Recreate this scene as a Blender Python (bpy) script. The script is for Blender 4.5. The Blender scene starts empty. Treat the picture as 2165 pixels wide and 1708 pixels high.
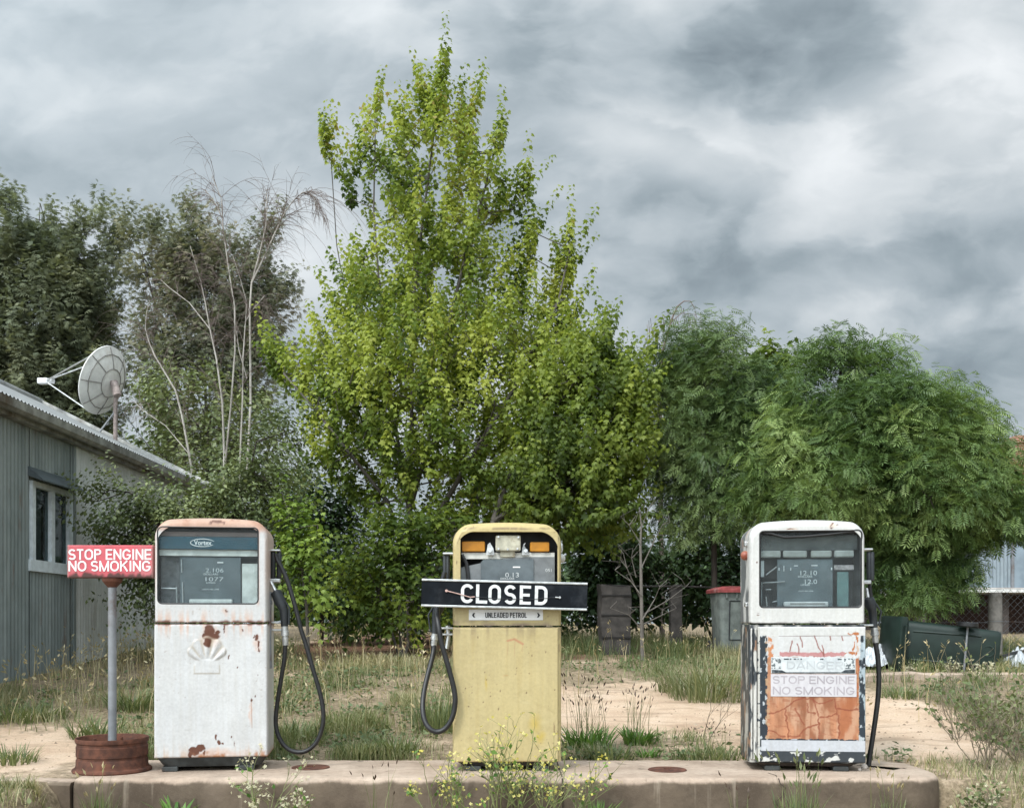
import bpy, math, random
import numpy as np
from mathutils import Vector, Matrix

random.seed(7)
RNG = np.random.default_rng(11)
C = bpy.context.scene.collection
R = math.radians
SC = bpy.context.scene

# ------------------------------------------------------------------ camera
F, CX, HY, ZC = 2165.0, 1082.5, 1318.0, 1.174      # focal length and horizon in overview pixels, eye height
cam = bpy.data.cameras.new('camera')
cam.sensor_width = 36.0
cam.lens = 36.0
cam.shift_y = (HY - 854.0) / F
cam.clip_start = 0.05
cam.clip_end = 3000
camo = bpy.data.objects.new('camera', cam)
camo.location = (0, 0, ZC)
camo.rotation_euler = (R(90), 0, 0)
C.objects.link(camo)
SC.camera = camo
SC.view_settings.view_transform = 'Standard'
SC.view_settings.look = 'None'
SC.view_settings.exposure = 0.55
SC.view_settings.gamma = 1.0
SC.cycles.max_bounces = 6
SC.cycles.transparent_max_bounces = 12
SC.cycles.diffuse_bounces = 3

def P(px, py, d):
    return Vector(((px - CX) * d / F, d, ZC - (py - HY) * d / F))

# ------------------------------------------------------------------ node helpers
class NB:
    def __init__(s, nt):
        s.nt = nt; s.n = nt.nodes; s.l = nt.links
    def put(s, sock, v):
        if v is None: return
        if isinstance(v, bpy.types.NodeSocket): s.l.new(v, sock)
        else:
            if isinstance(v, (tuple, list)) and sock.type == 'RGBA' and len(v) == 3: v = (*v, 1)
            sock.default_value = v
    def m(s, op, a, b=None, c=None, clamp=False):
        n = s.n.new('ShaderNodeMath'); n.operation = op; n.use_clamp = clamp
        s.put(n.inputs[0], a); s.put(n.inputs[1], b)
        if c is not None: s.put(n.inputs[2], c)
        return n.outputs[0]
    def vm(s, op, a, b=None, out=0):
        n = s.n.new('ShaderNodeVectorMath'); n.operation = op
        s.put(n.inputs[0], a)
        if b is not None: s.put(n.inputs[1], b)
        return n.outputs[out]
    def coord(s, which='Object'):
        return s.n.new('ShaderNodeTexCoord').outputs[which]
    def sep(s, v):
        n = s.n.new('ShaderNodeSeparateXYZ'); s.put(n.inputs[0], v); return n.outputs
    def comb(s, x, y, z):
        n = s.n.new('ShaderNodeCombineXYZ')
        s.put(n.inputs[0], x); s.put(n.inputs[1], y); s.put(n.inputs[2], z); return n.outputs[0]
    def noise(s, vec, scale, detail=4, rough=0.55, dist=0.0):
        n = s.n.new('ShaderNodeTexNoise')
        s.put(n.inputs['Vector'], vec); n.inputs['Scale'].default_value = scale
        n.inputs['Detail'].default_value = detail; n.inputs['Roughness'].default_value = rough
        n.inputs['Distortion'].default_value = dist
        return n.outputs['Fac']
    def voro(s, vec, scale, feature='F1'):
        n = s.n.new('ShaderNodeTexVoronoi'); n.feature = feature
        s.put(n.inputs['Vector'], vec); n.inputs['Scale'].default_value = scale
        return n.outputs['Distance']
    def mapv(s, vec, scale=(1, 1, 1), loc=(0, 0, 0)):
        n = s.n.new('ShaderNodeMapping'); s.put(n.inputs[0], vec)
        n.inputs['Scale'].default_value = scale; n.inputs['Location'].default_value = loc
        return n.outputs[0]
    def attr(s, name, out='Fac'):
        n = s.n.new('ShaderNodeAttribute'); n.attribute_name = name; return n.outputs[out]
    def ramp(s, f, stops):
        n = s.n.new('ShaderNodeValToRGB'); s.put(n.inputs[0], f)
        e = n.color_ramp.elements
        while len(e) < len(stops): e.new(0.5)
        for el, (p, c) in zip(e, stops):
            el.position = p
            el.color = (*c, 1) if isinstance(c, (tuple, list)) else (c, c, c, 1)
        return n.outputs[0]
    def mix(s, f, a, b, mode='MIX'):
        n = s.n.new('ShaderNodeMix'); n.data_type = 'RGBA'; n.blend_type = mode
        s.put(n.inputs[0], f); s.put(n.inputs[6], a); s.put(n.inputs[7], b)
        return n.outputs[2]
    def maprange(s, v, a, b, c=0.0, d=1.0):
        n = s.n.new('ShaderNodeMapRange'); n.interpolation_type = 'SMOOTHSTEP'
        s.put(n.inputs[0], v); n.inputs[1].default_value = a; n.inputs[2].default_value = b
        n.inputs[3].default_value = c; n.inputs[4].default_value = d
        return n.outputs[0]
    def bump(s, h, strength=0.3, dist=0.01):
        n = s.n.new('ShaderNodeBump'); n.inputs['Strength'].default_value = strength
        n.inputs['Distance'].default_value = dist; s.put(n.inputs['Height'], h)
        return n.outputs[0]

# ------------------------------------------------------------------ world: overcast sky with cloud layers
SUN_DIR = Vector((-0.42, -0.62, 0.80)).normalized()
w = bpy.data.worlds.new('World'); SC.world = w; w.use_nodes = True
b = NB(w.node_tree)
bg = b.n['Background']
g = b.coord('Generated')
x, y, z = b.sep(g)
sky = b.n.new('ShaderNodeTexSky'); sky.sky_type = 'NISHITA'; sky.sun_disc = False
sky.sun_elevation = math.asin(SUN_DIR.z)
sky.sun_rotation = math.atan2(SUN_DIR.x, SUN_DIR.y)
sky.air_density = 1.0; sky.dust_density = 3.0
yy = b.m('MAXIMUM', b.m('ABSOLUTE', y), 0.12)
u = b.m('DIVIDE', x, yy); v = b.m('DIVIDE', z, yy)
front = b.maprange(y, 0.05, 0.5)
# clouds streak along slightly rising bands
pc = b.comb(b.m('MULTIPLY', u, 3.0), b.m('ADD', b.m('MULTIPLY', v, 5.6), b.m('MULTIPLY', u, -.35)), b.m('MULTIPLY', y, 0.6))
wn = b.n.new('ShaderNodeTexNoise'); wn.inputs['Scale'].default_value = 1.5; wn.inputs['Detail'].default_value = 5; b.l.new(pc, wn.inputs['Vector'])
wv = b.vm('SUBTRACT', wn.outputs['Color'], (.5, .5, .5)); sc_ = b.vm('SCALE', wv); sc_.node.inputs[3].default_value = .5
pcw = b.vm('ADD', pc, sc_)
n1 = b.noise(pcw, 1.25, 7, 0.50, 0.0)
n2 = b.noise(b.vm('MULTIPLY', pcw, (1.15, .80, 1)), 2.9, 7, 0.50, 0.0)
cl = b.m('ADD', b.m('MULTIPLY', b.m('SUBTRACT', n1, 0.5), .80), b.m('MULTIPLY', b.m('SUBTRACT', n2, 0.5), b.maprange(u, -.45, .1, .30, .80)))
n3 = b.noise(b.vm('ADD', pcw, (4.1, 2.3, 0)), 1.9, 6, .48)
ed_ = b.m('MULTIPLY', b.m('SUBTRACT', b.maprange(n3, .44, .58), .5), b.maprange(u, -.45, .1, .10, .20))
cl = b.m('ADD', b.m('ADD', cl, ed_), 0.45)
# large bright and dark banks of the cloud deck: (px, py, rx, ry, tilt, amount)
BANKS = [(1340, 285, 240, 62, 0.25, .36), (2080, 190, 140, 210, -0.6, .34), (1800, 300, 170, 110, -0.5, .18), (1230, 420, 130, 60, .2, .14), (1700, 480, 110, 40, -.3, .14), (1800, 420, 420, 60, .1, .10),
         (1590, 105, 350, 120, -0.22, -.28), (1150, 190, 350, 60, .0, -.12), (1540, 560, 330, 75, -.15, -.26), (1420, 430, 150, 40, .0, -.10), (2060, 500, 170, 40, -0.1, -.20),
         (150, 380, 330, 80, .05, -.16), (150, 120, 300, 90, .1, -.05), (420, 190, 230, 70, -.1, .14), (800, 30, 300, 50, 0, .12),
         (640, 560, 120, 150, 0, .14), (1290, 560, 120, 60, .3, .10), (2010, 620, 200, 40, -.4, -.14), (2000, 800, 300, 130, 0, -.14),
         (1700, 640, 200, 60, -.2, .06), (560, 330, 260, 60, .1, -.06)]
for (bx, by, rx, ry, tl, am) in BANKS:
    du = b.m('SUBTRACT', u, (bx - CX) / F); dv = b.m('SUBTRACT', v, (HY - by) / F)
    c_, s_ = math.cos(tl), math.sin(tl)
    a1 = b.m('ADD', b.m('MULTIPLY', du, c_ * F / rx), b.m('MULTIPLY', dv, -s_ * F / rx))
    a2 = b.m('ADD', b.m('MULTIPLY', du, s_ * F / ry), b.m('MULTIPLY', dv, c_ * F / ry))
    q = b.m('ADD', b.m('MULTIPLY', a1, a1), b.m('MULTIPLY', a2, a2))
    q = b.m('ADD', q, b.m('MULTIPLY', b.m('SUBTRACT', n2, 0.5), 1.6))
    e = b.m('EXPONENT', b.m('MULTIPLY', q, -1.0))
    cl = b.m('ADD', cl, b.m('MULTIPLY', b.m('MULTIPLY', e, front), am))
ccol = b.ramp(b.m('ADD', b.m('MULTIPLY', cl, .88), .09), [(0.0, (.175, .215, .242)), (0.26, (.285, .338, .369)), (0.46, (.41, .463, .495)), (0.68, (.57, .612, .635)), (0.97, (.81, .835, .85))])
# the cloud deck is brighter round the hidden sun, high and behind the camera
dot = b.vm('DOT_PRODUCT', b.vm('NORMALIZE', g), tuple(SUN_DIR), out=1)
glow = b.m('POWER', b.m('MAXIMUM', b.m('ADD', b.m('MULTIPLY', dot, 0.5), 0.42), 0.0), 4.0)
gain = b.m('ADD', 0.78, b.m('MULTIPLY', glow, 6.5))
ccol = b.vm('SCALE', ccol, None); ccol.node.inputs[3].default_value = 10.0
b.l.new(b.m('MULTIPLY', gain, 10.0), ccol.node.inputs[3])
fin = b.mix(0.06, ccol, sky.outputs[0])
b.l.new(fin, bg.inputs[0]); bg.inputs[1].default_value = 0.1

sl = bpy.data.lights.new('sun', 'SUN'); sl.energy = 1.5; sl.angle = R(10); sl.color = (1.0, .965, .91)
so = bpy.data.objects.new('sun', sl); so.rotation_euler = (-SUN_DIR).to_track_quat('-Z', 'Y').to_euler(); C.objects.link(so)

# ------------------------------------------------------------------ numpy noise
def _h(i, j, k, seed):
    n = (i * 374761393 + j * 668265263 + k * 2147483647 + seed * 1274126177) & 0xFFFFFFFF
    n = ((n ^ (n >> 13)) * 1274126177) & 0xFFFFFFFF
    n = n ^ (n >> 16)
    return (n & 0xFFFF) / 65535.0
def vnoise(x, y, z=0.0, seed=0):
    x = np.asarray(x, float); y = np.asarray(y, float) + 0 * x; z = np.asarray(z, float) + 0 * x
    i, j, k = np.floor(x).astype(np.int64), np.floor(y).astype(np.int64), np.floor(z).astype(np.int64)
    fx, fy, fz = x - i, y - j, z - k
    fx, fy, fz = [t * t * (3 - 2 * t) for t in (fx, fy, fz)]
    r = 0
    for a in (0, 1):
        for c in (0, 1):
            for e in (0, 1):
                r = r + _h(i + a, j + c, k + e, seed) * (fx if a else 1 - fx) * (fy if c else 1 - fy) * (fz if e else 1 - fz)
    return r
def fbm(x, y, z=0.0, o=4, seed=0):
    s, a, t = 0, 0.5, 0
    for q in range(o):
        s = s + a * vnoise(np.asarray(x) * 2 ** q, np.asarray(y) * 2 ** q, np.asarray(z) * 2 ** q, seed + q * 17); t += a; a *= .5
    return s / t
def sstep(a, b_, x):
    t = np.clip((np.asarray(x, float) - a) / (b_ - a), 0, 1); return t * t * (3 - 2 * t)

# ------------------------------------------------------------------ object helpers
def link(name, me, parent=None):
    o = bpy.data.objects.new(name, me); C.objects.link(o)
    if parent is not None: o.parent = parent
    return o
def tag(o, label=None, cat=None, group=None, kind=None):
    if label: o['label'] = label
    if cat: o['category'] = cat
    if group: o['group'] = group
    if kind: o['kind'] = kind
    return o
def thing(name, label, cat, loc=(0, 0, 0), rz=0.0, group=None):
    o = link(name, None); o.location = loc; o.rotation_euler = (0, 0, rz)
    return tag(o, label, cat, group)
def L(root, p):
    """world point -> local point of a thing that only has a location and a turn about z"""
    q = Vector(p) - root.location; a = -root.rotation_euler.z
    return Vector((q.x * math.cos(a) - q.y * math.sin(a), q.x * math.sin(a) + q.y * math.cos(a), q.z))

def add_attr(me, name, vals, typ='FLOAT'):
    a = me.attributes.new(name, typ, 'POINT')
    vals = np.asarray(vals, np.float32)
    if typ == 'FLOAT_COLOR':
        if vals.shape[1] == 3: vals = np.concatenate([vals, np.ones((len(vals), 1), np.float32)], 1)
        a.data.foreach_set('color', vals.ravel())
    else: a.data.foreach_set('value', vals.ravel())

class MB:
    def __init__(s): s.v = []; s.f = []
    def add(s, vs, fs):
        o = len(s.v); s.v += [tuple(p) for p in vs]; s.f += [tuple(i + o for i in f) for f in fs]; return s
    def box(s, x0, x1, y0, y1, z0, z1, bev=0.0, M=None):
        if bev <= 0:
            vs = [(x0, y0, z0), (x1, y0, z0), (x1, y1, z0), (x0, y1, z0), (x0, y0, z1), (x1, y0, z1), (x1, y1, z1), (x0, y1, z1)]
            fs = [(0, 3, 2, 1), (4, 5, 6, 7), (0, 1, 5, 4), (1, 2, 6, 5), (2, 3, 7, 6), (3, 0, 4, 7)]
        else:
            bb = min(bev, (x1 - x0) * .49, (y1 - y0) * .49, (z1 - z0) * .49)
            vs, fs = [], []
            def ring(i, zz):
                a, c, d, e = x0 + i, x1 - i, y0 + i, y1 - i
                k = bb * .6 if i < bb else bb * .2
                return [(a + k, d, zz), (c - k, d, zz), (c, d + k, zz), (c, e - k, zz), (c - k, e, zz), (a + k, e, zz), (a, e - k, zz), (a, d + k, zz)]
            rs = [ring(bb, z0), ring(bb * .3, z0 + bb * .3), ring(0, z0 + bb), ring(0, z1 - bb), ring(bb * .3, z1 - bb * .3), ring(bb, z1)]
            for r in rs: vs += r
            for k in range(5):
                for i in range(8):
                    j = (i + 1) % 8; fs.append((k * 8 + i, k * 8 + j, k * 8 + 8 + j, k * 8 + 8 + i))
            fs.append(tuple(range(7, -1, -1))); fs.append(tuple(40 + i for i in range(8)))
        if M is not None: vs = [M @ Vector(p) for p in vs]
        return s.add(vs, fs)
    def tube(s, pts, r, n=10, caps=True):
        pts = [Vector(p) for p in pts]
        rs = r if isinstance(r, (list, tuple)) else [r] * len(pts)
        vs, fs = [], []
        t0 = (pts[1] - pts[0]).normalized()
        up = Vector((0, 0, 1)) if abs(t0.z) < .9 else Vector((1, 0, 0))
        nrm = t0.cross(up).normalized()
        for i, p in enumerate(pts):
            t = (pts[min(i + 1, len(pts) - 1)] - pts[max(i - 1, 0)])
            if t.length < 1e-9: t = t0.copy()
            t.normalize()
            nrm = (nrm - t * nrm.dot(t))
            if nrm.length < 1e-6: nrm = t.orthogonal()
            nrm.normalize(); bn = t.cross(nrm)
            for k in range(n):
                a = 2 * math.pi * k / n
                vs.append(p + (nrm * math.cos(a) + bn * math.sin(a)) * rs[i])
        for i in range(len(pts) - 1):
            for k in range(n):
                j = (k + 1) % n
                fs.append((i * n + k, i * n + j, (i + 1) * n + j, (i + 1) * n + k))
        if caps:
            fs.append(tuple(range(n - 1, -1, -1))); fs.append(tuple((len(pts) - 1) * n + k for k in range(n)))
        return s.add(vs, fs)
    def lathe(s, prof, n=32, M=None, close=False):
        vs, fs = [], []
        for (r, z) in prof:
            for k in range(n):
                a = 2 * math.pi * k / n; vs.append(Vector((r * math.cos(a), r * math.sin(a), z)))
        m = len(prof)
        for i in range(m if close else m - 1):
            for k in range(n):
                j = (k + 1) % n; i2 = (i + 1) % m
                fs.append((i * n + k, i * n + j, i2 * n + j, i2 * n + k))
        if M is not None: vs = [M @ p for p in vs]
        return s.add(vs, fs)
    def loft(s, rings, cap0=False, cap1=False):
        vs, fs = [], []; n = len(rings[0])
        for r in rings: vs += list(r)
        for i in range(len(rings) - 1):
            for k in range(n):
                j = (k + 1) % n
                fs.append((i * n + k, i * n + j, (i + 1) * n + j, (i + 1) * n + k))
        if cap0: fs.append(tuple(range(n - 1, -1, -1)))
        if cap1: fs.append(tuple((len(rings) - 1) * n + k for k in range(n)))
        return s.add(vs, fs)
    def prism(s, poly, y0, y1):
        """poly of (x, z) extruded along y"""
        n = len(poly)
        vs = [(p[0], y0, p[1]) for p in poly] + [(p[0], y1, p[1]) for p in poly]
        fs = [tuple(range(n)), tuple(range(2 * n - 1, n - 1, -1))]
        fs += [(i, i + n, (i + 1) % n + n, (i + 1) % n) for i in range(n)]
        return s.add(vs, fs)
    def build(s, name, mat, parent=None, smooth=False, col=None):
        me = bpy.data.meshes.new(name); me.from_pydata(s.v, [], s.f)
        me.materials.append(mat)
        if smooth:
            me.polygons.foreach_set('use_smooth', [True] * len(me.polygons))
            try: me.set_sharp_from_angle(angle=R(38))
            except Exception: pass
        if col is not None:
            a = np.array(s.v, float)
            add_attr(me, 'Col', col(a[:, 0], a[:, 1], a[:, 2]), 'FLOAT_COLOR')
        me.update()
        return link(name, me, parent)

def np_mesh(name, mat, verts, face_idx, face_sizes, parent=None, attrs=None, smooth=False):
    me = bpy.data.meshes.new(name)
    verts = np.ascontiguousarray(verts, np.float32)
    me.vertices.add(len(verts)); me.vertices.foreach_set('co', verts.ravel())
    face_idx = np.ascontiguousarray(face_idx, np.int32).ravel(); face_sizes = np.ascontiguousarray(face_sizes, np.int32).ravel()
    me.loops.add(len(face_idx)); me.loops.foreach_set('vertex_index', face_idx)
    me.polygons.add(len(face_sizes))
    starts = np.concatenate([[0], np.cumsum(face_sizes)[:-1]]).astype(np.int32)
    me.polygons.foreach_set('loop_start', starts)
    if smooth: me.polygons.foreach_set('use_smooth', np.ones(len(face_sizes), bool))
    me.update(calc_edges=True)
    for k, v_ in (attrs or {}).items(): add_attr(me, k, v_)
    me.materials.append(mat)
    return link(name, me, parent)

def norm(a): return a / np.maximum(np.linalg.norm(a, axis=-1, keepdims=True), 1e-9)

def scatter(name, mat, tv, tf, pos, dirs, ups, size, parent=None, rnd=None, wid=None):
    """copies of one small leaf template (x across, y along, z normal) as a single mesh"""
    tv = np.asarray(tv, float); N, K = len(pos), len(tv)
    d = norm(np.asarray(dirs, float)); up = np.asarray(ups, float)
    up = norm(up - d * np.sum(up * d, -1, keepdims=True)); side = np.cross(d, up)
    size = np.asarray(size, float)[:, None, None]
    wd = size if wid is None else np.asarray(wid, float)[:, None, None]
    V = pos[:, None, :] + wd * tv[None, :, 0:1] * side[:, None, :] + size * (tv[None, :, 1:2] * d[:, None, :] + tv[None, :, 2:3] * up[:, None, :])
    fi = np.concatenate([np.asarray(f) for f in tf]); fs = np.array([len(f) for f in tf])
    idx = (np.arange(N)[:, None] * K + fi[None, :])
    rnd = RNG.random(N) if rnd is None else rnd
    return np_mesh(name, mat, V.reshape(-1, 3), idx, np.tile(fs, N), parent, {'rnd': np.repeat(rnd, K)})

def fit_text(name, body, mat, parent, x0, x1, z0, z1, y, bold=0.0, extr=.0015, space=1.0, M=None):
    """built-in font letters standing in the xz plane, fitted to a box"""
    cu = bpy.data.curves.new(name, 'FONT'); cu.body = body; cu.size = 1.0; cu.offset = bold
    cu.space_character = space; cu.align_x = 'CENTER'; cu.resolution_u = 4
    t = bpy.data.objects.new(name, cu); C.objects.link(t)
    me = bpy.data.meshes.new_from_object(t.evaluated_get(bpy.context.evaluated_depsgraph_get()))
    bpy.data.objects.remove(t); bpy.data.curves.remove(cu)
    n = len(me.vertices); co = np.zeros(n * 3, np.float32); me.vertices.foreach_get('co', co); co = co.reshape(-1, 3)
    mn, mx = co.min(0), co.max(0)
    X = x0 + (co[:, 0] - mn[0]) / (mx[0] - mn[0]) * (x1 - x0)
    Z = z0 + (co[:, 1] - mn[1]) / (mx[1] - mn[1]) * (z1 - z0)
    out = np.stack([X, np.full(n, y), Z], 1)
    if M is not None: out = np.array([M @ Vector(p) for p in out])
    me.vertices.foreach_set('co', out.astype(np.float32).ravel())
    me.materials.clear(); me.materials.append(mat); me.name = name; me.update()
    o = link(name, me, parent)
    return o

# ------------------------------------------------------------------ materials
def mat(name):
    m = bpy.data.materials.new(name); m.use_nodes = True
    bb = NB(m.node_tree); return m, bb, bb.n['Principled BSDF']
def plain(name, c, rough=.55, metal=0.0, var=.18, scale=14.0, spec=.4, bump=.15, dirt=None):
    m, q, p = mat(name); co = q.coord()
    n = q.noise(co, scale, 5, .6)
    col = q.mix(q.maprange(n, .3, .7), tuple(k * (1 - var) for k in c), tuple(min(1, k * (1 + var)) for k in c))
    if dirt:
        col = q.mix(q.maprange(q.noise(co, scale * .35, 6, .7), .5, .68), col, dirt)
    q.put(p.inputs['Base Color'], col); p.inputs['Roughness'].default_value = rough
    q.put(p.inputs['Roughness'], q.maprange(n, .2, .8, rough * .85, min(1, rough * 1.15)))
    p.inputs['Metallic'].default_value = metal; p.inputs['Specular IOR Level'].default_value = spec
    if bump: q.put(p.inputs['Normal'], q.bump(q.noise(co, scale * 4, 4), bump, .004))
    return m
def painted(name, rough=.42, bump=.12, spec=.4):
    """weathered paint: the coat, its chips and rust come with the panel, fine grain from noise"""
    m, q, p = mat(name); co = q.coord()
    c = q.attr('Col', 'Color'); n = q.noise(co, 60, 5, .65)
    c = q.mix(1.0, c, q.ramp(n, [(.25, .86), (.75, 1.06)]), 'MULTIPLY')
    st = q.noise(q.mapv(co, (38, 38, 2.2)), 1.0, 4, .6)
    c = q.mix(1.0, c, q.ramp(st, [(.3, (.93, .915, .89)), (.65, (1, 1, 1))]), 'MULTIPLY')
    q.put(p.inputs['Base Color'], c); q.put(p.inputs['Roughness'], q.maprange(n, .25, .75, rough - .07, rough + .16))
    p.inputs['Specular IOR Level'].default_value = spec
    q.put(p.inputs['Normal'], q.bump(q.m('ADD', q.noise(co, 9, 3), q.m('MULTIPLY', n, .25)), bump, .01))
    return m
def leafmat(name, cols, trans=.35, tcol=None, rough=.5, spec=.35):
    m, q, p = mat(name)
    r = q.attr('rnd'); c = q.ramp(r, [(i / (len(cols) - 1), k) for i, k in enumerate(cols)])
    n = q.noise(q.coord(), 1.3, 2, .5)
    c = q.mix(1.0, c, q.ramp(n, [(.3, (.80, .86, .85)), (.7, (1.15, 1.1, 1.0))]), 'MULTIPLY')
    q.put(p.inputs['Base Color'], c); p.inputs['Roughness'].default_value = rough
    p.inputs['Specular IOR Level'].default_value = spec
    t = q.n.new('ShaderNodeBsdfTranslucent')
    q.put(t.inputs[0], q.mix(1.0, c, tcol or (1.2, 1.2, .75), 'MULTIPLY'))
    mx = q.n.new('ShaderNodeMixShader'); mx.inputs[0].default_value = trans
    q.l.new(p.outputs[0], mx.inputs[1]); q.l.new(t.outputs[0], mx.inputs[2])
    q.l.new(mx.outputs[0], q.n['Material Output'].inputs[0])
    return m
def glassmat(name, dust=.10, tint=(.9, .94, .95), dustcol=(.5, .52, .5)):
    m, q, p = mat(name); co = q.coord()
    q.n.remove(p)
    t = q.n.new('ShaderNodeBsdfTransparent'); t.inputs[0].default_value = (*tint, 1)
    gl = q.n.new('ShaderNodeBsdfGlossy'); gl.inputs['Roughness'].default_value = .03
    df = q.n.new('ShaderNodeBsdfDiffuse'); df.inputs[0].default_value = (*dustcol, 1)
    lw = q.n.new('ShaderNodeFresnel'); lw.inputs[0].default_value = 1.5
    m1 = q.n.new('ShaderNodeMixShader'); q.l.new(q.m('MULTIPLY', lw.outputs[0], .22, clamp=True), m1.inputs[0])
    q.l.new(t.outputs[0], m1.inputs[1]); q.l.new(gl.outputs[0], m1.inputs[2])
    m2 = q.n.new('ShaderNodeMixShader')
    q.l.new(q.maprange(q.noise(co, 11, 6, .7), .25, .8, dust * .5, dust * 1.8), m2.inputs[0])
    q.l.new(m1.outputs[0], m2.inputs[1]); q.l.new(df.outputs[0], m2.inputs[2])
    q.l.new(m2.outputs[0], q.n['Material Output'].inputs[0])
    return m

M_PAINT = painted('weathered_paint')
M_RUB = plain('black_rubber', (.012, .012, .013), .45, var=.3, spec=.5)
M_DARKP = plain('dark_plastic', (.022, .026, .03), .42, var=.25, spec=.5)
M_ALU = plain('dull_aluminium', (.52, .53, .53), .38, .75, var=.2, scale=30)
M_CHROME = plain('worn_chrome', (.6, .6, .6), .25, .9, var=.25, scale=40)
M_GALV = plain('galvanised_post', (.22, .23, .245), .6, .3, var=.2, scale=8, dirt=(.13, .07, .045))
M_RUST = plain('rusted_steel', (.105, .042, .026), .85, .1, var=.45, scale=16, bump=.5, dirt=(.05, .022, .016))
M_GLASS = glassmat('dusty_glass', .022)
M_BLACKIN = plain('casing_inside', (.11, .11, .112), .8)
M_WHITE = plain('white_lettering', (.78, .78, .77), .5, var=.05)
M_DIAL = plain('dial_board', (.10, .12, .13), .6, var=.25, scale=9)
M_BOARDL = plain('pale_inner_board', (.62, .62, .58), .7, var=.2)
# ------------------------------------------------------------------ terrain
GY = [-60, 0, 4.6, 5.0, 5.9, 6.6, 8, 9, 10, 11, 13, 15, 25, 60, 3000]
GZ = [.0, .03, .06, .10, .255, .275, .385, .49, .585, .665, .79, .87, 1.02, 1.05, 1.06]
def gz(x, y):
    x = np.asarray(x, float); y = np.asarray(y, float) + 0 * x
    z = np.interp(y, GY, GZ)
    isl = sstep(-2.75, -2.5, x) * (1 - sstep(2.45, 2.75, x))
    z_f = np.where(y < 6.0, np.minimum(z, .05), z)
    z = z * (1 - isl) + z_f * isl
    left = (1 - sstep(-2.62, -2.52, x)) * (y < 5.9)
    z = z * (1 - left) + left * np.interp(y, [0, 4.4, 5.2, 5.8, 5.9], [.05, .17, .262, .285, .275])
    amp = np.clip((y - 4) / 6, 0.15, 1)
    return z + (fbm(x * .9, y * .9, 0, 3, 5) - .5) * .07 * amp + (fbm(x * 4, y * 4, 0, 3, 9) - .5) * .025
def gzf(x, y): return float(gz(np.array([x]), np.array([y]))[0])

def px_of(x, y, z): return CX + x * F / y, HY + (ZC - z) * F / y
def ell(px, py, cx, cy, rx, ry): return np.exp(-(((px - cx) / rx) ** 2 + ((py - cy) / ry) ** 2))
def veg_cover(x, y, z):
    """how thickly the yard is grown over at a ground point, 0..1 (bare sand where the cars used to pull in)"""
    px, py = px_of(x, y, z)
    n = fbm(x * 1.3, y * 1.3, 0, 4, 31) - .5
    c = 0.85 + 0 * px
    c -= 1.05 * ell(px, py, 1390, 1505, 330, 70)
    c -= 1.05 * ell(px, py, 1850, 1535, 190, 70)
    c -= .80 * ell(px, py, 60, 1600, 240, 62)
    c -= .9 * ell(px, py, 790, 1372, 190, 26)
    c -= .55 * ell(px, py, 1240, 1560, 120, 30)
    c -= .35 * ell(px, py, 2080, 1600, 160, 60)
    c -= .30 * ell(px, py, 800, 1580, 220, 30)
    c -= .25 * ell(px, py, 180, 1500, 160, 50)
    c += .35 * ell(px, py, 1800, 1432, 500, 20)
    return np.clip(c + n * 1.15, 0, 1)

def axis(lo, hi, fine_lo, fine_hi, step, far):
    a = list(np.arange(fine_lo, fine_hi + 1e-6, step))
    s = step; p = fine_hi
    while p < hi: s *= far; p += s; a.append(p)
    s = step; p = fine_lo; pre = []
    while p > lo: s *= far; p -= s; pre.append(p)
    return np.array(pre[::-1] + a)
gx = axis(-1500, 1500, -9, 10, .06, 1.35); gy = axis(-60, 2500, 3.6, 17, .06, 1.3)
XX, YY = np.meshgrid(gx, gy); ZZ = gz(XX.ravel(), YY.ravel()).reshape(XX.shape)
nx, ny = len(gx), len(gy)
ii = (np.arange(ny - 1)[:, None] * nx + np.arange(nx - 1)[None, :]).ravel()
quads = np.stack([ii, ii + 1, ii + nx + 1, ii + nx], 1)
m, q, p = mat('yard_ground'); co = q.coord()
vg = q.attr('veg')
sand = q.ramp(q.noise(co, 2.2, 6, .62), [(.28, (.42, .29, .20)), (.5, (.56, .415, .30)), (.75, (.64, .50, .385))])
grit = q.noise(co, 70, 5, .75)
sand = q.mix(1.0, sand, q.ramp(grit, [(.25, .70), (.6, 1.07)]), 'MULTIPLY')
litter = q.ramp(q.noise(co, 26, 6, .7), [(.3, (.10, .08, .052)), (.5, (.24, .185, .12)), (.72, (.42, .335, .23))])
tracks = q.noise(q.mapv(co, (1.0, 5.5, 1)), 1.4, 5, .6)
sand = q.mix(q.maprange(tracks, .54, .66, 0, .55), sand, (.30, .215, .15))
vf = q.m('ADD', vg, q.m('MULTIPLY', q.m('SUBTRACT', q.noise(co, 9, 6, .7), .5), 1.1))
c = q.mix(q.maprange(vf, .22, .62), sand, litter)
soil = q.ramp(q.noise(co, 14, 6, .7), [(.3, (.075, .045, .030)), (.55, (.20, .115, .072)), (.75, (.30, .19, .125))])
c = q.mix(q.maprange(q.m('ADD', q.attr('soil'), q.m('MULTIPLY', q.m('SUBTRACT', q.noise(co, 2.5, 5, .65), .5), .8)), .3, .7), c, soil)
q.put(p.inputs['Base Color'], c); p.inputs['Roughness'].default_value = .95; p.inputs['Specular IOR Level'].default_value = .15
q.put(p.inputs['Normal'], q.bump(q.m('ADD', q.noise(co, 22, 6, .7), q.m('MULTIPLY', grit, .35)), .7, .03))
M_GROUND = m
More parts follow.
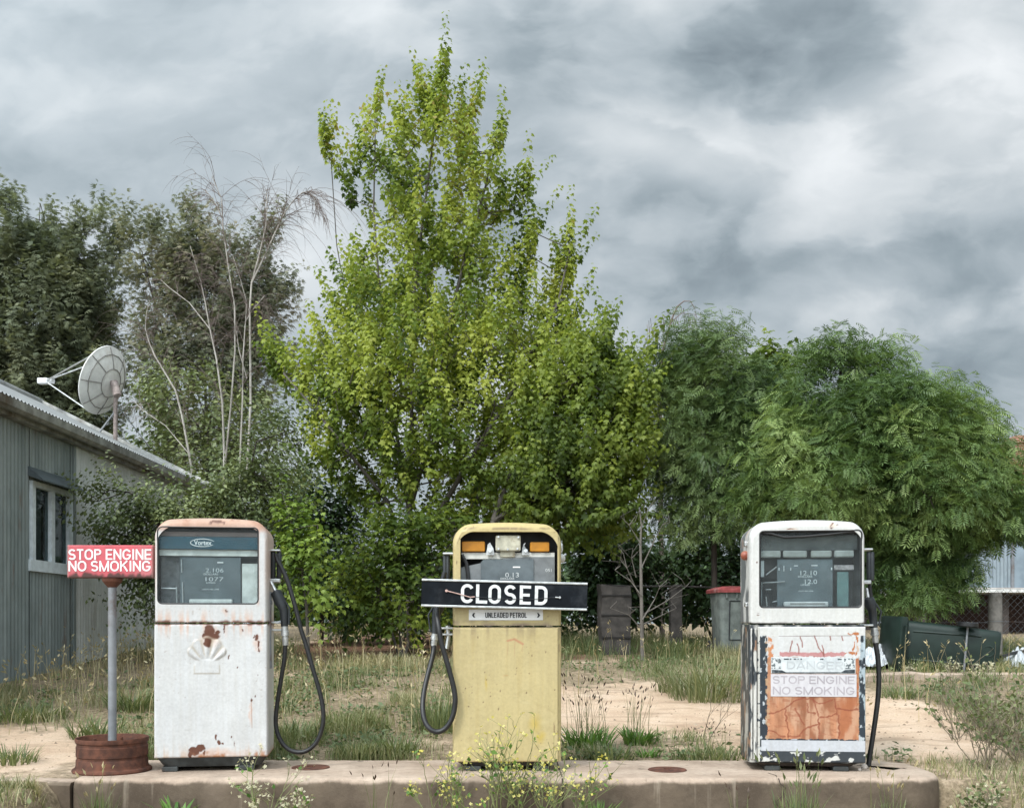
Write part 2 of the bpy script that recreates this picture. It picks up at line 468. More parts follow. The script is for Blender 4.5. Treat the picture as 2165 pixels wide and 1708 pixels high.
gr = np_mesh('ground', M_GROUND, np.stack([XX.ravel(), YY.ravel(), ZZ.ravel()], 1), quads, np.full(len(quads), 4), None,
             {'veg': veg_cover(XX.ravel(), np.maximum(YY.ravel(), 1.0), ZZ.ravel()),
              'soil': sstep(11.6, 12.6, YY.ravel()) * (1 - sstep(18, 22, YY.ravel())) * sstep(-3.6, -2.6, XX.ravel()) * (1 - .55 * sstep(.2, 1.2, XX.ravel()))}, smooth=True)
tag(gr, 'sandy grassed yard rising gently behind the pumps', kind='structure')

# ------------------------------------------------------------------ concrete
m, q, p = mat('old_concrete'); co = q.coord(); cx_, cy_, cz_ = q.sep(co)
n1 = q.noise(co, 3.2, 6, .62); n2 = q.noise(co, 26, 6, .7)
c = q.ramp(n1, [(.28, (.30, .225, .17)), (.5, (.42, .325, .255)), (.75, (.50, .40, .32))])
c = q.mix(1.0, c, q.ramp(n2, [(.25, .78), (.7, 1.08)]), 'MULTIPLY')
# weathered riser below the trowelled top: soil and damp stain, with shade painted in
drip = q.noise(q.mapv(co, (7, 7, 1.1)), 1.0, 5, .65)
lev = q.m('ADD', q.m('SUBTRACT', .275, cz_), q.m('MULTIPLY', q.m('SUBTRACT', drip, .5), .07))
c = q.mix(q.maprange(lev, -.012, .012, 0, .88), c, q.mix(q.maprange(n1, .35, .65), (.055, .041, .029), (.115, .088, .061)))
c = q.mix(q.maprange(q.noise(q.mapv(co, (14, 14, .9)), 1.0, 4, .6), .60, .72, 0, .55), c, (.30, .25, .195))
c = q.mix(q.maprange(q.noise(co, 7, 5, .7), .60, .70, 0, .75), c, (.12, .095, .07))
c = q.mix(q.maprange(q.noise(q.mapv(co, (1, 1, 1), (3, 1, 2)), 1.3, 6, .6), .55, .68, 0, .5), c, (.20, .155, .12))
c = q.mix(q.maprange(q.voro(co, 95), .10, .18, .75, 0), c, (.16, .125, .10))
q.put(p.inputs['Base Color'], c); p.inputs['Roughness'].default_value = .9; p.inputs['Specular IOR Level'].default_value = .2
q.put(p.inputs['Normal'], q.bump(q.m('ADD', n2, q.m('MULTIPLY', n1, 1.5)), .45, .012))
M_CONC = m

# pump island: long plinth with rounded right end, finely cut so the edge can be chipped
def island_outline(ins):
    pts = []
    x0, x1, y0, y1 = -2.50 + ins, 2.50 - ins, 5.79 + ins, 6.60 - ins
    r = .26
    for k in range(90): pts.append((x0 + .06 + (x1 - r - x0 - .06) * k / 90, y0))
    for k in range(14): a = -math.pi / 2 + (math.pi / 2) * k / 14; pts.append((x1 - r + r * math.cos(a), y0 + r + r * math.sin(a)))
    for k in range(4): pts.append((x1, y0 + r + (y1 - r - y0 - r) * k / 4))
    for k in range(14): a = (math.pi / 2) * k / 14; pts.append((x1 - r + r * math.cos(a), y1 - r + r * math.sin(a)))
    for k in range(90): pts.append((x1 - r + (x0 + .06 - x1 + r) * k / 90, y1))
    for k in range(6): a = math.pi / 2 + math.pi / 2 * k / 6; pts.append((x0 + .06 + .06 * math.cos(a), y1 - .06 + .06 * math.sin(a)))
    for k in range(8): pts.append((x0, y1 - .06 + (y0 + .06 - y1 + .06) * k / 8))
    for k in range(6): a = math.pi + math.pi / 2 * k / 6; pts.append((x0 + .06 + .06 * math.cos(a), y0 + .06 + .06 * math.sin(a)))
    return pts
mb = MB(); rings = []
for ins, zz in [(0, -.15), (0, .05), (0, .16), (0, .24), (.003, .272), (.009, .288), (.022, .297), (.05, .30), (.12, .30), (.22, .30)]:
    ring = []
    for (a, c_) in island_outline(ins):
        j = float(fbm(np.array([a * 5]), np.array([c_ * 5]), zz * 9, 3, 3)[0] - .5)
        jj = float(fbm(np.array([a * 16]), np.array([c_ * 16]), zz * 20, 3, 8)[0] - .5)
        ring.append(Vector((a, c_ + (j * .012 + jj * .012) * (1 if zz < .299 else .3), zz + (jj * .008 if .25 < zz < .299 else 0))))
    rings.append(ring)
mb.loft(rings, cap1=True)
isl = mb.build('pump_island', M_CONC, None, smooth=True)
tag(isl, 'long weathered concrete plinth carrying the three fuel pumps', 'pump island')
# straight joint and the wandering crack are real slots of dark filler
M_CRACK = plain('crack_dirt', (.045, .034, .026), .95)
mb = MB(); pts = []
def crack(mb, path, wd):
    n = len(path); vs = []
    for i, (a, c_, zz, nx_, nz_) in enumerate(path):
        vs += [(a - wd * .5, c_ - .002 * nx_, zz + .002 * nz_), (a + wd * .5, c_ - .002 * nx_, zz + .002 * nz_)]
    mb.add(vs, [(2 * i, 2 * i + 1, 2 * i + 3, 2 * i + 2) for i in range(n - 1)])
crack(mb, [(.285, 6.58, .30, 0, 1), (.285, 5.86, .30, 0, 1), (.285, 5.80, .294, 1, 1), (.285, 5.783, .27, 1, 0), (.287, 5.783, .15, 1, 0), (.286, 5.783, .02, 1, 0)], .007)
mb.build('joint', M_CRACK, isl)
mb = MB(); rr = random.Random(3); path = []
for i in range(14): path.append((1.525 + rr.uniform(-.02, .02) + .02 * math.sin(i), 5.783, .27 - i * .02, 1, 0))
path = [(1.50, 6.0, .30, 0, 1), (1.52, 5.90, .30, 0, 1), (1.51, 5.80, .295, 1, 1)] + path
crack(mb, path, .006); mb.build('crack', M_CRACK, isl)

kx = np.linspace(-9, -2.504, 60); mb = MB(); rings = []
for a in kx:
    j = float(fbm(np.array([a * 4]), np.array([1.0]), 0, 3, 6)[0] - .5) * .02
    rings.append([Vector((a, 5.80, .02)), Vector((a, 5.80 + j, .262 + j)), Vector((a, 5.82 + j, .276 + j)), Vector((a, 5.94, .280 + j)), Vector((a, 5.96, .25)), Vector((a, 5.96, .0))])
mb.loft(rings, True, True)
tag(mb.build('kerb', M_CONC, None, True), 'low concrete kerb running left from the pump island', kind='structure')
mb = MB(); rings = []
for a in np.linspace(2.6, 9, 60):
    yb = 10.15 + (a - 4.2) * .12; j = float(fbm(np.array([a * 3]), np.array([2.0]), 0, 3, 6)[0] - .5) * .04
    g0 = gzf(a, yb)
    rings.append([Vector((a, yb, g0 - .1)), Vector((a, yb + j, g0 + .055 + j * .4)), Vector((a, yb + .02 + j, g0 + .07)), Vector((a, yb + .16, g0 + .075)), Vector((a, yb + .18, g0 - .1))])
mb.loft(rings, True, True)
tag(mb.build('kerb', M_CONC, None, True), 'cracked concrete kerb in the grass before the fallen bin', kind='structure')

# fuel filler covers let into the plinth
for (px, py, lab) in [(657, 1622, 'rusty round filler cover set in the plinth beside the white pump with the shell emblem'), (1411, 1627, 'rusty round filler cover set in the plinth between yellow pump and flaking pump')]:
    d = (ZC - .30) * F / (py - HY); o = thing('filler_cover', lab, 'cover', P(px, py, d), 0, 'filler covers in the plinth')
    mb = MB(); mb.lathe([(.0, .006), (.085, .007), (.092, .004), (.098, .0045), (.112, .006), (.116, .0015)], 40); mb.build('lid', M_RUST, o, True)
    mb = MB(); mb.box(-.022, .022, -.008, .008, .006, .013, .003); mb.build('grip', M_RUST, o)

# ------------------------------------------------------------------ the corrugated shed on the left
def corr_sheet(mb, a, c_, z0, z1, pitch=.076, amp=.009, rows=2, per=8, ztop=None):
    """corrugated iron from a to c_ (xy points), vertical flutes"""
    a = Vector((a[0], a[1])); c_ = Vector((c_[0], c_[1])); t = (c_ - a); ln = t.length; t.normalize(); nn = Vector((t.y, -t.x))
    n = int(ln / pitch * per); vs = []; fs = []
    for i in range(n + 1):
        s_ = ln * i / n; o = amp * math.sin(2 * math.pi * s_ / pitch); pnt = a + t * s_ + nn * o
        for k in range(rows + 1):
            zt = z1 if ztop is None else ztop(s_)
            vs.append((pnt.x, pnt.y, z0 + (zt - z0) * k / rows))
    for i in range(n):
        for k in range(rows):
            j = i * (rows + 1) + k; fs.append((j, j + rows + 1, j + rows + 2, j + 1))
    mb.add(vs, fs)
def corrmat(name, ca, cb, cc, metal=.25, rough=.5, rust=.0, rc=(.14, .075, .05)):
    m, q, p = mat(name); co = q.coord()
    st = q.noise(q.mapv(co, (3.5, 3.5, .35)), 1.0, 6, .65); n = q.noise(co, 5, 6, .7)
    c = q.ramp(st, [(.28, ca), (.5, cb), (.74, cc)])
    c = q.mix(1.0, c, q.ramp(n, [(.25, .82), (.7, 1.08)]), 'MULTIPLY')
    if rust: c = q.mix(q.maprange(q.noise(q.mapv(co, (6, 6, 1.2)), 1.0, 6, .7), .56, .68, 0, rust), c, rc)
    q.put(p.inputs['Base Color'], c); p.inputs['Metallic'].default_value = metal
    q.put(p.inputs['Roughness'], q.maprange(n, .25, .75, rough - .1, rough + .15))
    return m
M_CORR = corrmat('grey_corrugated_iron', (.14, .17, .168), (.21, .242, .24), (.30, .335, .33), .2, .5, .5)
M_CORRW = corrmat('pale_corrugated_iron', (.50, .51, .50), (.62, .63, .62), (.70, .71, .70), .1, .55, .3)
M_ROOF = corrmat('roof_iron', (.24, .25, .25), (.34, .35, .35), (.45, .46, .455), .3, .45, .3)
M_FRAME = plain('painted_window_frame', (.60, .66, .69), .5, var=.12)
M_HOOD = plain('window_hood_steel', (.085, .105, .115), .5, .2, var=.2)
M_GUT = plain('old_gutter', (.27, .27, .255), .6, .2, var=.4, scale=6, dirt=(.10, .075, .055))
WX = -5.0
shed = thing('corrugated_shed', 'grey corrugated iron shed with twin pane window left of the pumps', 'shed', (WX, 12, .6))
def S(v): return (v[0] - WX, v[1] - 12, v[2] - .6)
def sbuild(mb, name, mt, parent=shed, smooth=False):
    mb.v = [S(v) for v in mb.v]; return mb.build(name, mt, parent, smooth)
wy0, wy1, wz0, wz1 = 10.62, 11.60, 1.75, 2.66
mb = MB(); corr_sheet(mb, (WX, 6.6), (WX, wy0), .3, 3.3); corr_sheet(mb, (WX, wy1), (WX, 11.66), .3, 3.3)
corr_sheet(mb, (WX, wy0), (WX, wy1), .3, wz0); corr_sheet(mb, (WX, wy0), (WX, wy1), wz1, 3.3)
corr_sheet(mb, (-10, 6.6), (WX, 6.6), .0, 3.3, ztop=lambda s_: 3.3 + (2.5 - abs(s_ - 2.5)) * .52); corr_sheet(mb, (-10, 16.2), (-10, 6.6), .3, 3.3)
corr_sheet(mb, (WX, 16.2), (-10, 16.2), .3, 3.3, ztop=lambda s_: 3.3 + (2.5 - abs(s_ - 2.5)) * .52)
sbuild(mb, 'wall', M_CORR, shed, True)
mb = MB(); corr_sheet(mb, (WX + .004, 11.66), (WX + .004, 16.2), .3, 3.28); o = sbuild(mb, 'wall_sheet', M_CORRW, shed, True); o['label'] = 'pale newer wall sheets behind the shrub'
mb = MB(); mb.box(WX - .02, WX + .022, 11.64, 11.70, .3, 3.25); sbuild(mb, 'cover_strip', M_CORR)
for sgn in (1, -1):
    mb = MB(); vs = []; fs = []; n = int(9.9 / .076 * 8)
    for i in range(n + 1):
        yy_ = 6.4 + 9.9 * i / n; o_ = .010 * math.sin(2 * math.pi * (yy_ - 6.4) / .076)
        for k in range(3):
            t_ = k / 2; xx_ = -7.5 + sgn * (2.68 * (1 - t_)); vs.append((xx_, yy_, 3.36 + 1.32 * t_ + o_))
    for i in range(n):
        for k in range(2): j = i * 3 + k; fs.append((j, j + 3, j + 4, j + 1))
    mb.add(vs, fs); sbuild(mb, 'roof', M_ROOF, shed, True)
mb = MB(); mb.tube([(-7.5, 6.38, 4.70), (-7.5, 16.32, 4.70)], .05, 10); sbuild(mb, 'ridge_cap', M_ROOF, shed, True)
mb = MB()
prof = [(-.005, .0), (.0, -.075), (.03, -.10), (.075, -.10), (.105, -.07), (.115, .005), (.108, .005), (.098, -.06), (.07, -.088), (.035, -.088), (.01, -.065), (.005, .0)]
mb.loft([[Vector((WX + .105 + a, yy_, 3.33 + c_)) for a, c_ in prof] for yy_ in np.linspace(6.4, 16.3, 24)], True, True)
sbuild(mb, 'gutter', M_GUT, shed)
mb = MB(); mb.box(WX + .014, WX + .10, 6.4, 16.3, 3.20, 3.30); sbuild(mb, 'fascia', M_GUT)
mb = MB(); mb.prism([(WX + .2, 3.30), (WX + .2, 3.42), (-7.5, 4.74), (-7.5, 4.60)], 16.24, 16.30); sbuild(mb, 'barge_board', plain('barge_white', (.42, .42, .40), .6, var=.35, scale=5, dirt=(.14, .11, .09)))
win = sbuild((lambda m_: [m_.box(WX - .05, WX + .03, wy0, wy0 + .07, wz0 + .09, wz1), m_.box(WX - .05, WX + .03, wy1 - .09, wy1, wz0 + .09, wz1),
    m_.box(WX - .05, WX + .03, wy0 + .07, wy1 - .09, wz1 - .06, wz1), m_.box(WX - .05, WX + .033, wy0 - .05, wy1 + .02, wz0 - .03, wz0 + .09),
    m_.box(WX - .045, WX + .028, (wy0 + wy1) / 2 - .045, (wy0 + wy1) / 2 + .035, wz0 + .09, wz1 - .06)] and m_)(MB()), 'window', M_FRAME)
M_WGL = glassmat('window_glass', .008, (.55, .6, .6))
for k in range(2):
    ya = wy0 + .07 if k == 0 else (wy0 + wy1) / 2 + .035; yb = (wy0 + wy1) / 2 - .045 if k == 0 else wy1 - .09
    mb = MB(); mb.box(WX - .02, WX - .014, ya, yb, wz0 + .09, wz1 - .06); sbuild(mb, 'pane', M_WGL, win)
    mb = MB(); mb.box(WX - .10, WX - .085, ya + (yb - ya) * .55, yb - .01, wz0 + .09, wz1 - .06); sbuild(mb, 'curtain', plain('grey_curtain', (.30, .32, .33), .9), win)
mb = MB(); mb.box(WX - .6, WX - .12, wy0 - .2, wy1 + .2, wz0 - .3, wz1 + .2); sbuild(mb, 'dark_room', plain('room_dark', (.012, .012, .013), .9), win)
mb = MB(); mb.add([(WX + .01, wy0 - .06, 2.80), (WX + .01, wy1 + .03, 2.80), (WX + .17, wy0 - .06, 2.66), (WX + .17, wy1 + .03, 2.66), (WX + .17, wy0 - .06, 2.645), (WX + .17, wy1 + .03, 2.645), (WX + .01, wy0 - .06, 2.70), (WX + .01, wy1 + .03, 2.70)],
    [(0, 2, 3, 1), (2, 4, 5, 3), (4, 6, 7, 5), (6, 0, 1, 7), (0, 6, 4, 2), (1, 3, 5, 7)]); sbuild(mb, 'window_hood', M_HOOD)

# ------------------------------------------------------------------ satellite dish on the shed roof
dish = thing('satellite_dish', 'weathered white satellite dish on a pole above the shed roof', 'satellite dish', P(244, 939, 15.45))
M_DISH = plain('dish_mesh', (.74, .735, .71), .65, .1, var=.15, scale=5, dirt=(.56, .52, .47))
M_DRIB = plain('dish_ribs', (.27, .255, .24), .7, .2)
dc = L(dish, P(236, 811, 15.45)); dn = Vector((-.93, .20, .36)).normalized()
sd = dn.cross(Vector((0, 0, 1))).normalized(); du_ = sd.cross(dn).normalized()
DM = Matrix((( sd.x, du_.x, dn.x, dc.x), (sd.y, du_.y, dn.y, dc.y), (sd.z, du_.z, dn.z, dc.z), (0, 0, 0, 1)))
RD = .515
prof = [(.001, 0)] + [(RD * k / 10, .16 * (k / 10) ** 2) for k in range(1, 11)]
prof += [(RD + .012, .165), (RD + .012, .15), (RD, .145)] + [(RD * k / 10, .16 * (k / 10) ** 2 - .012) for k in range(9, 0, -1)] + [(.001, -.012)]
mb = MB(); mb.lathe(prof, 48, DM); mb.build('reflector', M_DISH, dish, True)
mb = MB()
def dp(r, a): return DM @ Vector((r * math.cos(a), r * math.sin(a), .16 * (r / RD) ** 2 - .020))
for k in range(8):
    a = k * math.pi / 4 + .2
    mb.tube([dp(r, a) for r in np.linspace(.22, RD, 5)], .007, 5)
    for rr_ in (.22, .42):
        mb.tube([dp(rr_, a), dp(rr_, a + math.pi / 8), dp(rr_, a + math.pi / 4)], .007, 5)
mb.build('rib_frame', M_DRIB, dish)
fd = L(dish, P(96, 806, 15.95))
mb = MB()
for a in (1.2, 2.6, 4.4): mb.tube([DM @ Vector((RD * math.cos(a), RD * math.sin(a), .155)), fd], .011, 6)
mb.build('feed_arm', M_ALU, dish)
mb = MB(); mb.box(fd.x - .11, fd.x + .05, fd.y - .05, fd.y + .05, fd.z - .045, fd.z + .045, .012); mb.tube([fd + Vector((.05, 0, 0)), fd + Vector((.13, -.02, .0))], .045, 12); mb.build('feed_horn', plain('feed_white', (.62, .63, .64), .4), dish)
mb = MB(); mb.tube([(0, 0, -.25), (0, 0, .62), dc + Vector((.10, -.06, -.12))], .032, 12); mb.tube([dc + Vector((.12, -.08, -.20)), dc + Vector((.04, -.02, .02))], .06, 10); mb.build('pole', plain('dish_pole', (.33, .27, .25), .7, .2, var=.3), dish, True)
mb = MB(); mb.tube([L(dish, P(207, 918, 15.3)), (0, 0, .50)], .016, 6); mb.tube([L(dish, P(316, 945, 15.8)), (0.02, 0, .60)], .008, 5); mb.build('stay', M_GALV, dish)

mb = MB(); pts = []
for t_ in np.linspace(0, 1, 24):
    p_ = P(-60, 838, 16) * (1 - t_) + P(200, 752, 40) * t_; p_.z -= .5 * math.sin(math.pi * t_) * .6; pts.append(p_)
mb.tube(pts, .012, 5); tag(mb.build('power_line', M_RUB), 'thin black wire rising over the shed roof to the trees', 'power line')

# ------------------------------------------------------------------ right background: raised iron shed, brick building
M_BLUE = corrmat('bluish_corrugated_iron', (.20, .245, .28), (.26, .31, .345), (.33, .38, .415), .2, .5, .1)
bs = thing('raised_shed', 'bluish corrugated shed raised on stumps at the right edge', 'shed', (10.4, 23, 1.0))
def B(v): return (v[0] - 10.4, v[1] - 23, v[2] - 1.0)
fz = P(2100, 1246, 21).z
mb = MB(); corr_sheet(mb, (8.3, 21), (10.25, 21), fz + .04, fz + 1.75); corr_sheet(mb, (8.3, 25), (8.3, 21), fz + .04, fz + 1.75); mb.v = [B(v_) for v_ in mb.v]; mb.build('wall', M_BLUE, bs, True)
mb = MB(); mb.box(10.26, 14.5, 20.98, 21.06, fz + .04, fz + 1.75); mb.v = [B(v_) for v_ in mb.v]; mb.build('wall_sheet', plain('flat_blue_iron', (.23, .285, .33), .5, .2, var=.2, scale=2), bs)
mb = MB(); mb.box(10.22, 10.28, 20.95, 20.98, fz + .04, fz + 1.75); mb.v = [B(v_) for v_ in mb.v]; mb.build('downpipe', M_GALV, bs)
mb = MB(); mb.box(8.25, 14.5, 20.9, 25, fz - .06, fz + .03); mb.v = [B(v_) for v_ in mb.v]; mb.build('floor_edge', plain('floor_edge_white', (.60, .60, .58), .6), bs)
mb = MB(); mb.add([(8.0, 20.7, fz + 1.72), (14.8, 20.7, fz + 1.72), (14.8, 23, fz + 2.0), (8.0, 23, fz + 2.0), (14.8, 25.3, fz + 1.72), (8.0, 25.3, fz + 1.72)], [(0, 1, 2, 3), (3, 2, 4, 5)]); mb.v = [B(v_) for v_ in mb.v]; mb.build('roof', M_ROOF, bs)
for (a, c_) in ((8.5, 21.3), (10.2, 21.3), (11.9, 21.3), (8.5, 24.5), (10.2, 24.5), (11.9, 24.5)):
    mb = MB(); mb.box(a - .09, a + .09, c_ - .09, c_ + .09, .7, fz - .06); mb.v = [B(v_) for v_ in mb.v]; mb.build('stump', plain('stump_wood', (.06, .05, .045), .9), bs)
mb = MB(); mb.box(8.4, 14.4, 22.4, 22.5, .6, fz - .06); mb.v = [B(v_) for v_ in mb.v]; mb.build('underfloor_boards', plain('underfloor_brown', (.05, .028, .022), .9), bs)

m, q, p = mat('red_brick'); co = q.coord()
br = q.n.new('ShaderNodeTexBrick'); q.l.new(q.mapv(q.comb(q.m('ADD', q.sep(co)[0], q.sep(co)[1]), q.sep(co)[2], 0.0), (1, 1, 1)), br.inputs['Vector'])
br.inputs['Color1'].default_value = (.33, .15, .095, 1); br.inputs['Color2'].default_value = (.25, .105, .07, 1); br.inputs['Mortar'].default_value = (.42, .33, .26, 1)
br.inputs['Scale'].default_value = 1.0; br.inputs['Brick Width'].default_value = .24; br.inputs['Row Height'].default_value = .086; br.inputs['Mortar Size'].default_value = .008
q.put(p.inputs['Base Color'], q.mix(1.0, br.outputs[0], q.ramp(q.noise(co, 4, 5, .7), [(.3, .75), (.7, 1.15)]), 'MULTIPLY')); p.inputs['Roughness'].default_value = .9
M_BRICK = m
hx = P(2150, 1318, 34).x
hs = thing('brick_house', 'orange brick gable with chimney beyond the trees at right edge', 'house', (hx, 34, 1.0))
def H_(px, py): q_ = P(px, py, 34); return (q_.x - hx, q_.z - 1.0)
e0, e1, e2, e3 = H_(2040, 1000), H_(2152, 936), H_(2264, 1000), H_(2264, 1340)
mb = MB(); mb.prism([(e0[0], -.2), (e3[0], -.2), e2, e1, e0], 0, 2.2); mb.build('wall', M_BRICK, hs)
mb = MB(); mb.prism([(e0[0] - .2, e0[1] - .08), (e1[0], e1[1] + .03), (e2[0] + .2, e2[1] - .08), (e2[0] + .2, e2[1] + .06), (e1[0], e1[1] + .17), (e0[0] - .2, e0[1] + .06)], .05, 2.4); mb.build('roof', plain('brick_coping', (.30, .20, .15), .8), hs)
c0 = H_(2133, 1000); c1 = H_(2185, 932); ct = H_(2150, 926)
mb = MB(); mb.box(c0[0], c1[0], -.5, .3, c0[1], ct[1] - .25, .01); mb.box(c0[0] - .06, c1[0] + .06, -.56, .36, ct[1] - .25, ct[1] - .12, .01); mb.box(c0[0] - .01, c1[0] + .01, -.51, .31, ct[1] - .12, ct[1], .02); mb.build('chimney', M_BRICK, hs)

# ------------------------------------------------------------------ fences
M_WOOD = plain('weathered_timber', (.20, .18, .16), .9, var=.35, scale=9, bump=.5, dirt=(.10, .085, .07))
M_WOODD = plain('dark_timber', (.052, .046, .042), .95, var=.45, scale=7, bump=.6)
d = 11.9; b0 = P(2104, 1318, d); pz = P(2104, 1253, d).z; gg = gzf(b0.x, d)
fp = thing('fence_post', 'round grey timber post beside the fallen green bin', 'fence post', (b0.x, d, gg))
mb = MB(); n_ = 18; prof = []
mb.lathe([(.080, -.2), (.080, .05), (.077, .5), (.075, pz - gg - .02), (.068, pz - gg), (.001, pz - gg + .004)], n_); mb.build('post', M_WOOD, fp, True)
mb = MB(); mb.tube([Vector((.079 * math.cos(a), .079 * math.sin(a), pz - gg - .33)) for a in np.linspace(0, 2 * math.pi, 20)], .003, 5); mb.build('wire_tie', M_GALV, fp)

# chain-link mesh between the timber posts
fx0, fx1 = 4.25, 8.0
def fy(x): return 12.35 + (x - 4) * .03
mesh_top = .78
mb = MB(); step = .085
span = fx1 - fx0; k = -12
while fx0 + k * step < fx1:
    for sg in (1, -1):
        pts = []
        for t_ in (0, 1):
            zz = mesh_top * t_; xx = fx0 + k * step + (zz if sg > 0 else mesh_top - zz)
            pts.append((xx, zz))
        (xa, za), (xb, zb) = pts
        lo, hi = max(fx0, min(xa, xb)), min(fx1, max(xa, xb))
        if hi - lo > .02:
            def at(xq): t_ = (xq - xa) / (xb - xa); zq = za + (zb - za) * t_; return Vector((xq, fy(xq) + .004 * sg, gzf(xq, fy(xq)) + .03 + zq))
            mb.tube([at(lo), at(hi)], 0.0021, 3, caps=False)
    k += 1
for zz in (.02, mesh_top * .5, mesh_top + .01):
    mb.tube([Vector((a, fy(a) - .006, gzf(a, fy(a)) + .03 + zz)) for a in np.linspace(fx0, fx1, 14)], .0032, 4)
cf = thing('wire_fence', 'sagging chain link fence behind the fallen bin', 'fence', (4, 12.35, 0))
mb.v = [(v_[0] - 4, v_[1] - 12.35, v_[2]) for v_ in mb.v]; mb.build('wire_mesh', M_GALV, cf)

def post(px, py0, d, wpx, lab, wood=M_WOODD, hrz=()):
    c_ = P(px, 1318, d); h = P(px, py0, d).z; g0 = gzf(c_.x, d); hw = wpx * d / F / 2
    o = thing('timber_post', lab, 'fence post', (c_.x, d, g0), R(6))
    mb = MB(); rr_ = random.Random(int(px)); rings = []
    for zz in np.linspace(-.2, h - g0, 9):
        rings.append([Vector((sx_ * hw * (1 + rr_.uniform(-.06, .06)), sy_ * hw * .8, zz + (rr_.uniform(-.02, .02) if zz > .1 else 0))) for sx_, sy_ in ((-1, -1), (-.3, -1.08), (.4, -1.03), (1, -1), (1, 1), (-1, 1))])
    mb.loft(rings, True, True); mb.build('post', wood, o)
    return o, h - g0, hw
post(1428, 1238, 13.4, 24, 'narrow dark timber post between the trees left of the red lidded bin')
o, hh, hw = post(1298, 1238, 13.0, 62, 'broad dark timber slab post right of the CLOSED sign')
for k, zz in enumerate((.22, .55, .84)):
    mb = MB(); mb.box(-hw * 1.03, hw * 1.03, -hw * .90, -hw * .84, hh * zz, hh * zz + .018); mb.build('rail_band', plain('band_black', (.02, .018, .017), .95), o)
mb = MB(); mb.tube([P(1262, 1236, 13.1), P(1340, 1239, 13.2), P(1430, 1239, 13.3), P(1560, 1243, 13.5)], .012, 5)
tag(mb.build('fence_wire', M_WOODD), 'slack dark top wire strung between the two dark timber posts', 'wire')
# ------------------------------------------------------------------ sign letters built as flat strokes
def stroke(mb, pts, wd, y0=-.0065, th=.0025):
    n = len(pts); y1 = y0 + th; Lf, Rt = [], []
    for i, (a, c_) in enumerate(pts):
        p0 = pts[max(0, i - 1)]; p1 = pts[min(n - 1, i + 1)]; t = Vector((p1[0] - p0[0], p1[1] - p0[1])).normalized(); nn = Vector((-t.y, t.x)) * wd / 2
        Lf.append((a + nn.x, c_ + nn.y)); Rt.append((a - nn.x, c_ - nn.y))
    vs = [(a, y0, c_) for a, c_ in Lf] + [(a, y0, c_) for a, c_ in Rt] + [(a, y1, c_) for a, c_ in Lf] + [(a, y1, c_) for a, c_ in Rt]
    fs = []
    for i in range(n - 1): fs += [(i, i + 1, n + i + 1, n + i), (i, 2 * n + i, 2 * n + i + 1, i + 1), (n + i, n + i + 1, 3 * n + i + 1, 3 * n + i)]
    mb.add(vs, fs)
def arc(cx, cz, rx, rz, a0, a1, n=14): return [(cx + rx * math.cos(R(a)), cz + rz * math.sin(R(a))) for a in np.linspace(a0, a1, n)]
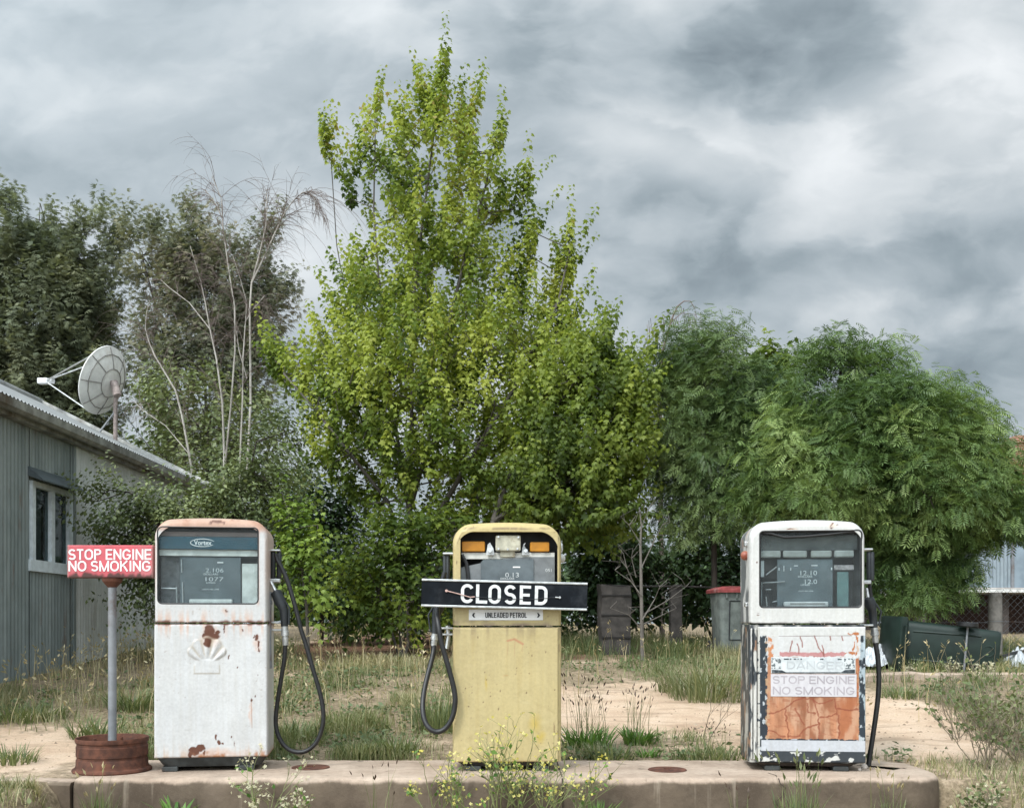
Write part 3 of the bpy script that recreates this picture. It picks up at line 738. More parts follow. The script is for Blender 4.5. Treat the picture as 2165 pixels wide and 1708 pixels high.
def letter(mb, ch, x0, wd, zb, zt_, sw, y, rk=1.0):
    h = sw / 2; l, r, bt, tp = x0 + h, x0 + wd - h, zb + h, zt_ - h; cx = (l + r) / 2; rx = (r - l) / 2; zm = (bt + tp) / 2
    rz = min(rx * rk, (tp - bt) / 2); k = [0]
    def st(pts, w_=sw): stroke(mb, pts, w_, y - .00025 * k[0]); k[0] += 1
    if ch in 'CG':
        st(arc(cx, tp - rz, rx, rz, 22, 180) + arc(cx, bt + rz, rx, rz, 180, 338 if ch == 'C' else 360) + ([(r, zm - h * .2)] if ch == 'G' else []))
        if ch == 'G': st([(cx, zm - h * .6), (x0 + wd, zm - h * .6)], sw * .85)
    elif ch == 'O': st([(r, zm)] + arc(cx, tp - rz, rx, rz, 0, 180) + arc(cx, bt + rz, rx, rz, 180, 360) + [(r, zm), (r, zm + .001)])
    elif ch == 'U': st([(l, zt_), (l, bt + rz)] + arc(cx, bt + rz, rx, rz, 185, 355) + [(r, bt + rz), (r, zt_)])
    elif ch == 'L': st([(l, zt_), (l, zb)]); st([(l + h, bt), (x0 + wd, bt)])
    elif ch == 'E':
        st([(l, zt_), (l, zb)])
        for q_, zz in enumerate((bt, zm, tp)): st([(l + h, zz), (x0 + wd - (.1 * wd if q_ == 1 else 0), zz)], sw * .92)
    elif ch == 'T': st([(x0, tp), (x0 + wd, tp)]); st([(cx, tp - h), (cx, zb)])
    elif ch == 'I': st([(cx, zt_), (cx, zb)])
    elif ch in 'PR':
        st([(l, zt_), (l, zb)]); zq = zm + h * .35; rr_ = (tp - zq + 0) / 2
        st([(l + h, tp), (r - rr_, tp)] + arc(r - rr_, (tp + zq) / 2, rr_, rr_, 80, -80, 9) + [(r - rr_, zq), (l + h, zq)], sw * .95)
        if ch == 'R': st([(cx, zq - h * .6), (r + h * .2, zb)])
    elif ch == 'D': st([(l, zt_), (l, zb)]); st([(l + h, tp), (cx, tp)] + arc(cx, tp - rz, rx, rz, 80, 0, 9) + arc(cx, bt + rz, rx, rz, 0, -80, 9) + [(cx, bt), (l + h, bt)])
    elif ch == 'N': st([(l, zt_), (l, zb)]); st([(r, zt_), (r, zb)]); st([(l, zt_ - h * .8), (r, zb + h * .8)], sw * .95)
    elif ch == 'M': st([(l, zt_), (l, zb)]); st([(r, zt_), (r, zb)]); st([(l, zt_ - h * .9), (cx, zb)], sw * .85); st([(r, zt_ - h * .9), (cx, zb)], sw * .85)
    elif ch == 'K': st([(l, zt_), (l, zb)]); st([(l + h * .6, zm - h * .5), (r + h * .1, zt_)], sw * .95); st([(cx - h * .3, zm + h * .3), (r + h * .3, zb)], sw * .95)
    elif ch == 'A': st([(l - h * .3, zb), (cx, zt_)], sw * .9); st([(r + h * .3, zb), (cx, zt_)], sw * .9); st([(l + rx * .35, zb + (zt_ - zb) * .28), (r - rx * .35, zb + (zt_ - zb) * .28)], sw * .8)
    elif ch == 'S':
        q_ = (tp - bt) / 4
        st(arc(cx, tp - q_, rx, q_, 25, 180, 14) + arc(cx, tp - q_, rx, q_, 190, 255, 6) + arc(cx, bt + q_, rx, q_, 75, 0, 6) + arc(cx, bt + q_, rx, q_, -10, -155, 14))
WIDTH = dict(S=.64, T=.60, O=.76, P=.63, E=.60, N=.70, G=.75, I=.22, M=.84, K=.70, D=.70, A=.74, R=.68, C=.7, L=.55, U=.70)
def sign_text(parent, text, m_, x0, x1, z0, z1, y, weight=.15):
    """bold grotesque capitals fitted to a box, one mesh per word"""
    gap = .105; tot = sum(.30 if c_ == ' ' else WIDTH[c_] + gap for c_ in text) - gap; sc = (x1 - x0) / tot; x_ = x0
    for wd_ in text.split(' '):
        mb = MB()
        for ch in wd_: letter(mb, ch, x_, WIDTH[ch] * sc, z0, z1, (z1 - z0) * weight, y, 1.0); x_ += (WIDTH[ch] + gap) * sc
        x_ += .30 * sc; mb.build('lettering', m_, parent)

# ------------------------------------------------------------------ wheelie bins
M_BIN = plain('bin_green', (.010, .020, .016), .42, var=.3, scale=5, spec=.35)
M_BINW = plain('bin_green_faded', (.14, .158, .148), .7, var=.3, scale=6, spec=.2, dirt=(.23, .25, .225))
M_LIDR = plain('lid_red', (.28, .06, .06), .6, var=.3, scale=8, dirt=(.40, .22, .21))
def rr_ring(wx, wy, z, r=.04, n=4, oy=0):
    pts = []
    for (sx_, sy_, a0) in ((1, 1, 0), (-1, 1, 90), (-1, -1, 180), (1, -1, 270)):
        for k in range(n + 1):
            a = R(a0 + 90 * k / n); pts.append(Vector((sx_ * (wx - r) + r * math.cos(a), sy_ * (wy - r) + r * math.sin(a) + oy, z)))
    return pts
def wheelie_bin(root, body_m, lid_m, lid_open, axz=.10, axy=.30):
    """240 litre bin standing at the root, front towards -y"""
    mb = MB()
    mb.loft([rr_ring(.205, .24, .03, .07), rr_ring(.218, .258, .06, .07), rr_ring(.232, .275, .30, .07), rr_ring(.262, .315, .93, .07), rr_ring(.285, .345, .945, .05), rr_ring(.288, .348, .985, .05),
             rr_ring(.268, .328, .985, .05), rr_ring(.25, .30, .90, .06), rr_ring(.205, .24, .08, .06)], True, True)
    mb.build('body', body_m, root, True)
    mb = MB(); fr = []          # moulded recessed panel outline on the front
    for i in range(33):
        a = 2 * math.pi * i / 32; cxx = .105 * max(-1, min(1, 1.5 * math.cos(a))); czz = .52 + .30 * max(-1, min(1, 1.5 * math.sin(a)))
        fr.append(Vector((cxx, -.278 - (czz - .30) * .0635 - .002, czz)))
    mb.tube(fr, .009, 6); mb.build('panel_rib', M_DARKP if body_m is M_BINW else body_m, root)
    for sx_ in (-.16, 0, .16):
        mb = MB(); mb.box(sx_ - .012, sx_ + .012, -.345, -.31, .86, .945, .004); mb.build('rim_gusset', body_m, root)
    hinge = Vector((0, .36, .985))
    M0 = Matrix.Translation(hinge) @ Matrix.Rotation(lid_open, 4, 'X')
    mb = MB()
    def lr(wx, y0, y1, z): return [M0 @ Vector((a, c_, z)) for a, c_ in ((-wx, y0), (-wx * .5, y0 - .012), (wx * .5, y0 - .012), (wx, y0), (wx, y1), (-wx, y1))]
    mb.loft([lr(.295, -.72, .02, -.035), lr(.298, -.725, .02, .012), lr(.28, -.70, .0, .03), lr(.18, -.55, -.1, .062), lr(.03, -.40, -.3, .075)], True, True)
    mb.build('lid', lid_m, root, True)
    for sx_ in (-.15, .15):          # stiffening ribs and the lifting pocket on the wheel side
        mb = MB(); mb.tube([Vector((sx_, .268 + .04 * t, .22 + .66 * t)) for t in np.linspace(0, 1, 6)], .012, 6); mb.build('back_rib', body_m, root, True)
    mb = MB(); mb.lathe([(.045, 0), (.05, .008), (.06, .008), (.065, 0)], 20, Matrix.Translation((0, .262, .14)) @ Matrix.Rotation(R(-90), 4, 'X')); mb.build('boss_ring', body_m, root, True)
    ax = Vector((0, axy, axz))
    mb = MB(); mb.tube([ax + Vector((-.29, 0, 0)), ax + Vector((.29, 0, 0))], .011, 8); mb.build('axle', M_GALV, root)
    for sx_ in (-1, 1):
        Mw = Matrix.Translation(ax + Vector((sx_ * .262, 0, 0))) @ Matrix.Rotation(R(90), 4, 'Y')
        mb = MB(); mb.lathe([(.02, -.02), (.07, -.022), (.09, -.026), (.1, -.018), (.1, .018), (.09, .026), (.07, .022), (.02, .02)], 28, Mw, close=True); mb.build('wheel', M_RUB, root, True)
    mb = MB(); mb.tube([Vector((-.2, .36, .95)), Vector((-.2, .42, .95)), Vector((.2, .42, .95)), Vector((.2, .36, .95))], .015, 8); mb.build('handle', body_m, root)

d = 12.9; c_ = P(1545, 1318, d)
bin1 = thing('wheelie_bin', 'upright faded green bin with red lid behind the flaking pump', 'bin', (c_.x, d, P(0, 1240, d).z - .84), R(4)); bin1.scale = (.80, .80, .80)
wheelie_bin(bin1, M_BINW, M_LIDR, 0.0)
# the second bin has been blown over: it lies on its flank, wheels towards the pumps, mouth to the left
d = 10.55; c_ = P(2140, 1318, d)
bin2 = link('wheelie_bin', None); tag(bin2, 'dark green bin lying on its side in the grass', 'bin')
gg = gzf(c_.x - .5, d)
# local z (height of the bin) -> world -x ; local y (back, wheels) -> world -y ; local x -> world up
Ml = Matrix(((0, 0, -1, 0), (0, -1, 0, 0), (-1, 0, 0, 0), (0, 0, 0, 1)))
Ml = Matrix.Rotation(R(-20), 4, 'Z') @ Matrix.Rotation(R(4.5), 4, 'Y') @ Ml
bin2.matrix_world = Matrix.Translation((c_.x, d + .25, gg + .235)) @ Ml
wheelie_bin(bin2, M_BIN, M_BIN, R(-16), .36, .33)

# torn white plastic sheets by the bin
def crumple(name, lab, px, py, d, wpx, h, seed, cat='plastic sheet'):
    c_ = P(px, 1318, d); g0 = gzf(c_.x, d); wd = wpx * d / F
    n = 34; vs = []; fs = []
    for i in range(n):
        for j in range(n):
            a = (i / (n - 1) - .5); e = (j / (n - 1) - .5)
            rr_ = math.hypot(a, e) * 2; k = float(fbm(np.array([a * 7]), np.array([e * 7]), seed, 4, seed)[0])
            k2 = abs(float(fbm(np.array([a * 16]), np.array([e * 16]), seed, 3, seed + 4)[0]) - .5)
            vs.append((a * wd * (.85 + .3 * k), e * .55, max(0, 1 - rr_ ** 1.6) * h * (.35 + .9 * k) + k2 * .16 + .01))
    for i in range(n - 1):
        for j in range(n - 1): q_ = i * n + j; fs.append((q_, q_ + n, q_ + n + 1, q_ + 1))
    mb = MB(); mb.add(vs, fs)
    o = mb.build(name, M_SHEET); o.location = (c_.x, d, g0 - .01); tag(o, lab, cat)
    return o
M_SHEET = plain('torn_plastic', (.50, .53, .56), .4, var=.2, scale=5)
crumple('plastic_sheet', 'crumpled pale plastic sheet left of the fallen bin', 1862, 1380, 11.3, 100, .26, 2)
crumple('plastic_sheet', 'crumpled white plastic sheet at the right edge beyond the fallen bin', 2160, 1390, 11.4, 100, .22, 5)
mb = MB(); mb.tube([P(2116, 1388, 11.2), P(2150, 1378, 11.3), P(2200, 1372, 11.4)], .018, 6); tag(mb.build('black_pipe', M_RUB), 'short black pipe over the plastic sheet at right', 'pipe')

# ------------------------------------------------------------------ STOP ENGINE sign standing in a wheel rim
d = 6.10; base = P(237.5, 1318, d)
rim = thing('wheel_rim', 'rusty steel wheel rim used as foot for the red sign', 'wheel rim', (base.x, d, .30))
prof = [(.222, .0), (.226, .008), (.222, .018), (.208, .026), (.203, .04), (.202, .072), (.197, .078), (.197, .088), (.202, .094), (.202, .15), (.198, .155), (.198, .168), (.205, .174), (.208, .190), (.206, .200), (.200, .198), (.194, .182), (.188, .165), (.182, .135), (.172, .13), (.10, .15), (.05, .145), (.001, .145)]
mb = MB(); mb.lathe(prof, 56); mb.build('rim', M_RUST, rim, True)
mb = MB(); mb.lathe([(.09, .146), (.17, .150), (.168, .158), (.12, .166), (.001, .168)], 40); mb.build('concrete_fill', M_CONC, rim, True)
for k in range(5):
    a = 2 * math.pi * k / 5 + .3; mb = MB(); mb.tube([(math.cos(a) * .13, math.sin(a) * .13, .155), (math.cos(a) * .13, math.sin(a) * .13, .185)], .011, 6); mb.build('bolt', M_RUST, rim)
sg = thing('warning_sign', 'red boxed no smoking sign on a grey post', 'sign', (base.x, d, .467))
sz0, sz1 = P(0, 1222, d).z - .467, P(0, 1153, d).z - .467; hw = 181 * d / F / 2
def col_sign(x, y, z):
    n = fbm(x * 14, z * 14, y * 14, 4, 3); c = np.array([.52, .095, .115])[None] * (.82 + .42 * n)[:, None]
    c = c + (np.array([.50, .22, .23]) - c) * (sstep(.5, .75, fbm(x * 5, z * 8, 0, 4, 8)) * .45)[:, None]
    e = sstep(sz0 + .035, sz0, z + (fbm(x * 40, z * 20, 0, 3, 2) - .5) * .05)
    c = c + (np.array([.075, .03, .025]) - c) * np.clip(e * 1.3, 0, 1)[:, None]
    ed = sstep(.014, .004, hw - np.abs(x) + (n - .5) * .02)
    c = c + (np.array([.36, .22, .2]) - c) * (ed * .6)[:, None]
    return c
def grid_plate(mb, x0, x1, z0, z1, y, nx, nz, yf=None, bev=.0, depth=.01):
    """front-facing finely divided plate with turned-back edges"""
    XX_, ZZ_ = np.meshgrid(np.linspace(x0, x1, nx), np.linspace(z0, z1, nz)); XX_, ZZ_ = XX_.ravel(), ZZ_.ravel(); fs = []
    e = np.minimum(np.minimum(XX_ - x0, x1 - XX_), np.minimum(ZZ_ - z0, z1 - ZZ_)); YY_ = np.full(len(XX_), float(y))
    if bev > 0: t_ = np.clip(1 - e / bev, 0, 1); YY_ = YY_ + bev * (1 - np.sqrt(1 - t_ * t_))
    if yf is not None: YY_ = YY_ + yf(XX_, ZZ_)
    vs = list(zip(XX_.tolist(), YY_.tolist(), ZZ_.tolist()))
    for j in range(nz - 1):
        for i in range(nx - 1): a = j * nx + i; fs.append((a, a + 1, a + nx + 1, a + nx))
    border = [i for i in range(nx)] + [j * nx + nx - 1 for j in range(1, nz)] + [(nz - 1) * nx + i for i in range(nx - 2, -1, -1)] + [j * nx for j in range(nz - 2, 0, -1)]
    o = len(vs); vs += [(vs[i][0], y + depth, vs[i][2]) for i in border]; n = len(border)
    for k in range(n): fs.append((border[k], o + k, o + (k + 1) % n, border[(k + 1) % n]))
    fs.append(tuple(o + k for k in range(n)))
    mb.add(vs, fs)
mb = MB(); grid_plate(mb, -hw, hw, sz0, sz1, -.035, 110, 44, bev=.006, depth=.075); box = mb.build('sign_box', M_PAINT, sg, True, col_sign)
zt = lambda py: P(0, py, d).z - .467
sign_text(sg, 'STOP ENGINE', M_WHITE, -.245, .245, zt(1184), zt(1161.5), -.0375)
sign_text(sg, 'NO SMOKING', M_WHITE, -.245, .241, zt(1208), zt(1186), -.0375)
mb = MB(); mb.tube([(0, 0, -.02), (0, 0, sz0)], .0245, 14); mb.build('post', M_GALV, sg, True)
mb = MB(); mb.lathe([(.026, sz0 - .055), (.055, sz0 - .02), (.06, sz0 - .001), (.001, sz0 - .001)], 16); mb.build('bracket', M_RUST, sg)

# ------------------------------------------------------------------ fuel pumps
def rrect(x0, x1, z0, z1, rb, rt, arch, nb=70, nv=60, nc=14, ncb=3):
    pts = []; xc, hw_ = (x0 + x1) / 2, (x1 - x0) / 2
    for k in range(nb): pts.append((x0 + rb + (x1 - x0 - 2 * rb) * k / nb, z0))
    for k in range(ncb): a = -math.pi / 2 + math.pi / 2 * k / ncb; pts.append((x1 - rb + rb * math.cos(a), z0 + rb + rb * math.sin(a)))
    for k in range(nv): pts.append((x1, z0 + rb + (z1 - rt - z0 - rb) * k / nv))
    for k in range(nc): a = math.pi / 2 * k / nc; pts.append((x1 - rt + rt * math.cos(a), z1 - rt + rt * math.sin(a)))
    for k in range(nb): pts.append((x1 - rt + (x0 + rt - x1 + rt) * k / nb, z1))
    for k in range(nc): a = math.pi / 2 + math.pi / 2 * k / nc; pts.append((x0 + rt + rt * math.cos(a), z1 - rt + rt * math.sin(a)))
    for k in range(nv): pts.append((x0, z1 - rt + (z0 + rb - z1 + rt) * k / nv))
    for k in range(ncb): a = math.pi + math.pi / 2 * k / ncb; pts.append((x0 + rb + rb * math.cos(a), z0 + rb + rb * math.sin(a)))
    out = []
    for (a, c_) in pts:
        wgt = max(0, min(1, (c_ - (z1 - rt)) / rt)); uu = (a - xc) / hw_
        out.append((a, c_ + arch * (1 - uu * uu) * wgt))
    return out
def head_casing(root, w, z0, z1, dep, win, rt, arch, col, rfx=.018, rfz=.045, wr=.028, warch=0.0):
    def ring(ix, iz, y): return [Vector((a, y, c_)) for a, c_ in rrect(-w / 2 + ix, w / 2 - ix, z0, z1 - arch - iz, .004, rt, arch)]
    rings = [ring(.02, .02, dep)]
    for y_ in np.linspace(dep - .02, rfz, 16): rings.append(ring(0, 0, y_))
    for k in range(1, 8):
        t = math.pi / 2 * k / 7; rings.append(ring(rfx * (1 - math.cos(t)), rfz * (1 - math.cos(t)), rfz * (1 - math.sin(t))))
    w0, w1, wz0_, wz1_ = win
    wn = [Vector((a, 0, c_)) for a, c_ in rrect(w0, w1, wz0_, wz1_ - warch, wr, wr, warch)]
    last = rings[-1]
    for k in range(1, 19):
        t = k / 18; rings.append([p_.lerp(q_, t) for p_, q_ in zip(last, wn)])
    rings.append([p_ + Vector((0, .008, 0)) for p_ in wn]); rings.append([p_ + Vector((0, .04, 0)) for p_ in wn])
    mb = MB(); mb.loft(rings, cap0=True); o = mb.build('head_casing', M_PAINT, root, True, col)
    # dark liner behind the opening
    mb = MB(); a0, a1, b0_, b1_, yb = w0 - .012, w1 + .012, wz0_ - .02, wz1_ + .02, .26
    mb.add([(a0, .042, b0_), (a1, .042, b0_), (a1, .042, b1_), (a0, .042, b1_), (a0, yb, b0_), (a1, yb, b0_), (a1, yb, b1_), (a0, yb, b1_)],
           [(4, 5, 6, 7), (0, 1, 5, 4), (3, 7, 6, 2), (0, 4, 7, 3), (1, 2, 6, 5)])
    mb.build('inner_liner', M_BLACKIN, root)
    return o
def lower_casing(root, w, z0, z1, dep, col, y0=.012):
    mb = MB(); rings = []
    for zz in np.linspace(z0, z1, 90):
        base = [Vector((p_.x, p_.y + dep / 2 + y0 / 2, zz)) for p_ in rr_ring(w / 2, (dep - y0) / 2, zz, .02, 5)]; ring = []
        for i, p_ in enumerate(base):          # points along the flanks so the paint can vary
            q_ = base[(i + 1) % len(base)]; n = max(1, int((q_ - p_).length / .02)); ring += [p_.lerp(q_, k / n) for k in range(n)]
        rings.append(ring)
    mb.loft(rings, True, True); return mb.build('lower_casing', M_PAINT, root, True, col)
def window_glass(root, win, y=.02, wr=.03, m_=None):
    w0, w1, a, c_ = win; mb = MB()
    pts = rrect(w0 - .004, w1 + .004, a - .004, c_ + .004, wr, wr, 0, 1, 1, 6, 6)
    mb.prism(pts, y, y + .004); return mb.build('window_glass', m_ or M_GLASS, root)
def gasket(root, win, wr=.028, rad=.006, y=.004):
    pts = [Vector((a, y, c_)) for a, c_ in rrect(*win, wr, wr, 0, 6, 6, 6, 6)]; pts.append(pts[0])
    mb = MB(); mb.tube(pts, rad, 6, caps=False); return mb.build('window_gasket', M_RUB, root, True)
def plinth(root, w, h, dep, feet=((-.24), (.20)), m_=None):
    mb = MB(); mb.loft([rr_ring(w / 2 - .045, dep / 2 - .03, .028, .05, 5, dep / 2), rr_ring(w / 2 - .04, dep / 2 - .025, .035, .05, 5, dep / 2), rr_ring(w / 2 - .012, dep / 2 - .005, h, .03, 5, dep / 2)], True, True)
    mb.build('plinth', m_ or M_PLINTH, root, True)
    for fx in feet:
        mb = MB(); mb.box(fx - .045, fx + .045, .02, .16, 0, .03, .006); mb.build('foot', M_PLINTH, root)
        mb = MB(); mb.box(fx - .045, fx + .045, dep - .16, dep - .03, 0, .03, .006); mb.build('foot', M_PLINTH, root)
M_PLINTH = plain('pump_plinth', (.045, .05, .05), .7, .2, var=.4, scale=12, dirt=(.045, .03, .022))

def dents(a, c_, sd):
    """old sheet metal is never flat: broad oil-canning and a few knocks"""
    return (fbm(a * 3.2, c_ * 3.2, sd, 2, sd) - .5) * .007 + sstep(.60, .74, fbm(a * 9, c_ * 9, sd, 2, sd + 5)) * .0010
def blobs(x, z, lst, warp=.012, fq=40, seed=1, soft=.35):
    wx = (fbm(x * fq, z * fq, 0, 4, seed) - .5) * 2 * warp; wz = (fbm(x * fq, z * fq, 5, 4, seed + 3) - .5) * 2 * warp
    mm = np.zeros_like(x)
    for (a, c_, rx, rz) in lst:
        dd = np.sqrt(((x + wx - a) / rx) ** 2 + ((z + wz - c_) / rz) ** 2)
        mm = np.maximum(mm, np.clip((1 - dd) / soft, 0, 1))
    return mm
def lay(c, m_, rgb): return c + (np.asarray(rgb, float)[None] - c) * np.clip(m_, 0, 1)[:, None]
def line(x, z, x0, z0, x1, z1, wd):
    dx, dz = x1 - x0, z1 - z0; t = np.clip(((x - x0) * dx + (z - z0) * dz) / (dx * dx + dz * dz + 1e-12), 0, 1)
    dd = np.hypot(x - x0 - t * dx, z - z0 - t * dz); return np.clip((wd - dd) / (wd * .5), 0, 1)

def hose_kit(root, hose_pts, r=.0135, name='hose'):
    # smooth the traced path
    pts = [Vector(p_) for p_ in hose_pts]
    for _ in range(3):
        n2 = [pts[0]]
        for i in range(len(pts) - 1): n2 += [pts[i] * .75 + pts[i + 1] * .25, pts[i] * .25 + pts[i + 1] * .75]
        pts = n2 + [pts[-1]]
    mb = MB(); mb.tube(pts, r, 12); return mb.build(name, M_RUB, root, True)
def boots(root, xs, y_, z0, z1, r=.017):
    for xx in xs:
        mb = MB(); mb.tube([(xx, y_, z0), (xx, y_, z0 + .01), (xx, y_, z1 - .01), (xx, y_, z1)], [r * .9, r, r, r * .8], 12); mb.build('hose_guard', M_DARKP, root, True)
def nozzle(root, top, elbow, grip0, grip1, joint1, sx_=1):
    """top: spout tip, elbow: body of the nozzle, grip: lever part, joint: silver swivel down to the hose"""
    nz = link('nozzle', None, root)
    top, elbow, grip0, grip1, joint1 = [Vector(p_) for p_ in (top, elbow, grip0, grip1, joint1)]
    mb = MB(); mb.tube([top, top.lerp(elbow, .5), elbow], [.010, .011, .013], 10); mb.build('spout', M_CHROME, nz, True)
    mb = MB(); mb.tube([elbow + (top - elbow) * .12, elbow, elbow.lerp(grip0, .55), grip0, grip1], [.018, .033, .036, .026, .022], 14); mb.build('body', M_DARKP, nz, True)
    mb = MB(); lv = [elbow + Vector((sx_ * .025, -.02, -.01)), elbow.lerp(grip1, .45) + Vector((sx_ * .058, -.015, 0)), grip1 + Vector((sx_ * .026, -.01, .01))]; mb.tube(lv, .006, 8); mb.build('trigger_guard', M_DARKP, nz, True)
    mb = MB(); a = grip1; c_ = joint1; mb.tube([a, a.lerp(c_, .25), a.lerp(c_, .27), a.lerp(c_, .5), a.lerp(c_, .52), a.lerp(c_, .58), a.lerp(c_, .6), c_], [.021, .021, .024, .024, .017, .017, .020, .018], 14); mb.build('swivel_joint', M_ALU, nz, True)
    return nz
def cradle(root, x0, x1, y_, zs, m_=None):
    for zz in zs:
        mb = MB(); mb.box(x0, x1, y_ - .03, y_ + .03, zz - .006, zz + .006, .003); mb.build('bracket', m_ or M_ALU, root)
RUSTD = (.115, .042, .024); RUSTL = (.36, .165, .085); PEACH = (.60, .38, .28)

# ---- left pump
D1 = 6.06
def world_at(cx): return ((cx - CX) * D1 / F, D1, .30)
pl = thing('fuel_pump', 'white rust streaked fuel pump with faded shell emblem and blue header', 'fuel pump', world_at(446.5), R(8), 'old fuel pumps on the plinth')
LX = lambda X: (300.5 + X / 4.955 - 446.5) / 357; Z2 = lambda Y: (1631 - 1069.3 - Y / 4.955) / 357; Z3 = lambda Y: (1631 - 1307.8 - Y / 4.955) / 357
def col_left(x, y, z):
    n = fbm(x * 9, z * 9, y * 9, 4, 1)
    c = np.array([.56, .562, .567])[None] * (.92 + .16 * n)[:, None]
    c = lay(c, sstep(1.40, 1.475, z + (n - .5) * .05) * .9, (.43, .28, .205))
    c = lay(c, sstep(1.42, 1.48, z) * sstep(.52, .68, fbm(x * 22, z * 22, y * 22, 4, 17)) * .75, (.24, .115, .07))
    c = lay(c, sstep(.045, .015, np.abs(z - 1.452) + (n - .5) * .03) * .6, (.50, .28, .19))
    c = lay(c, sstep(.30, .325, np.abs(x)) * sstep(.95, 1.2, z) * .55, (.56, .38, .30))
    c = lay(c, sstep(.285, .27, x) * sstep(.262, .272, x) * sstep(.97, 1.0, z) * (.4 + n * .6), (.50, .27, .19))
    st = fbm(x * 60, z * 3.0, y * 40, 4, 21)
    c = lay(c, sstep(.10, .0, z - .88) * sstep(-.10, 0, z - .87) * sstep(.45, .7, st) * .8, PEACH)
    c = lay(c, sstep(.20, .07, z) * sstep(.47, .72, st) * .75, (.50, .36, .26))
    c = lay(c, sstep(.02, .004, np.abs(z - .878) + (fbm(x * 35, y * 35, 0, 3, 4) - .5) * .022), RUSTD)
    c = lay(c, blobs(x, z, [(LX(790), Z2(168), .05, .009), (LX(850), Z2(178), .012, .013), (LX(720), Z2(180), .012, .01)], .008, 60) * .9, RUSTD)
    specks = sstep(.76, .80, fbm(x * 75, z * 75, y * 75, 3, 12)) * sstep(.50, .66, fbm(x * 6, z * 6, y * 6, 3, 13))
    c = lay(c, specks * .5, (.30, .22, .18))
    halo = blobs(x, z, [(LX(720), Z3(190), .07, .075), (LX(1195), Z3(270), .03, .07), (LX(1130), Z3(1000), .016, .09), (LX(800), Z3(1410), .24, .035), (LX(870), Z2(1110), .02, .025)], .02, 25, 5, .8)
    c = lay(c, halo * .55, PEACH)
    fl = [(LX(705), Z3(130), .034, .046), (LX(732), Z3(188), .050, .026), (LX(692), Z3(245), .024, .036), (LX(785), Z3(150), .018, .016), (LX(662), Z3(188), .022, .020),
          (LX(1195), Z3(200), .013, .020), (LX(1207), Z3(265), .007, .025), (LX(1215), Z3(330), .004, .02), (LX(1165), Z3(190), .006, .012),
          (LX(1133), Z3(862), .007, .012), (LX(1172), Z3(825), .006, .007), (LX(855), Z3(105), .006, .035), (LX(1048), Z3(130), .004, .012),
          (LX(550), Z3(1385), .030, .030), (LX(610), Z3(1355), .034, .020), (LX(512), Z3(1425), .012, .024), (LX(775), Z3(1240), .007, .022), (LX(805), Z3(1295), .012, .016), (LX(838), Z3(1303), .008, .007),
          (LX(925), Z3(1240), .008, .007), (LX(960), Z3(1320), .003, .02), (LX(660), Z3(1400), .008, .016), (LX(900), Z3(400), .004, .018), (LX(880), Z2(1105), .007, .012), (LX(990), Z3(517), .004, .004), (LX(1200), Z3(585), .003, .006)]
    c = lay(c, blobs(x, z, fl, .010, 45, 2, .25), RUSTD)
    c = lay(c, sstep(.035, .0, z - .085 + (fbm(x * 50, z * 50, 0, 3, 9) - .5) * .06) * sstep(.4, .6, fbm(x * 18, z * 5, 0, 3, 19)) * sstep(-.2, -.05, x), RUSTL)
    c = lay(c, line(x, z, LX(1135), Z3(880), LX(1140), Z3(1150), .003) * .6, RUSTL)
    # ghost of the emblem: paint held in the mould lines has yellowed
    e = shell_h(x, z)[1] * sstep(.0, .02, z - .3)
    c = lay(c, e * .8, (.40, .33, .24))
    return c
SCX, SCZ = LX(682), Z3(505)         # hinge of the embossed scallop
def shell_h(x, z):
    dx = (x - SCX); dz = (z - SCZ); a = np.arctan2(dx, dz); r = np.hypot(dx, dz); aa = np.abs(a)
    Rm = .172 * (1 - .25 * (aa / .98) ** 2) + .004 * np.cos(a * 15)
    fan = sstep(.008, -.006, r - Rm) * sstep(1.06, .94, aa) * sstep(.035, .06, r)
    rib = .5 + .5 * np.cos(a * 15)
    foot = sstep(.078, .068, np.abs(dx) + .25 * np.maximum(0, dz)) * sstep(-.046, -.034, dz) * sstep(.050, .036, dz)
    hgt = np.maximum(fan * (.0015 + .0075 * rib * sstep(.04, .09, r)), foot * .0022)
    edge = np.maximum(sstep(.012, .002, np.abs(r - Rm)) * sstep(1.1, .9, aa) * .5, fan * sstep(.3, .0, rib) * sstep(.05, .08, r) * .7)
    fe = sstep(.007, .001, np.abs(dz + .040)) * sstep(.080, .070, np.abs(dx)) + sstep(.006, .001, np.abs(np.abs(dx) - .072)) * sstep(-.046, -.03, dz) * sstep(.02, .0, dz)
    return hgt, np.clip(np.maximum(edge, fe * .55), 0, 1.2)
WINL = (-.305, .272, .991, 1.443)
head_casing(pl, .653, .882, 1.501, .42, WINL, .095, .018, col_left)
lower_casing(pl, .653, .085, .874, .42, col_left)
mb = MB()
grid_plate(mb, -.3255, .3255, .083, .872, -.004, 190, 230, lambda a, c_: -shell_h(a, c_)[0] * (c_ > .5) * (c_ < .86) * (np.abs(a - SCX) < .16) + dents(a, c_, 1), .012, .016)
mb.build('front_panel', M_PAINT, pl, True, col_left)
plinth(pl, .653, .083, .42)
gasket(pl, WINL); 
M_TEAL = plain('teal_header', (.002, .055, .085), .35, var=.15)
def backing(root, x0, x1, z0, z1, y, m_, name, th=.006):
    mb = MB(); mb.box(x0, x1, y, y + th, z0, z1, .002); return mb.build(name, m_, root)
hb = backing(pl, LX(180), LX(1200), Z2(455), Z2(325), .032, M_TEAL, 'header_board')
fit_text('wordmark', 'Vortex', M_WHITE, hb, LX(540), LX(720), Z2(412), Z2(362), .0305, .02)
mb = MB()
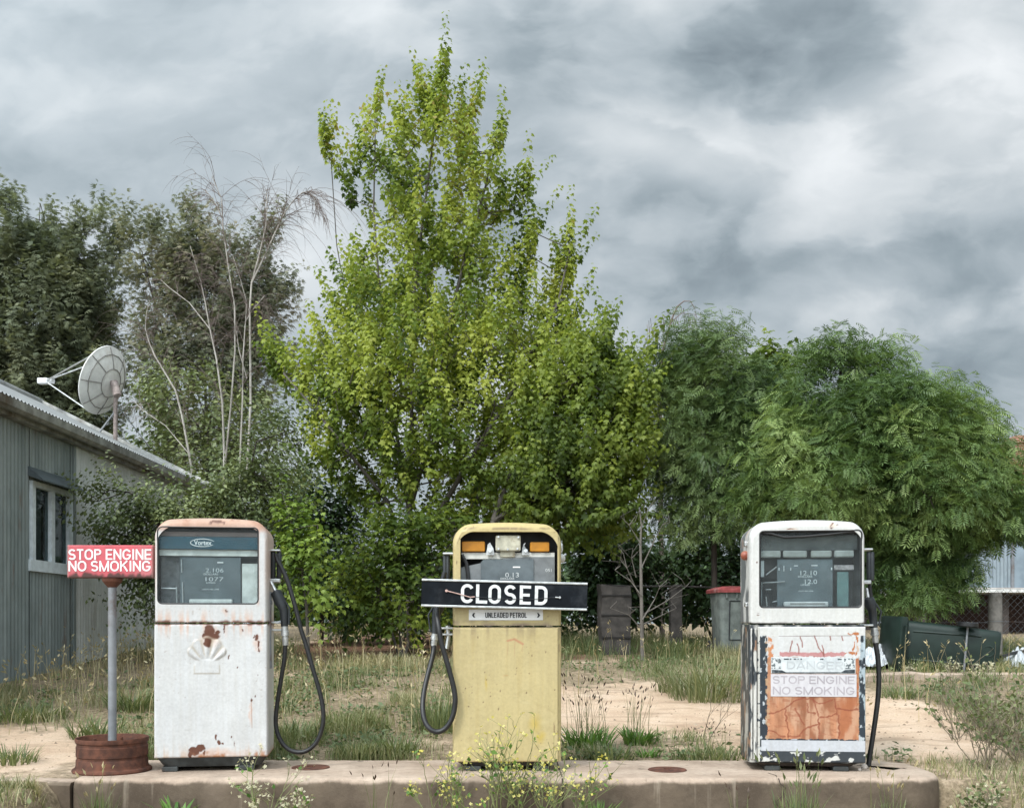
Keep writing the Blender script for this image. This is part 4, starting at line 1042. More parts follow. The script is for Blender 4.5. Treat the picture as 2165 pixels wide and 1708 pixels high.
for (a0, a1) in ((math.radians(20), math.radians(160)), (math.radians(120), math.radians(330))):
    pts = [Vector((LX(628) + .070 * math.cos(a), .031, Z2(388) + .0225 * math.sin(a))) for a in np.linspace(a0, a1, 22)]
    mb.tube(pts, [.001 + .002 * math.sin(math.pi * i / 21) for i in range(22)], 6)
mb.build('wordmark_ring', M_WHITE, hb)
backing(pl, LX(180), LX(1200), Z2(525), Z2(458), .05, M_BOARDL, 'light_strip')
backing(pl, LX(190), LX(1195), Z2(318), Z2(270), .06, plain('pink_board', (.30, .22, .20), .7), 'top_strip')
dial = backing(pl, LX(390), LX(1012), Z2(1022), Z2(535), .06, M_DIAL, 'dial_face')
M_DIGIT = plain('pale_digits', (.50, .52, .52), .5)
fit_text('digits', '2.106', M_DIGIT, dial, LX(650), LX(835), Z2(695), Z2(652), .0585, .0)
fit_text('caption', 'DOLLARS', M_DIGIT, dial, LX(630), LX(780), Z2(725), Z2(704), .0585, .02)
fit_text('digits', '1077', M_DIGIT, dial, LX(650), LX(835), Z2(788), Z2(745), .0585, .0)
fit_text('caption', 'LITRES', M_DIGIT, dial, LX(657), LX(752), Z2(814), Z2(797), .0585, .02)
fit_text('caption', 'CENTS PER LITRE', M_DIGIT, dial, LX(620), LX(790), Z2(882), Z2(868), .0585, .02)
mb = MB(); mb.box(LX(770), LX(832), .057, .059, Z2(597), Z2(585)); mb.build('marker', M_WHITE, dial)
mb = MB(); mb.box(LX(490), LX(930), .03, .055, Z2(1022), Z2(980), .006); mb.build('tray', plain('tray_white', (.55, .55, .52), .5), pl)
mb = MB(); mb.box(LX(1022), LX(1195), .07, .075, Z2(1022), Z2(600)); mb.build('side_panel', M_BOARDL, pl)
mb = MB(); mb.box(LX(190), LX(380), .085, .09, Z2(1022), Z2(535)); mb.build('side_panel', plain('mech_grey', (.10, .105, .11), .7, var=.5, scale=30), pl)
mb = MB()
for seg in (((200, 865), (355, 868)), ((355, 850), (358, 1015)), ((418, 800), (420, 1015)), ((405, 560), (410, 700))):
    mb.tube([Vector((LX(seg[0][0]), .055, Z2(seg[0][1]))), Vector((LX(seg[1][0]), .055, Z2(seg[1][1])))], .004, 6)
mb.build('mechanism', M_ALU, pl)
# hose gear on its right flank
YH = .20
def HL(X, Y, zoom=2): return L(pl, P(300.5 + X / 4.955, (1069.3 if zoom == 2 else 1307.8) + Y / 4.955, D1 + YH - .02))
bx_ = HL(1360, 600).x
boots(pl, (HL(1362, 0).x, HL(1424, 0).x), YH, HL(0, 755).z, HL(0, 470).z, .0155)
mb = MB(); mb.box(.3, HL(1440, 0).x, YH - .03, YH + .03, HL(0, 470).z, HL(0, 450).z, .004); mb.build('hose_bracket', M_ALU, pl)
mb = MB(); mb.box(HL(1330, 0).x, HL(1440, 0).x, YH - .025, YH + .025, HL(0, 800).z, HL(0, 757).z, .006); mb.build('hose_bracket', M_ALU, pl)
nozzle(pl, HL(1345, 790), HL(1400, 900), HL(1485, 1090), HL(1492, 1260), HL(1503, 1458))
cradle(pl, .318, HL(1460, 0).x, YH, (HL(0, 1220).z, HL(0, 1300).z))
mb = MB(); mb.tube([HL(1340, 900), HL(1336, 1440), HL(1345, 1700)], .010, 8); mb.tube([HL(1360, 1010), HL(1330, 1015)], .012, 8); mb.build('side_pipe', M_GALV, pl, True)
hose_kit(pl, [HL(1400, 500), HL(1410, 560), HL(1470, 660), HL(1530, 800), HL(1590, 1000), HL(1655, 1250), HL(1660, 100, 3) , HL(1725, 300, 3), HL(1800, 560, 3), HL(1872, 800, 3), HL(1902, 980, 3), HL(1895, 1130, 3), HL(1835, 1290, 3), HL(1745, 1375, 3), HL(1650, 1402, 3), HL(1545, 1378, 3), HL(1465, 1305, 3), HL(1408, 1180, 3), HL(1396, 1050, 3), HL(1420, 850, 3), HL(1462, 600, 3), HL(1492, 420, 3), HL(1503, 240, 3)])

# ---- centre pump
pc_ = thing('fuel_pump', 'mustard yellow fuel pump wearing the CLOSED board', 'fuel pump', world_at(1072), R(1), 'old fuel pumps on the plinth')
CX4 = lambda X: (866 + X / 5.326 - 1072) / 357; C4 = lambda Y: (1630 - 1078 - Y / 5.326) / 357; CX5 = lambda X: (866 + X / 4.465 - 1072) / 357; C5 = lambda Y: (1630 - 1325.5 - Y / 4.465) / 357
YEL = np.array([.475, .39, .20])
def col_mid(x, y, z):
    n = fbm(x * 7, z * 7, y * 7, 4, 41); st = fbm(x * 45, z * 2.5, y * 30, 4, 42)
    c = YEL[None] * (.93 + .14 * n)[:, None]
    c = lay(c, sstep(.45, .72, fbm(x * 3, z * 3, y * 3, 3, 43)) * .5, (.48, .39, .19))
    c = lay(c, sstep(.56, .75, st) * .35, (.46, .36, .16))
    c = lay(c, sstep(1.36, 1.46, z) * .5, (.44, .34, .13))
    low = sstep(.78, .86, z) * sstep(1.0, .9, z)
    c = lay(c, sstep(.06, .0, z - .865) * sstep(-.02, 0.005, z - .862) * (sstep(.35, .65, fbm(x * 6, z * 14, 0, 4, 47)) * .8), (.15, .10, .10))
    c = lay(c, sstep(.84, .80, z) * 0 + sstep(-.10, 0, z - .855) * sstep(0.004, -.004, z - .855) * sstep(.45, .65, st) * .5, (.22, .17, .11))
    c = lay(c, blobs(x, z, [(CX5(1190), C5(900), .045, .075), (CX5(1240), C5(1040), .03, .05), (CX5(730), C5(520), .012, .05)], .02, 18, 4, .9) * .6, (.52, .37, .045))
    c = lay(c, np.maximum(line(x, z, CX5(925), C5(128), CX5(990), C5(112), .008), line(x, z, CX5(990), C5(112), CX5(1068), C5(158), .009)) * .65, (.42, .16, .09))
    for (a, e, f_) in ((930, 140, 260), (995, 130, 270), (1068, 160, 230)): c = lay(c, line(x, z, CX5(a), C5(e), CX5(a - 6), C5(f_), .003) * .4, (.40, .22, .12))
    c = lay(c, blobs(x, z, [(CX5(910), C5(455), .022, .005)], .004, 30, 3) * .5, (.45, .28, .12))
    dots = [(1283, 232), (708, 425), (727, 495), (1103, 617), (697, 705), (558, 745), (838, 770), (1008, 385), (1370, 590), (645, 95), (527, 575), (1130, 435), (1155, 268), (905, 940), (765, 650), (855, 600)]
    c = lay(c, blobs(x, z, [(CX5(a), C5(e), .0045, .0055 + .004 * ((k * 7) % 3 == 0)) for k, (a, e) in enumerate(dots)], .003, 70, 6, .5) * .85, (.13, .08, .04))
    c = lay(c, blobs(x, z, [(CX5(1365), C5(960), .004, .05), (CX5(1412), C5(200), .004, .03), (CX4(530), C4(590), .005, .014)], .004, 60, 8, .4) * .8, (.17, .11, .06))
    c = lay(c, sstep(.75, .80, fbm(x * 85, z * 60, y * 60, 3, 51)) * sstep(.45, .6, fbm(x * 4, z * 4, y * 4, 3, 52)) * .7, (.20, .13, .07))
    c = lay(c, sstep(.006, .001, np.abs(z - 1.437)) * sstep(.45, .6, fbm(x * 28, 0 * z, 0, 3, 55)) * .8, (.16, .10, .06))
    c = lay(c, sstep(.10, .055, z) * sstep(.4, .7, st) * .5, (.38, .30, .16))
    return c
WINC = (CX4(572), CX4(1668), .985, C4(245))
head_casing(pc_, .645, .863, 1.476, .40, WINC, .105, .020, col_mid, rfz=.05, wr=.02)
lower_casing(pc_, .645, .058, .853, .40, col_mid)
mb = MB(); grid_plate(mb, -.317, .305, .056, .851, -.004, 180, 230, lambda a, c_: dents(a, c_, 2), .01, .016); mb.build('front_panel', M_PAINT, pc_, True, col_mid)
plinth(pc_, .62, .056, .40, (-.2, .2), plain('mid_plinth', (.02, .018, .016), .8))
M_ORANGE = plain('orange_lamp_box', (.44, .18, .010), .45, var=.15)
mb = MB(); mb.box(CX4(585), CX4(848), .05, .12, C4(462), C4(345), .006); mb.build('lamp_box', M_ORANGE, pc_)
mb = MB(); mb.box(CX4(1360), CX4(1580), .05, .12, C4(462), C4(352), .006); mb.build('lamp_box', M_ORANGE, pc_)
M_CREAM = plain('cream_plate', (.44, .42, .33), .5, var=.2, scale=20, dirt=(.24, .19, .12))
pt = link('junction_plate', None, pc_)
mb = MB(); mb.box(CX4(968), CX4(1252), .025, .06, C4(458), C4(280), .008); mb.build('plate', M_CREAM, pt)
mb = MB(); mb.box(CX4(1020), CX4(1190), .05, .06, C4(525), C4(458), .004); mb.build('tab', M_CREAM, pt)
for (a, e) in ((1000, 300), (1225, 305), (1000, 435), (1105, 440), (1215, 435)):
    mb = MB(); mb.tube([Vector((CX4(a), .027, C4(e))), Vector((CX4(a), .014, C4(e)))], .006, 8); mb.build('bolt', M_CHROME, pt)
for s_ in (905, 1310):
    sg_ = 1 if s_ < 1000 else -1
    mb = MB(); mb.prism([(CX4(s_ - 45), C4(500)), (CX4(s_ + 50), C4(500)), (CX4(s_ + 40 * sg_), C4(430)), (CX4(s_), C4(360)), (CX4(s_ - 25), C4(380))], .04, .055); mb.build('lamp_bracket', M_ALU, pc_)
    mb = MB(); mb.tube([Vector((CX4(s_), .04, C4(455))), Vector((CX4(s_), .012, C4(455)))], .011, 10); mb.build('bolt', M_CHROME, pc_)
backing(pc_, CX4(580), CX4(1640), C4(545), C4(470), .07, M_BOARDL, 'light_strip')
fc = [(CX4(575), .99)] + [(CX4(575 + (1640 - 575) * t), C4(640 - 120 * math.sin(math.pi * min(1, t * 1.25) * .5 if t < .8 else math.pi * .5))) for t in np.linspace(0, 1, 16)] + [(CX4(1640), .99)]
mb = MB(); mb.prism(fc, .058, .066); mb.build('dial_face', plain('dial_rim', (.16, .17, .175), .5), pc_)
fc2 = [(CX4(800), .99), (CX4(800), C4(585)), (CX4(830), C4(552)), (CX4(1400), C4(545)), (CX4(1400), .99)]
mb = MB(); mb.prism(fc2, .050, .056); dm = mb.build('dial_board', M_DIAL, pc_)
fit_text('digits', '0.13', M_DIGIT, dm, CX4(1078), CX4(1232), C4(752), C4(700), .0485)
fit_text('caption', 'DOLLARS', M_DIGIT, dm, CX4(1025), CX4(1180), C4(778), C4(757), .0485, .02)
mb = MB(); mb.box(CX4(1165), CX4(1248), .047, .049, C4(645), C4(630)); mb.build('marker', M_WHITE, dm)
fit_text('caption', '051', M_DIGIT, dm, CX4(1535), CX4(1605), C4(690), C4(655), .0565)
mb = MB(); mb.tube([Vector((CX4(690), .05, .99)), Vector((CX4(640), .05, C4(600))), Vector((CX4(585), .06, C4(500)))], .012, 8); mb.build('inner_cable', M_RUB, pc_, True)
# UNLEADED PETROL sticker
st_ = backing(pc_, CX4(668), CX4(1502), C4(1240), C4(1118), -.0045, plain('sticker_white', (.74, .74, .74), .45, var=.05), 'fuel_label', .004)
M_INK = plain('black_ink', (.015, .016, .02), .5)
sign_text(st_, 'UNLEADED PETROL', M_INK, CX4(852), CX4(1318), C4(1212), C4(1153), -.0065, .16)
for (xx, sgn) in ((CX4(702), 1), (CX4(1470), -1)):
    mb = MB(); zc_ = C4(1183); k = .0135
    mb.prism([(xx, zc_), (xx + sgn * .010, zc_ + k), (xx + sgn * .0195, zc_ + k), (xx + sgn * .0125, zc_), (xx + sgn * .0195, zc_ - k), (xx + sgn * .010, zc_ - k)], -.006, -.0035); mb.build('arrow', M_INK, st_)
# switch dome on the right flank
mb = MB(); Mx = Matrix.Translation((.325, .16, C4(525))) @ Matrix.Rotation(R(90), 4, 'Y'); mb.lathe([(.026, 0), (.026, .012), (.022, .022), (.012, .030), (.001, .032)], 20, Mx); mb.build('switch_dome', plain('pale_dome', (.55, .55, .53), .3), pc_, True)
mb = MB(); mb.tube([(.322, .16, C4(470)), (.335, .155, C4(430)), (.333, .155, C4(360)), (.322, .16, C4(340))], .008, 8); mb.build('conduit', M_ALU, pc_, True)
def HC(X, Y, zoom=4):
    k = 5.326 if zoom == 4 else 4.465; return L(pc_, P(866 + X / k, (1078 if zoom == 4 else 1325.5) + Y / k, D1 + .17))
boots(pc_, (HC(398, 0).x, HC(430, 0).x), .18, HC(0, 900).z, HC(0, 505).z, .0135)
mb = MB(); mb.box(HC(375, 0).x, -.31, .15, .21, HC(0, 505).z, HC(0, 480).z, .004); mb.build('hose_bracket', M_ALU, pc_)
nozzle(pc_, HC(400, 930), HC(350, 1010), HC(300, 1180), HC(285, 1390), HC(228, 175, 5), -1)
cradle(pc_, HC(330, 0).x, -.31, .18, (HC(0, 1330).z, HC(0, 1400).z))
mb = MB(); mb.tube([HC(430, 1300), HC(440, 1430), HC(420, 1560)], .014, 8); mb.build('side_pipe', M_ALU, pc_, True)
def HF(X, Y, zoom=5, o=-.055):
    k = 5.326 if zoom == 4 else 4.465; return L(pc_, P(866 + X / k, (1078 if zoom == 4 else 1325.5) + Y / k, D1 + o))
hose_kit(pc_, [HF(232, 150, 5, 0.17), HF(226, 230, 5, 0.16), HF(210, 310, 5, 0.13), HF(170, 450, 5, 0.09), HF(136, 600, 5, 0.05), HF(122, 720, 5, 0.01), HF(126, 820, 5, -0.02), HF(150, 905, 5, -0.04), HF(195, 965, 5, -0.055), HF(250, 990, 5, -0.055), HF(312, 978, 5, -0.055), HF(372, 920, 5, -0.055), HF(415, 825, 5, -0.055), HF(434, 700, 5, -0.055), HF(422, 590, 5, -0.055), HF(388, 450, 5, -0.055), HF(345, 300, 5, -0.055), HF(300, 150, 5, -0.055), HF(275, 0, 5, -0.055), HF(300, 1150, 4, .0), HF(345, 900, 4, .10), HF(395, 700, 4, .10)], .0155)

# CLOSED board wired across it
d = 5.99; cc = P(1066.4, 1256.8, d)
cb = link('closed_board', None); cb.location = cc; cb.rotation_euler = (0, R(1.45), 0); tag(cb, 'black CLOSED board wired across the yellow pump', 'sign')
bw, bh = 350.5 * d / F / 2, 59 * d / F / 2
M_BLK = plain('board_black', (.005, .007, .010), .5, var=.4, scale=9, spec=.12, dirt=(.022, .025, .03))
mb = MB(); mb.box(-bw, bw, -.004, .008, -bh + .012, bh - .012, .002); mb.build('board', M_BLK, cb)
for s_ in (1, -1):
    mb = MB(); z0_, z1_ = sorted((s_ * bh, s_ * (bh - .013))); mb.box(-bw, bw, -.010, .012, z0_, z1_, .003); mb.build('edge_channel', M_ALU, cb)
def bxx(X): return (866 + X / 5.326 - 1066.4) * d / F
M_SIGNW = plain('reflective_white', (.62, .63, .63), .45, var=.12, scale=40)
lh = 40.5 * d / F
for ch, X0, X1 in (('C', 578, 722), ('L', 748, 876), ('O', 888, 1028), ('S', 1066, 1200), ('E', 1240, 1366), ('D', 1410, 1552)):
    mb = MB(); letter(mb, ch, bxx(X0), bxx(X1) - bxx(X0), -lh / 2 + .001, lh / 2 + .001, .0185, -.0065, .95); mb.build('letter', M_SIGNW, cb)
wy = lambda Y: (1256.8 - 1078 - Y / 5.326) * d / F
mb = MB(); mb.tube([Vector((bxx(415), -.012, wy(925))), Vector((bxx(560), -.013, wy(958))), Vector((bxx(680), -.014, wy(990))), Vector((bxx(735), -.013, wy(985)))], .0032, 6); mb.tube([Vector((bxx(415), -.003, wy(925))), Vector((bxx(415), -.016, wy(925)))], .008, 8); mb.build('tie_wire', plain('pinkish_wire', (.50, .33, .29), .6), cb, True)
mb = MB(); mb.tube([Vector((bxx(735), -.0085, wy(985))), Vector((bxx(1000), -.0095, wy(1000))), Vector((bxx(1400), -.0095, wy(995))), Vector((bxx(1640), -.012, wy(968)))], .0016, 5); mb.build('tie_wire', M_INK, cb)
mb = MB(); mb.tube([Vector((bxx(1640), -.012, wy(968))), Vector((bxx(1690), -.013, wy(970)))], .0035, 6); mb.tube([Vector((bxx(1690), -.003, wy(968))), Vector((bxx(1690), -.016, wy(968)))], .007, 8); mb.build('bolt', M_ALU, cb)
# ---- right pump
pr = thing('fuel_pump', 'flaking black and white fuel pump with rust bare front and faded danger stickers', 'fuel pump', world_at(1707), R(-5), 'old fuel pumps on the plinth')
RX6 = lambda X: (1528.7 + X / 5.833 - 1707) / 357; Q6 = lambda Y: (1628 - 1078 - Y / 5.833) / 357; RX7 = lambda X: (1528.7 + X / 4.955 - 1707) / 357; Q7 = lambda Y: (1628 - 1307.8 - Y / 4.955) / 357
WHT = np.array([.56, .558, .545])
def col_rhead(x, y, z):
    n = fbm(x * 8, z * 8, y * 8, 4, 61); c = WHT[None] * (.93 + .14 * n)[:, None]
    side = sstep(.05, .07, y)
    chip = sstep(.50, .58, fbm(y * 9, z * 5, x * 9, 4, 62) + .10 * sstep(1.25, 1.0, z) - .05)
    c = lay(c, side * chip * .9, (.10, .11, .12)); c = lay(c, side * sstep(.55, .7, fbm(y * 14, z * 14, x, 4, 66)) * sstep(1.25, 1.4, z) * .8, (.46, .30, .22))
    c = lay(c, sstep(.010, .003, np.abs(y - .05)) * sstep(.35, .6, fbm(z * 20, x * 20, 0, 3, 64)) * .9, (.06, .05, .05))
    c = lay(c, blobs(x, z, [(RX6(1340), Q6(185), .03, .022)], .012, 40, 2, .9) * .7, (.60, .42, .28)); c = lay(c, blobs(x, z, [(RX6(850), Q6(222), .045, .007)], .006, 40, 2, .6) * .7, (.56, .36, .22))
    c = lay(c, blobs(x, z, [(RX6(1350), Q6(155), .008, .008), (RX6(1325), Q6(175), .006, .007), (RX6(1408), Q6(172), .006, .006), (RX6(1330), Q6(213), .010, .007), (RX6(840), Q6(218), .026, .003), (RX6(840), Q6(175), .004, .004),
        (RX6(428), Q6(630), .006, .006), (RX6(438), Q6(1262), .006, .006), (RX6(442), Q6(1285), .007, .005), (RX6(470), Q6(212), .004, .004)], .005, 70, 3, .4), RUSTD)
    c = lay(c, blobs(x, z, [(RX6(1090), Q6(1362), .02, .005), (RX6(485), Q6(1380), .01, .003)], .006, 60, 3, .5) * .8, (.25, .25, .25))
    c = lay(c, sstep(.008, .0, z - .877 + (fbm(x * 30, 0 * x, 0, 3, 65) - .5) * .01) * .8, (.10, .08, .07))
    return c
def col_rlow(x, y, z):
    n = fbm(x * 10, z * 10, y * 10, 4, 71); c = np.array([.045, .052, .06])[None] * (.8 + .5 * n)[:, None]
    fl = fbm(x * 22, z * 7, y * 22, 5, 72)
    c = lay(c, sstep(.55, .60, fl) * .9, (.48, .47, .44)); c = lay(c, sstep(.66, .70, fbm(x * 30, z * 12, y * 30, 4, 73)) * .8, (.32, .19, .12))
    return c
CRACKS = [[(470, 980), (560, 975), (650, 930), (740, 850), (830, 825), (930, 825), (985, 870)], [(940, 820), (960, 900), (985, 960), (1000, 1080), (1000, 1240)], [(660, 940), (665, 1050), (685, 1150), (690, 1230)],
          [(480, 1160), (540, 1170), (600, 1220), (660, 1215)], [(690, 1215), (800, 1220), (850, 1150), (940, 1105), (1000, 1090)], [(760, 930), (800, 1010), (850, 1090)], [(1010, 1020), (1100, 1010), (1180, 980)],
          [(1165, 830), (1175, 900), (1190, 985)], [(1000, 880), (1060, 870), (1140, 830)], [(880, 870), (885, 970), (960, 975)], [(1190, 925), (1300, 940), (1395, 930)], [(1205, 990), (1205, 1230)]]
UPCR = [[(725, 220), (712, 280), (705, 330)], [(805, 180), (825, 230), (832, 285)], [(950, 165), (975, 225), (995, 290), (1040, 345), (1050, 385)], [(1030, 265), (1045, 310), (1050, 370)], [(1110, 175), (1118, 210)], [(1230, 175), (1245, 215)], [(775, 250), (795, 310), (795, 355)], [(950, 385), (955, 410)]]
def col_rpanel(x, y, z):
    n = fbm(x * 12, z * 12, 0, 4, 81); n2 = fbm(x * 40, z * 9, 0, 4, 82); n3 = fbm(x * 50, z * 50, 0, 3, 83)
    jx = (n3 - .5) * .016; jz = (fbm(x * 50, z * 50, 4, 3, 84) - .5) * .016
    X = x + jx; Z = z + jz
    c = np.array([.020, .028, .038])[None] * (.7 + .7 * n)[:, None]
    c = lay(c, sstep(.62, .66, fbm(x * 55, z * 30, 0, 4, 85)) * .85, (.50, .54, .57))                      # flaked edges
    right = (x > RX7(1405)); c = lay(c, right * sstep(.47, .55, fbm(x * 35, z * 14, 0, 4, 86)) * .8, (.42, .50, .55))
    def rect(x0, x1, y0, y1, rough=True):
        a, e = (X, Z) if rough else (x, z)
        return ((a > RX7(x0)) & (a < RX7(x1)) & (e < Q7(y0)) & (e > Q7(y1))).astype(float)
    rust = np.array([.40, .185, .10])[None] * (.5 + 1.0 * n2)[:, None]; rust = lay(rust, sstep(.40, .66, fbm(x * 9, z * 5, 0, 4, 181)) * .8, (.24, .085, .040)); rust = lay(rust, sstep(.52, .70, fbm(x * 34, z * 4, 0, 4, 182)) * .65, (.53, .33, .22))
    rm = rect(468, 1405, 380, 1245); c = c + (rust - c) * rm[:, None]
    c = lay(c, rm * sstep(RX7(1170), RX7(1230), x + jx * 2) * .75, (.36, .115, .045)); c = lay(c, rm * sstep(.52, .75, fbm(x * 18, z * 6, 0, 4, 88)) * .75, (.52, .31, .20))
    c = lay(c, rect(468, 1420, 60, 395), (.55, .55, .55)); c = lay(c, rect(380, 1475, 60, 165), (.56, .56, .55))
    c = lay(c, rect(478, 535, 165, 420) * sstep(.40, .62, n3 + .15 * n), (.50, .20, .085))
    c = lay(c, blobs(x, z, [(RX7(1375), Q7(150), .022, .012), (RX7(1330), Q7(150), .018, .005), (RX7(1390), Q7(200), .008, .022), (RX7(1360), Q7(260), .005, .022), (RX7(1352), Q7(300), .006, .016), (RX7(1255), Q7(345), .022, .006), (RX7(1335), Q7(348), .022, .012), (RX7(1375), Q7(358), .006, .014)], .012, 60, 12, .3), (.40, .14, .05))
    c = lay(c, rect(600, 1260, 340, 382) * sstep(.25, .5, n + .12), (.45, .22, .22))
    for pl_ in UPCR:
        for (a, e) in zip(pl_, pl_[1:]): c = lay(c, line(x + jx * .4, z, RX7(a[0]), Q7(a[1]), RX7(e[0]), Q7(e[1]), .0042), (.25, .09, .075))
    c = lay(c, line(x, z, RX7(590), Q7(172), RX7(1330), Q7(165), .0025), (.22, .18, .17))
    for pl_ in CRACKS:
        for (a, e) in zip(pl_, pl_[1:]): c = lay(c, rm * line(x + jx * 1.1, z + jz * .9, RX7(a[0]), Q7(a[1]), RX7(e[0]), Q7(e[1]), .0058) * .85, (.24, .065, .032))
    c = lay(c, rm * sstep(.62, .72, fbm(x * 26 + z * 20, z * 60, 0, 3, 89)) * .5, (.30, .10, .05))
    c = lay(c, rect(410, 1476, 1262, 1372, False), (.47, .485, .52)); c = lay(c, rect(410, 1470, 1372, 1500, False) * 1.0, (.035, .042, .05))
    c = lay(c, rect(410, 1470, 1380, 1490) * sstep(.60, .65, fbm(x * 24, z * 40, 0, 4, 91)), (.55, .55, .53))
    c = lay(c, (x < RX7(392)).astype(float) * sstep(.35, .5, n3 + .1), (.50, .49, .46))
    c = lay(c, rect(455, 500, 180, 1245) * sstep(.5, .66, n3) * .8, (.42, .27, .16)); c = lay(c, rect(1385, 1412, 180, 1250) * sstep(.45, .6, n3) * .7, (.48, .26, .14))
    return c
WINR = (RX6(462), RX6(1690), Q6(1190), Q6(245))
head_casing(pr, .672, .877, 1.490, .42, WINR, .085, .022, col_rhead, wr=.022)
def trim_low(c): return c
lower_casing(pr, .672, .05, .868, .42, col_rlow)
mb = MB(); grid_plate(mb, RX7(372), RX7(1476), Q7(1490), Q7(72), -.006, 230, 300, lambda a, c_: dents(a, c_, 3) * .5, .006, .018); mb.build('front_panel', M_PAINT, pr, True, col_rpanel)
for (a0, a1) in ((302, 318), (330, 362)):
    mb = MB(); mb.box(RX7(a0), RX7(a1), -.004, .03, Q7(1460), Q7(95), .003)
    # cut lengthwise for the flaking coat
    mb2 = MB(); grid_plate(mb2, RX7(a0), RX7(a1), Q7(1465), Q7(90), -.002, 10, 200, None, .003, .03); mb2.build('corner_trim', M_PAINT, pr, True, (lambda x, y, z, k=a0: lay(col_rlow(x, y, z), sstep(.42, .5, fbm(x * 60, z * 9, 0, 4, 95 + k)), (.55, .54, .51))))
plinth(pr, .64, .05, .42, (-.2, .2), plain('right_plinth', (.028, .022, .018), .85, var=.4))
M_STK = plain('faded_sticker', (.52, .50, .52), .5, var=.06, scale=20); M_GHOST = plain('ghost_lettering', (.36, .33, .355), .55, var=.1); M_GHOST2 = plain('ghost_lettering_pale', (.42, .44, .455), .55, var=.1)
M_BAND = plain('sticker_black_band', (.03, .04, .048), .5, var=.3, scale=40, dirt=(.2, .22, .23))
s1 = backing(pr, RX7(508), RX7(1372), Q7(562), Q7(392), -.0085, plain('danger_white', (.53, .56, .57), .5, var=.12, scale=25, dirt=(.40, .43, .45)), 'danger_sticker', .003)
sign_text(s1, 'DANGER', M_GHOST2, RX7(670), RX7(1245), Q7(514), Q7(432), -.0096, .17)
mb = MB(); mb.prism([(RX7(515), Q7(522)), (RX7(515), Q7(558)), (RX7(1365), Q7(556)), (RX7(1365), Q7(518)), (RX7(1265), Q7(522)), (RX7(1225), Q7(545)), (RX7(660), Q7(548)), (RX7(620), Q7(528))], -.0095, -.0080); mb.build('black_band', M_BAND, s1)
M_SPK = painted('worn_black')
for (a0, a1) in ((512, 610), (1255, 1362)):
    mb = MB(); grid_plate(mb, RX7(a0), RX7(a1), Q7(512), Q7(402), -.0092, 30, 30, None, 0, .001); mb.build('worn_patch', M_SPK, s1, False, (lambda x, y, z: lay(np.tile(np.array([[.58, .61, .62]]), (len(x), 1)), sstep(.47, .55, fbm(x * 110, z * 110, 0, 3, 99)), (.10, .12, .13))))
mb = MB()
for (a, wd_) in ((640, 50), (700, 16), (740, 26), (780, 10), (810, 14), (1010, 34), (1190, 40)): mb.box(RX7(a), RX7(a + wd_), -.0096, -.0084, Q7(417), Q7(404))
mb.build('worn_edge', M_BAND, s1)
s2 = backing(pr, RX7(505), RX7(1383), Q7(803), Q7(568), -.0085, M_STK, 'no_smoking_sticker', .003)
sign_text(s2, 'STOP ENGINE', M_GHOST, RX7(524), RX7(1360), Q7(668), Q7(586), -.0096)
sign_text(s2, 'NO SMOKING', M_GHOST, RX7(526), RX7(1360), Q7(781), Q7(698), -.0096)
gasket(pr, WINR, .022, .008, .006)
window_glass(pr, WINR, .02, .024); window_glass(pl, WINL, .014, .03)
mb = MB(); mb.tube([Vector((RX6(500), .012, Q6(262))), Vector((RX6(600), .010, Q6(275))), Vector((RX6(760), .008, Q6(322))), Vector((RX6(1000), .008, Q6(315))), Vector((RX6(1300), .008, Q6(290))), Vector((RX6(1560), .010, Q6(262))), Vector((RX6(1660), .012, Q6(270)))], .0075, 8); mb.build('loose_seal', M_RUB, pr, True)
backing(pr, RX6(470), RX6(1690), Q6(470), Q6(280), .10, plain('upper_inner', (.13, .14, .135), .7, var=.4, scale=8), 'top_strip')
for (a0, a1) in ((490, 740), (770, 1060), (1110, 1360), (1395, 1630)):
    mb = MB(); mb.box(RX6(a0), RX6(a1), .055, .08, Q6(565), Q6(478), .008); mb.build('price_flap', plain('flap_grey', (.30, .31, .29), .6, var=.15), pr)
dl = backing(pr, RX6(700), RX6(1380), Q6(1185), Q6(585), .075, M_DIAL, 'dial_face')
fit_text('digits', '12.10', M_DIGIT, dl, RX6(985), RX6(1188), Q6(785), Q6(728), .0735)
fit_text('caption', 'DOLLARS', M_DIGIT, dl, RX6(955), RX6(1130), Q6(812), Q6(790), .0735, .02)
fit_text('digits', '12.0', M_DIGIT, dl, RX6(1040), RX6(1188), Q6(892), Q6(836), .0735)
fit_text('caption', 'LITRES', M_DIGIT, dl, RX6(988), RX6(1098), Q6(915), Q6(896), .0735, .02)
fit_text('caption', 'CENTS PER LITRE', M_DIGIT, dl, RX6(958), RX6(1142), Q6(990), Q6(975), .0735, .02)
mb = MB()
for (a, e, wd_, hh_) in ((905, 660, 50, 12), (1118, 655, 76, 16), (718, 690, 10, 34), (778, 665, 10, 70), (862, 690, 10, 34), (1358, 690, 14, 30)): mb.box(RX6(a), RX6(a + wd_), .0725, .0745, Q6(e + hh_), Q6(e))
mb.build('marker', M_DIGIT, dl)
fit_text('caption', 'Tuesday', M_DIGIT, dl, RX6(1415), RX6(1610), Q6(715), Q6(665), .0735) if False else None
mb = MB(); mb.box(RX6(770), RX6(1310), .03, .06, Q6(1178), Q6(1115), .008); mb.build('tray', plain('tray_pale', (.46, .46, .45), .5), pr)
mb = MB(); mb.box(RX6(845), RX6(1270), .0285, .0305, Q6(1152), Q6(1132)); mb.build('tray_label', plain('tray_ink', (.2, .19, .18), .6), pr)
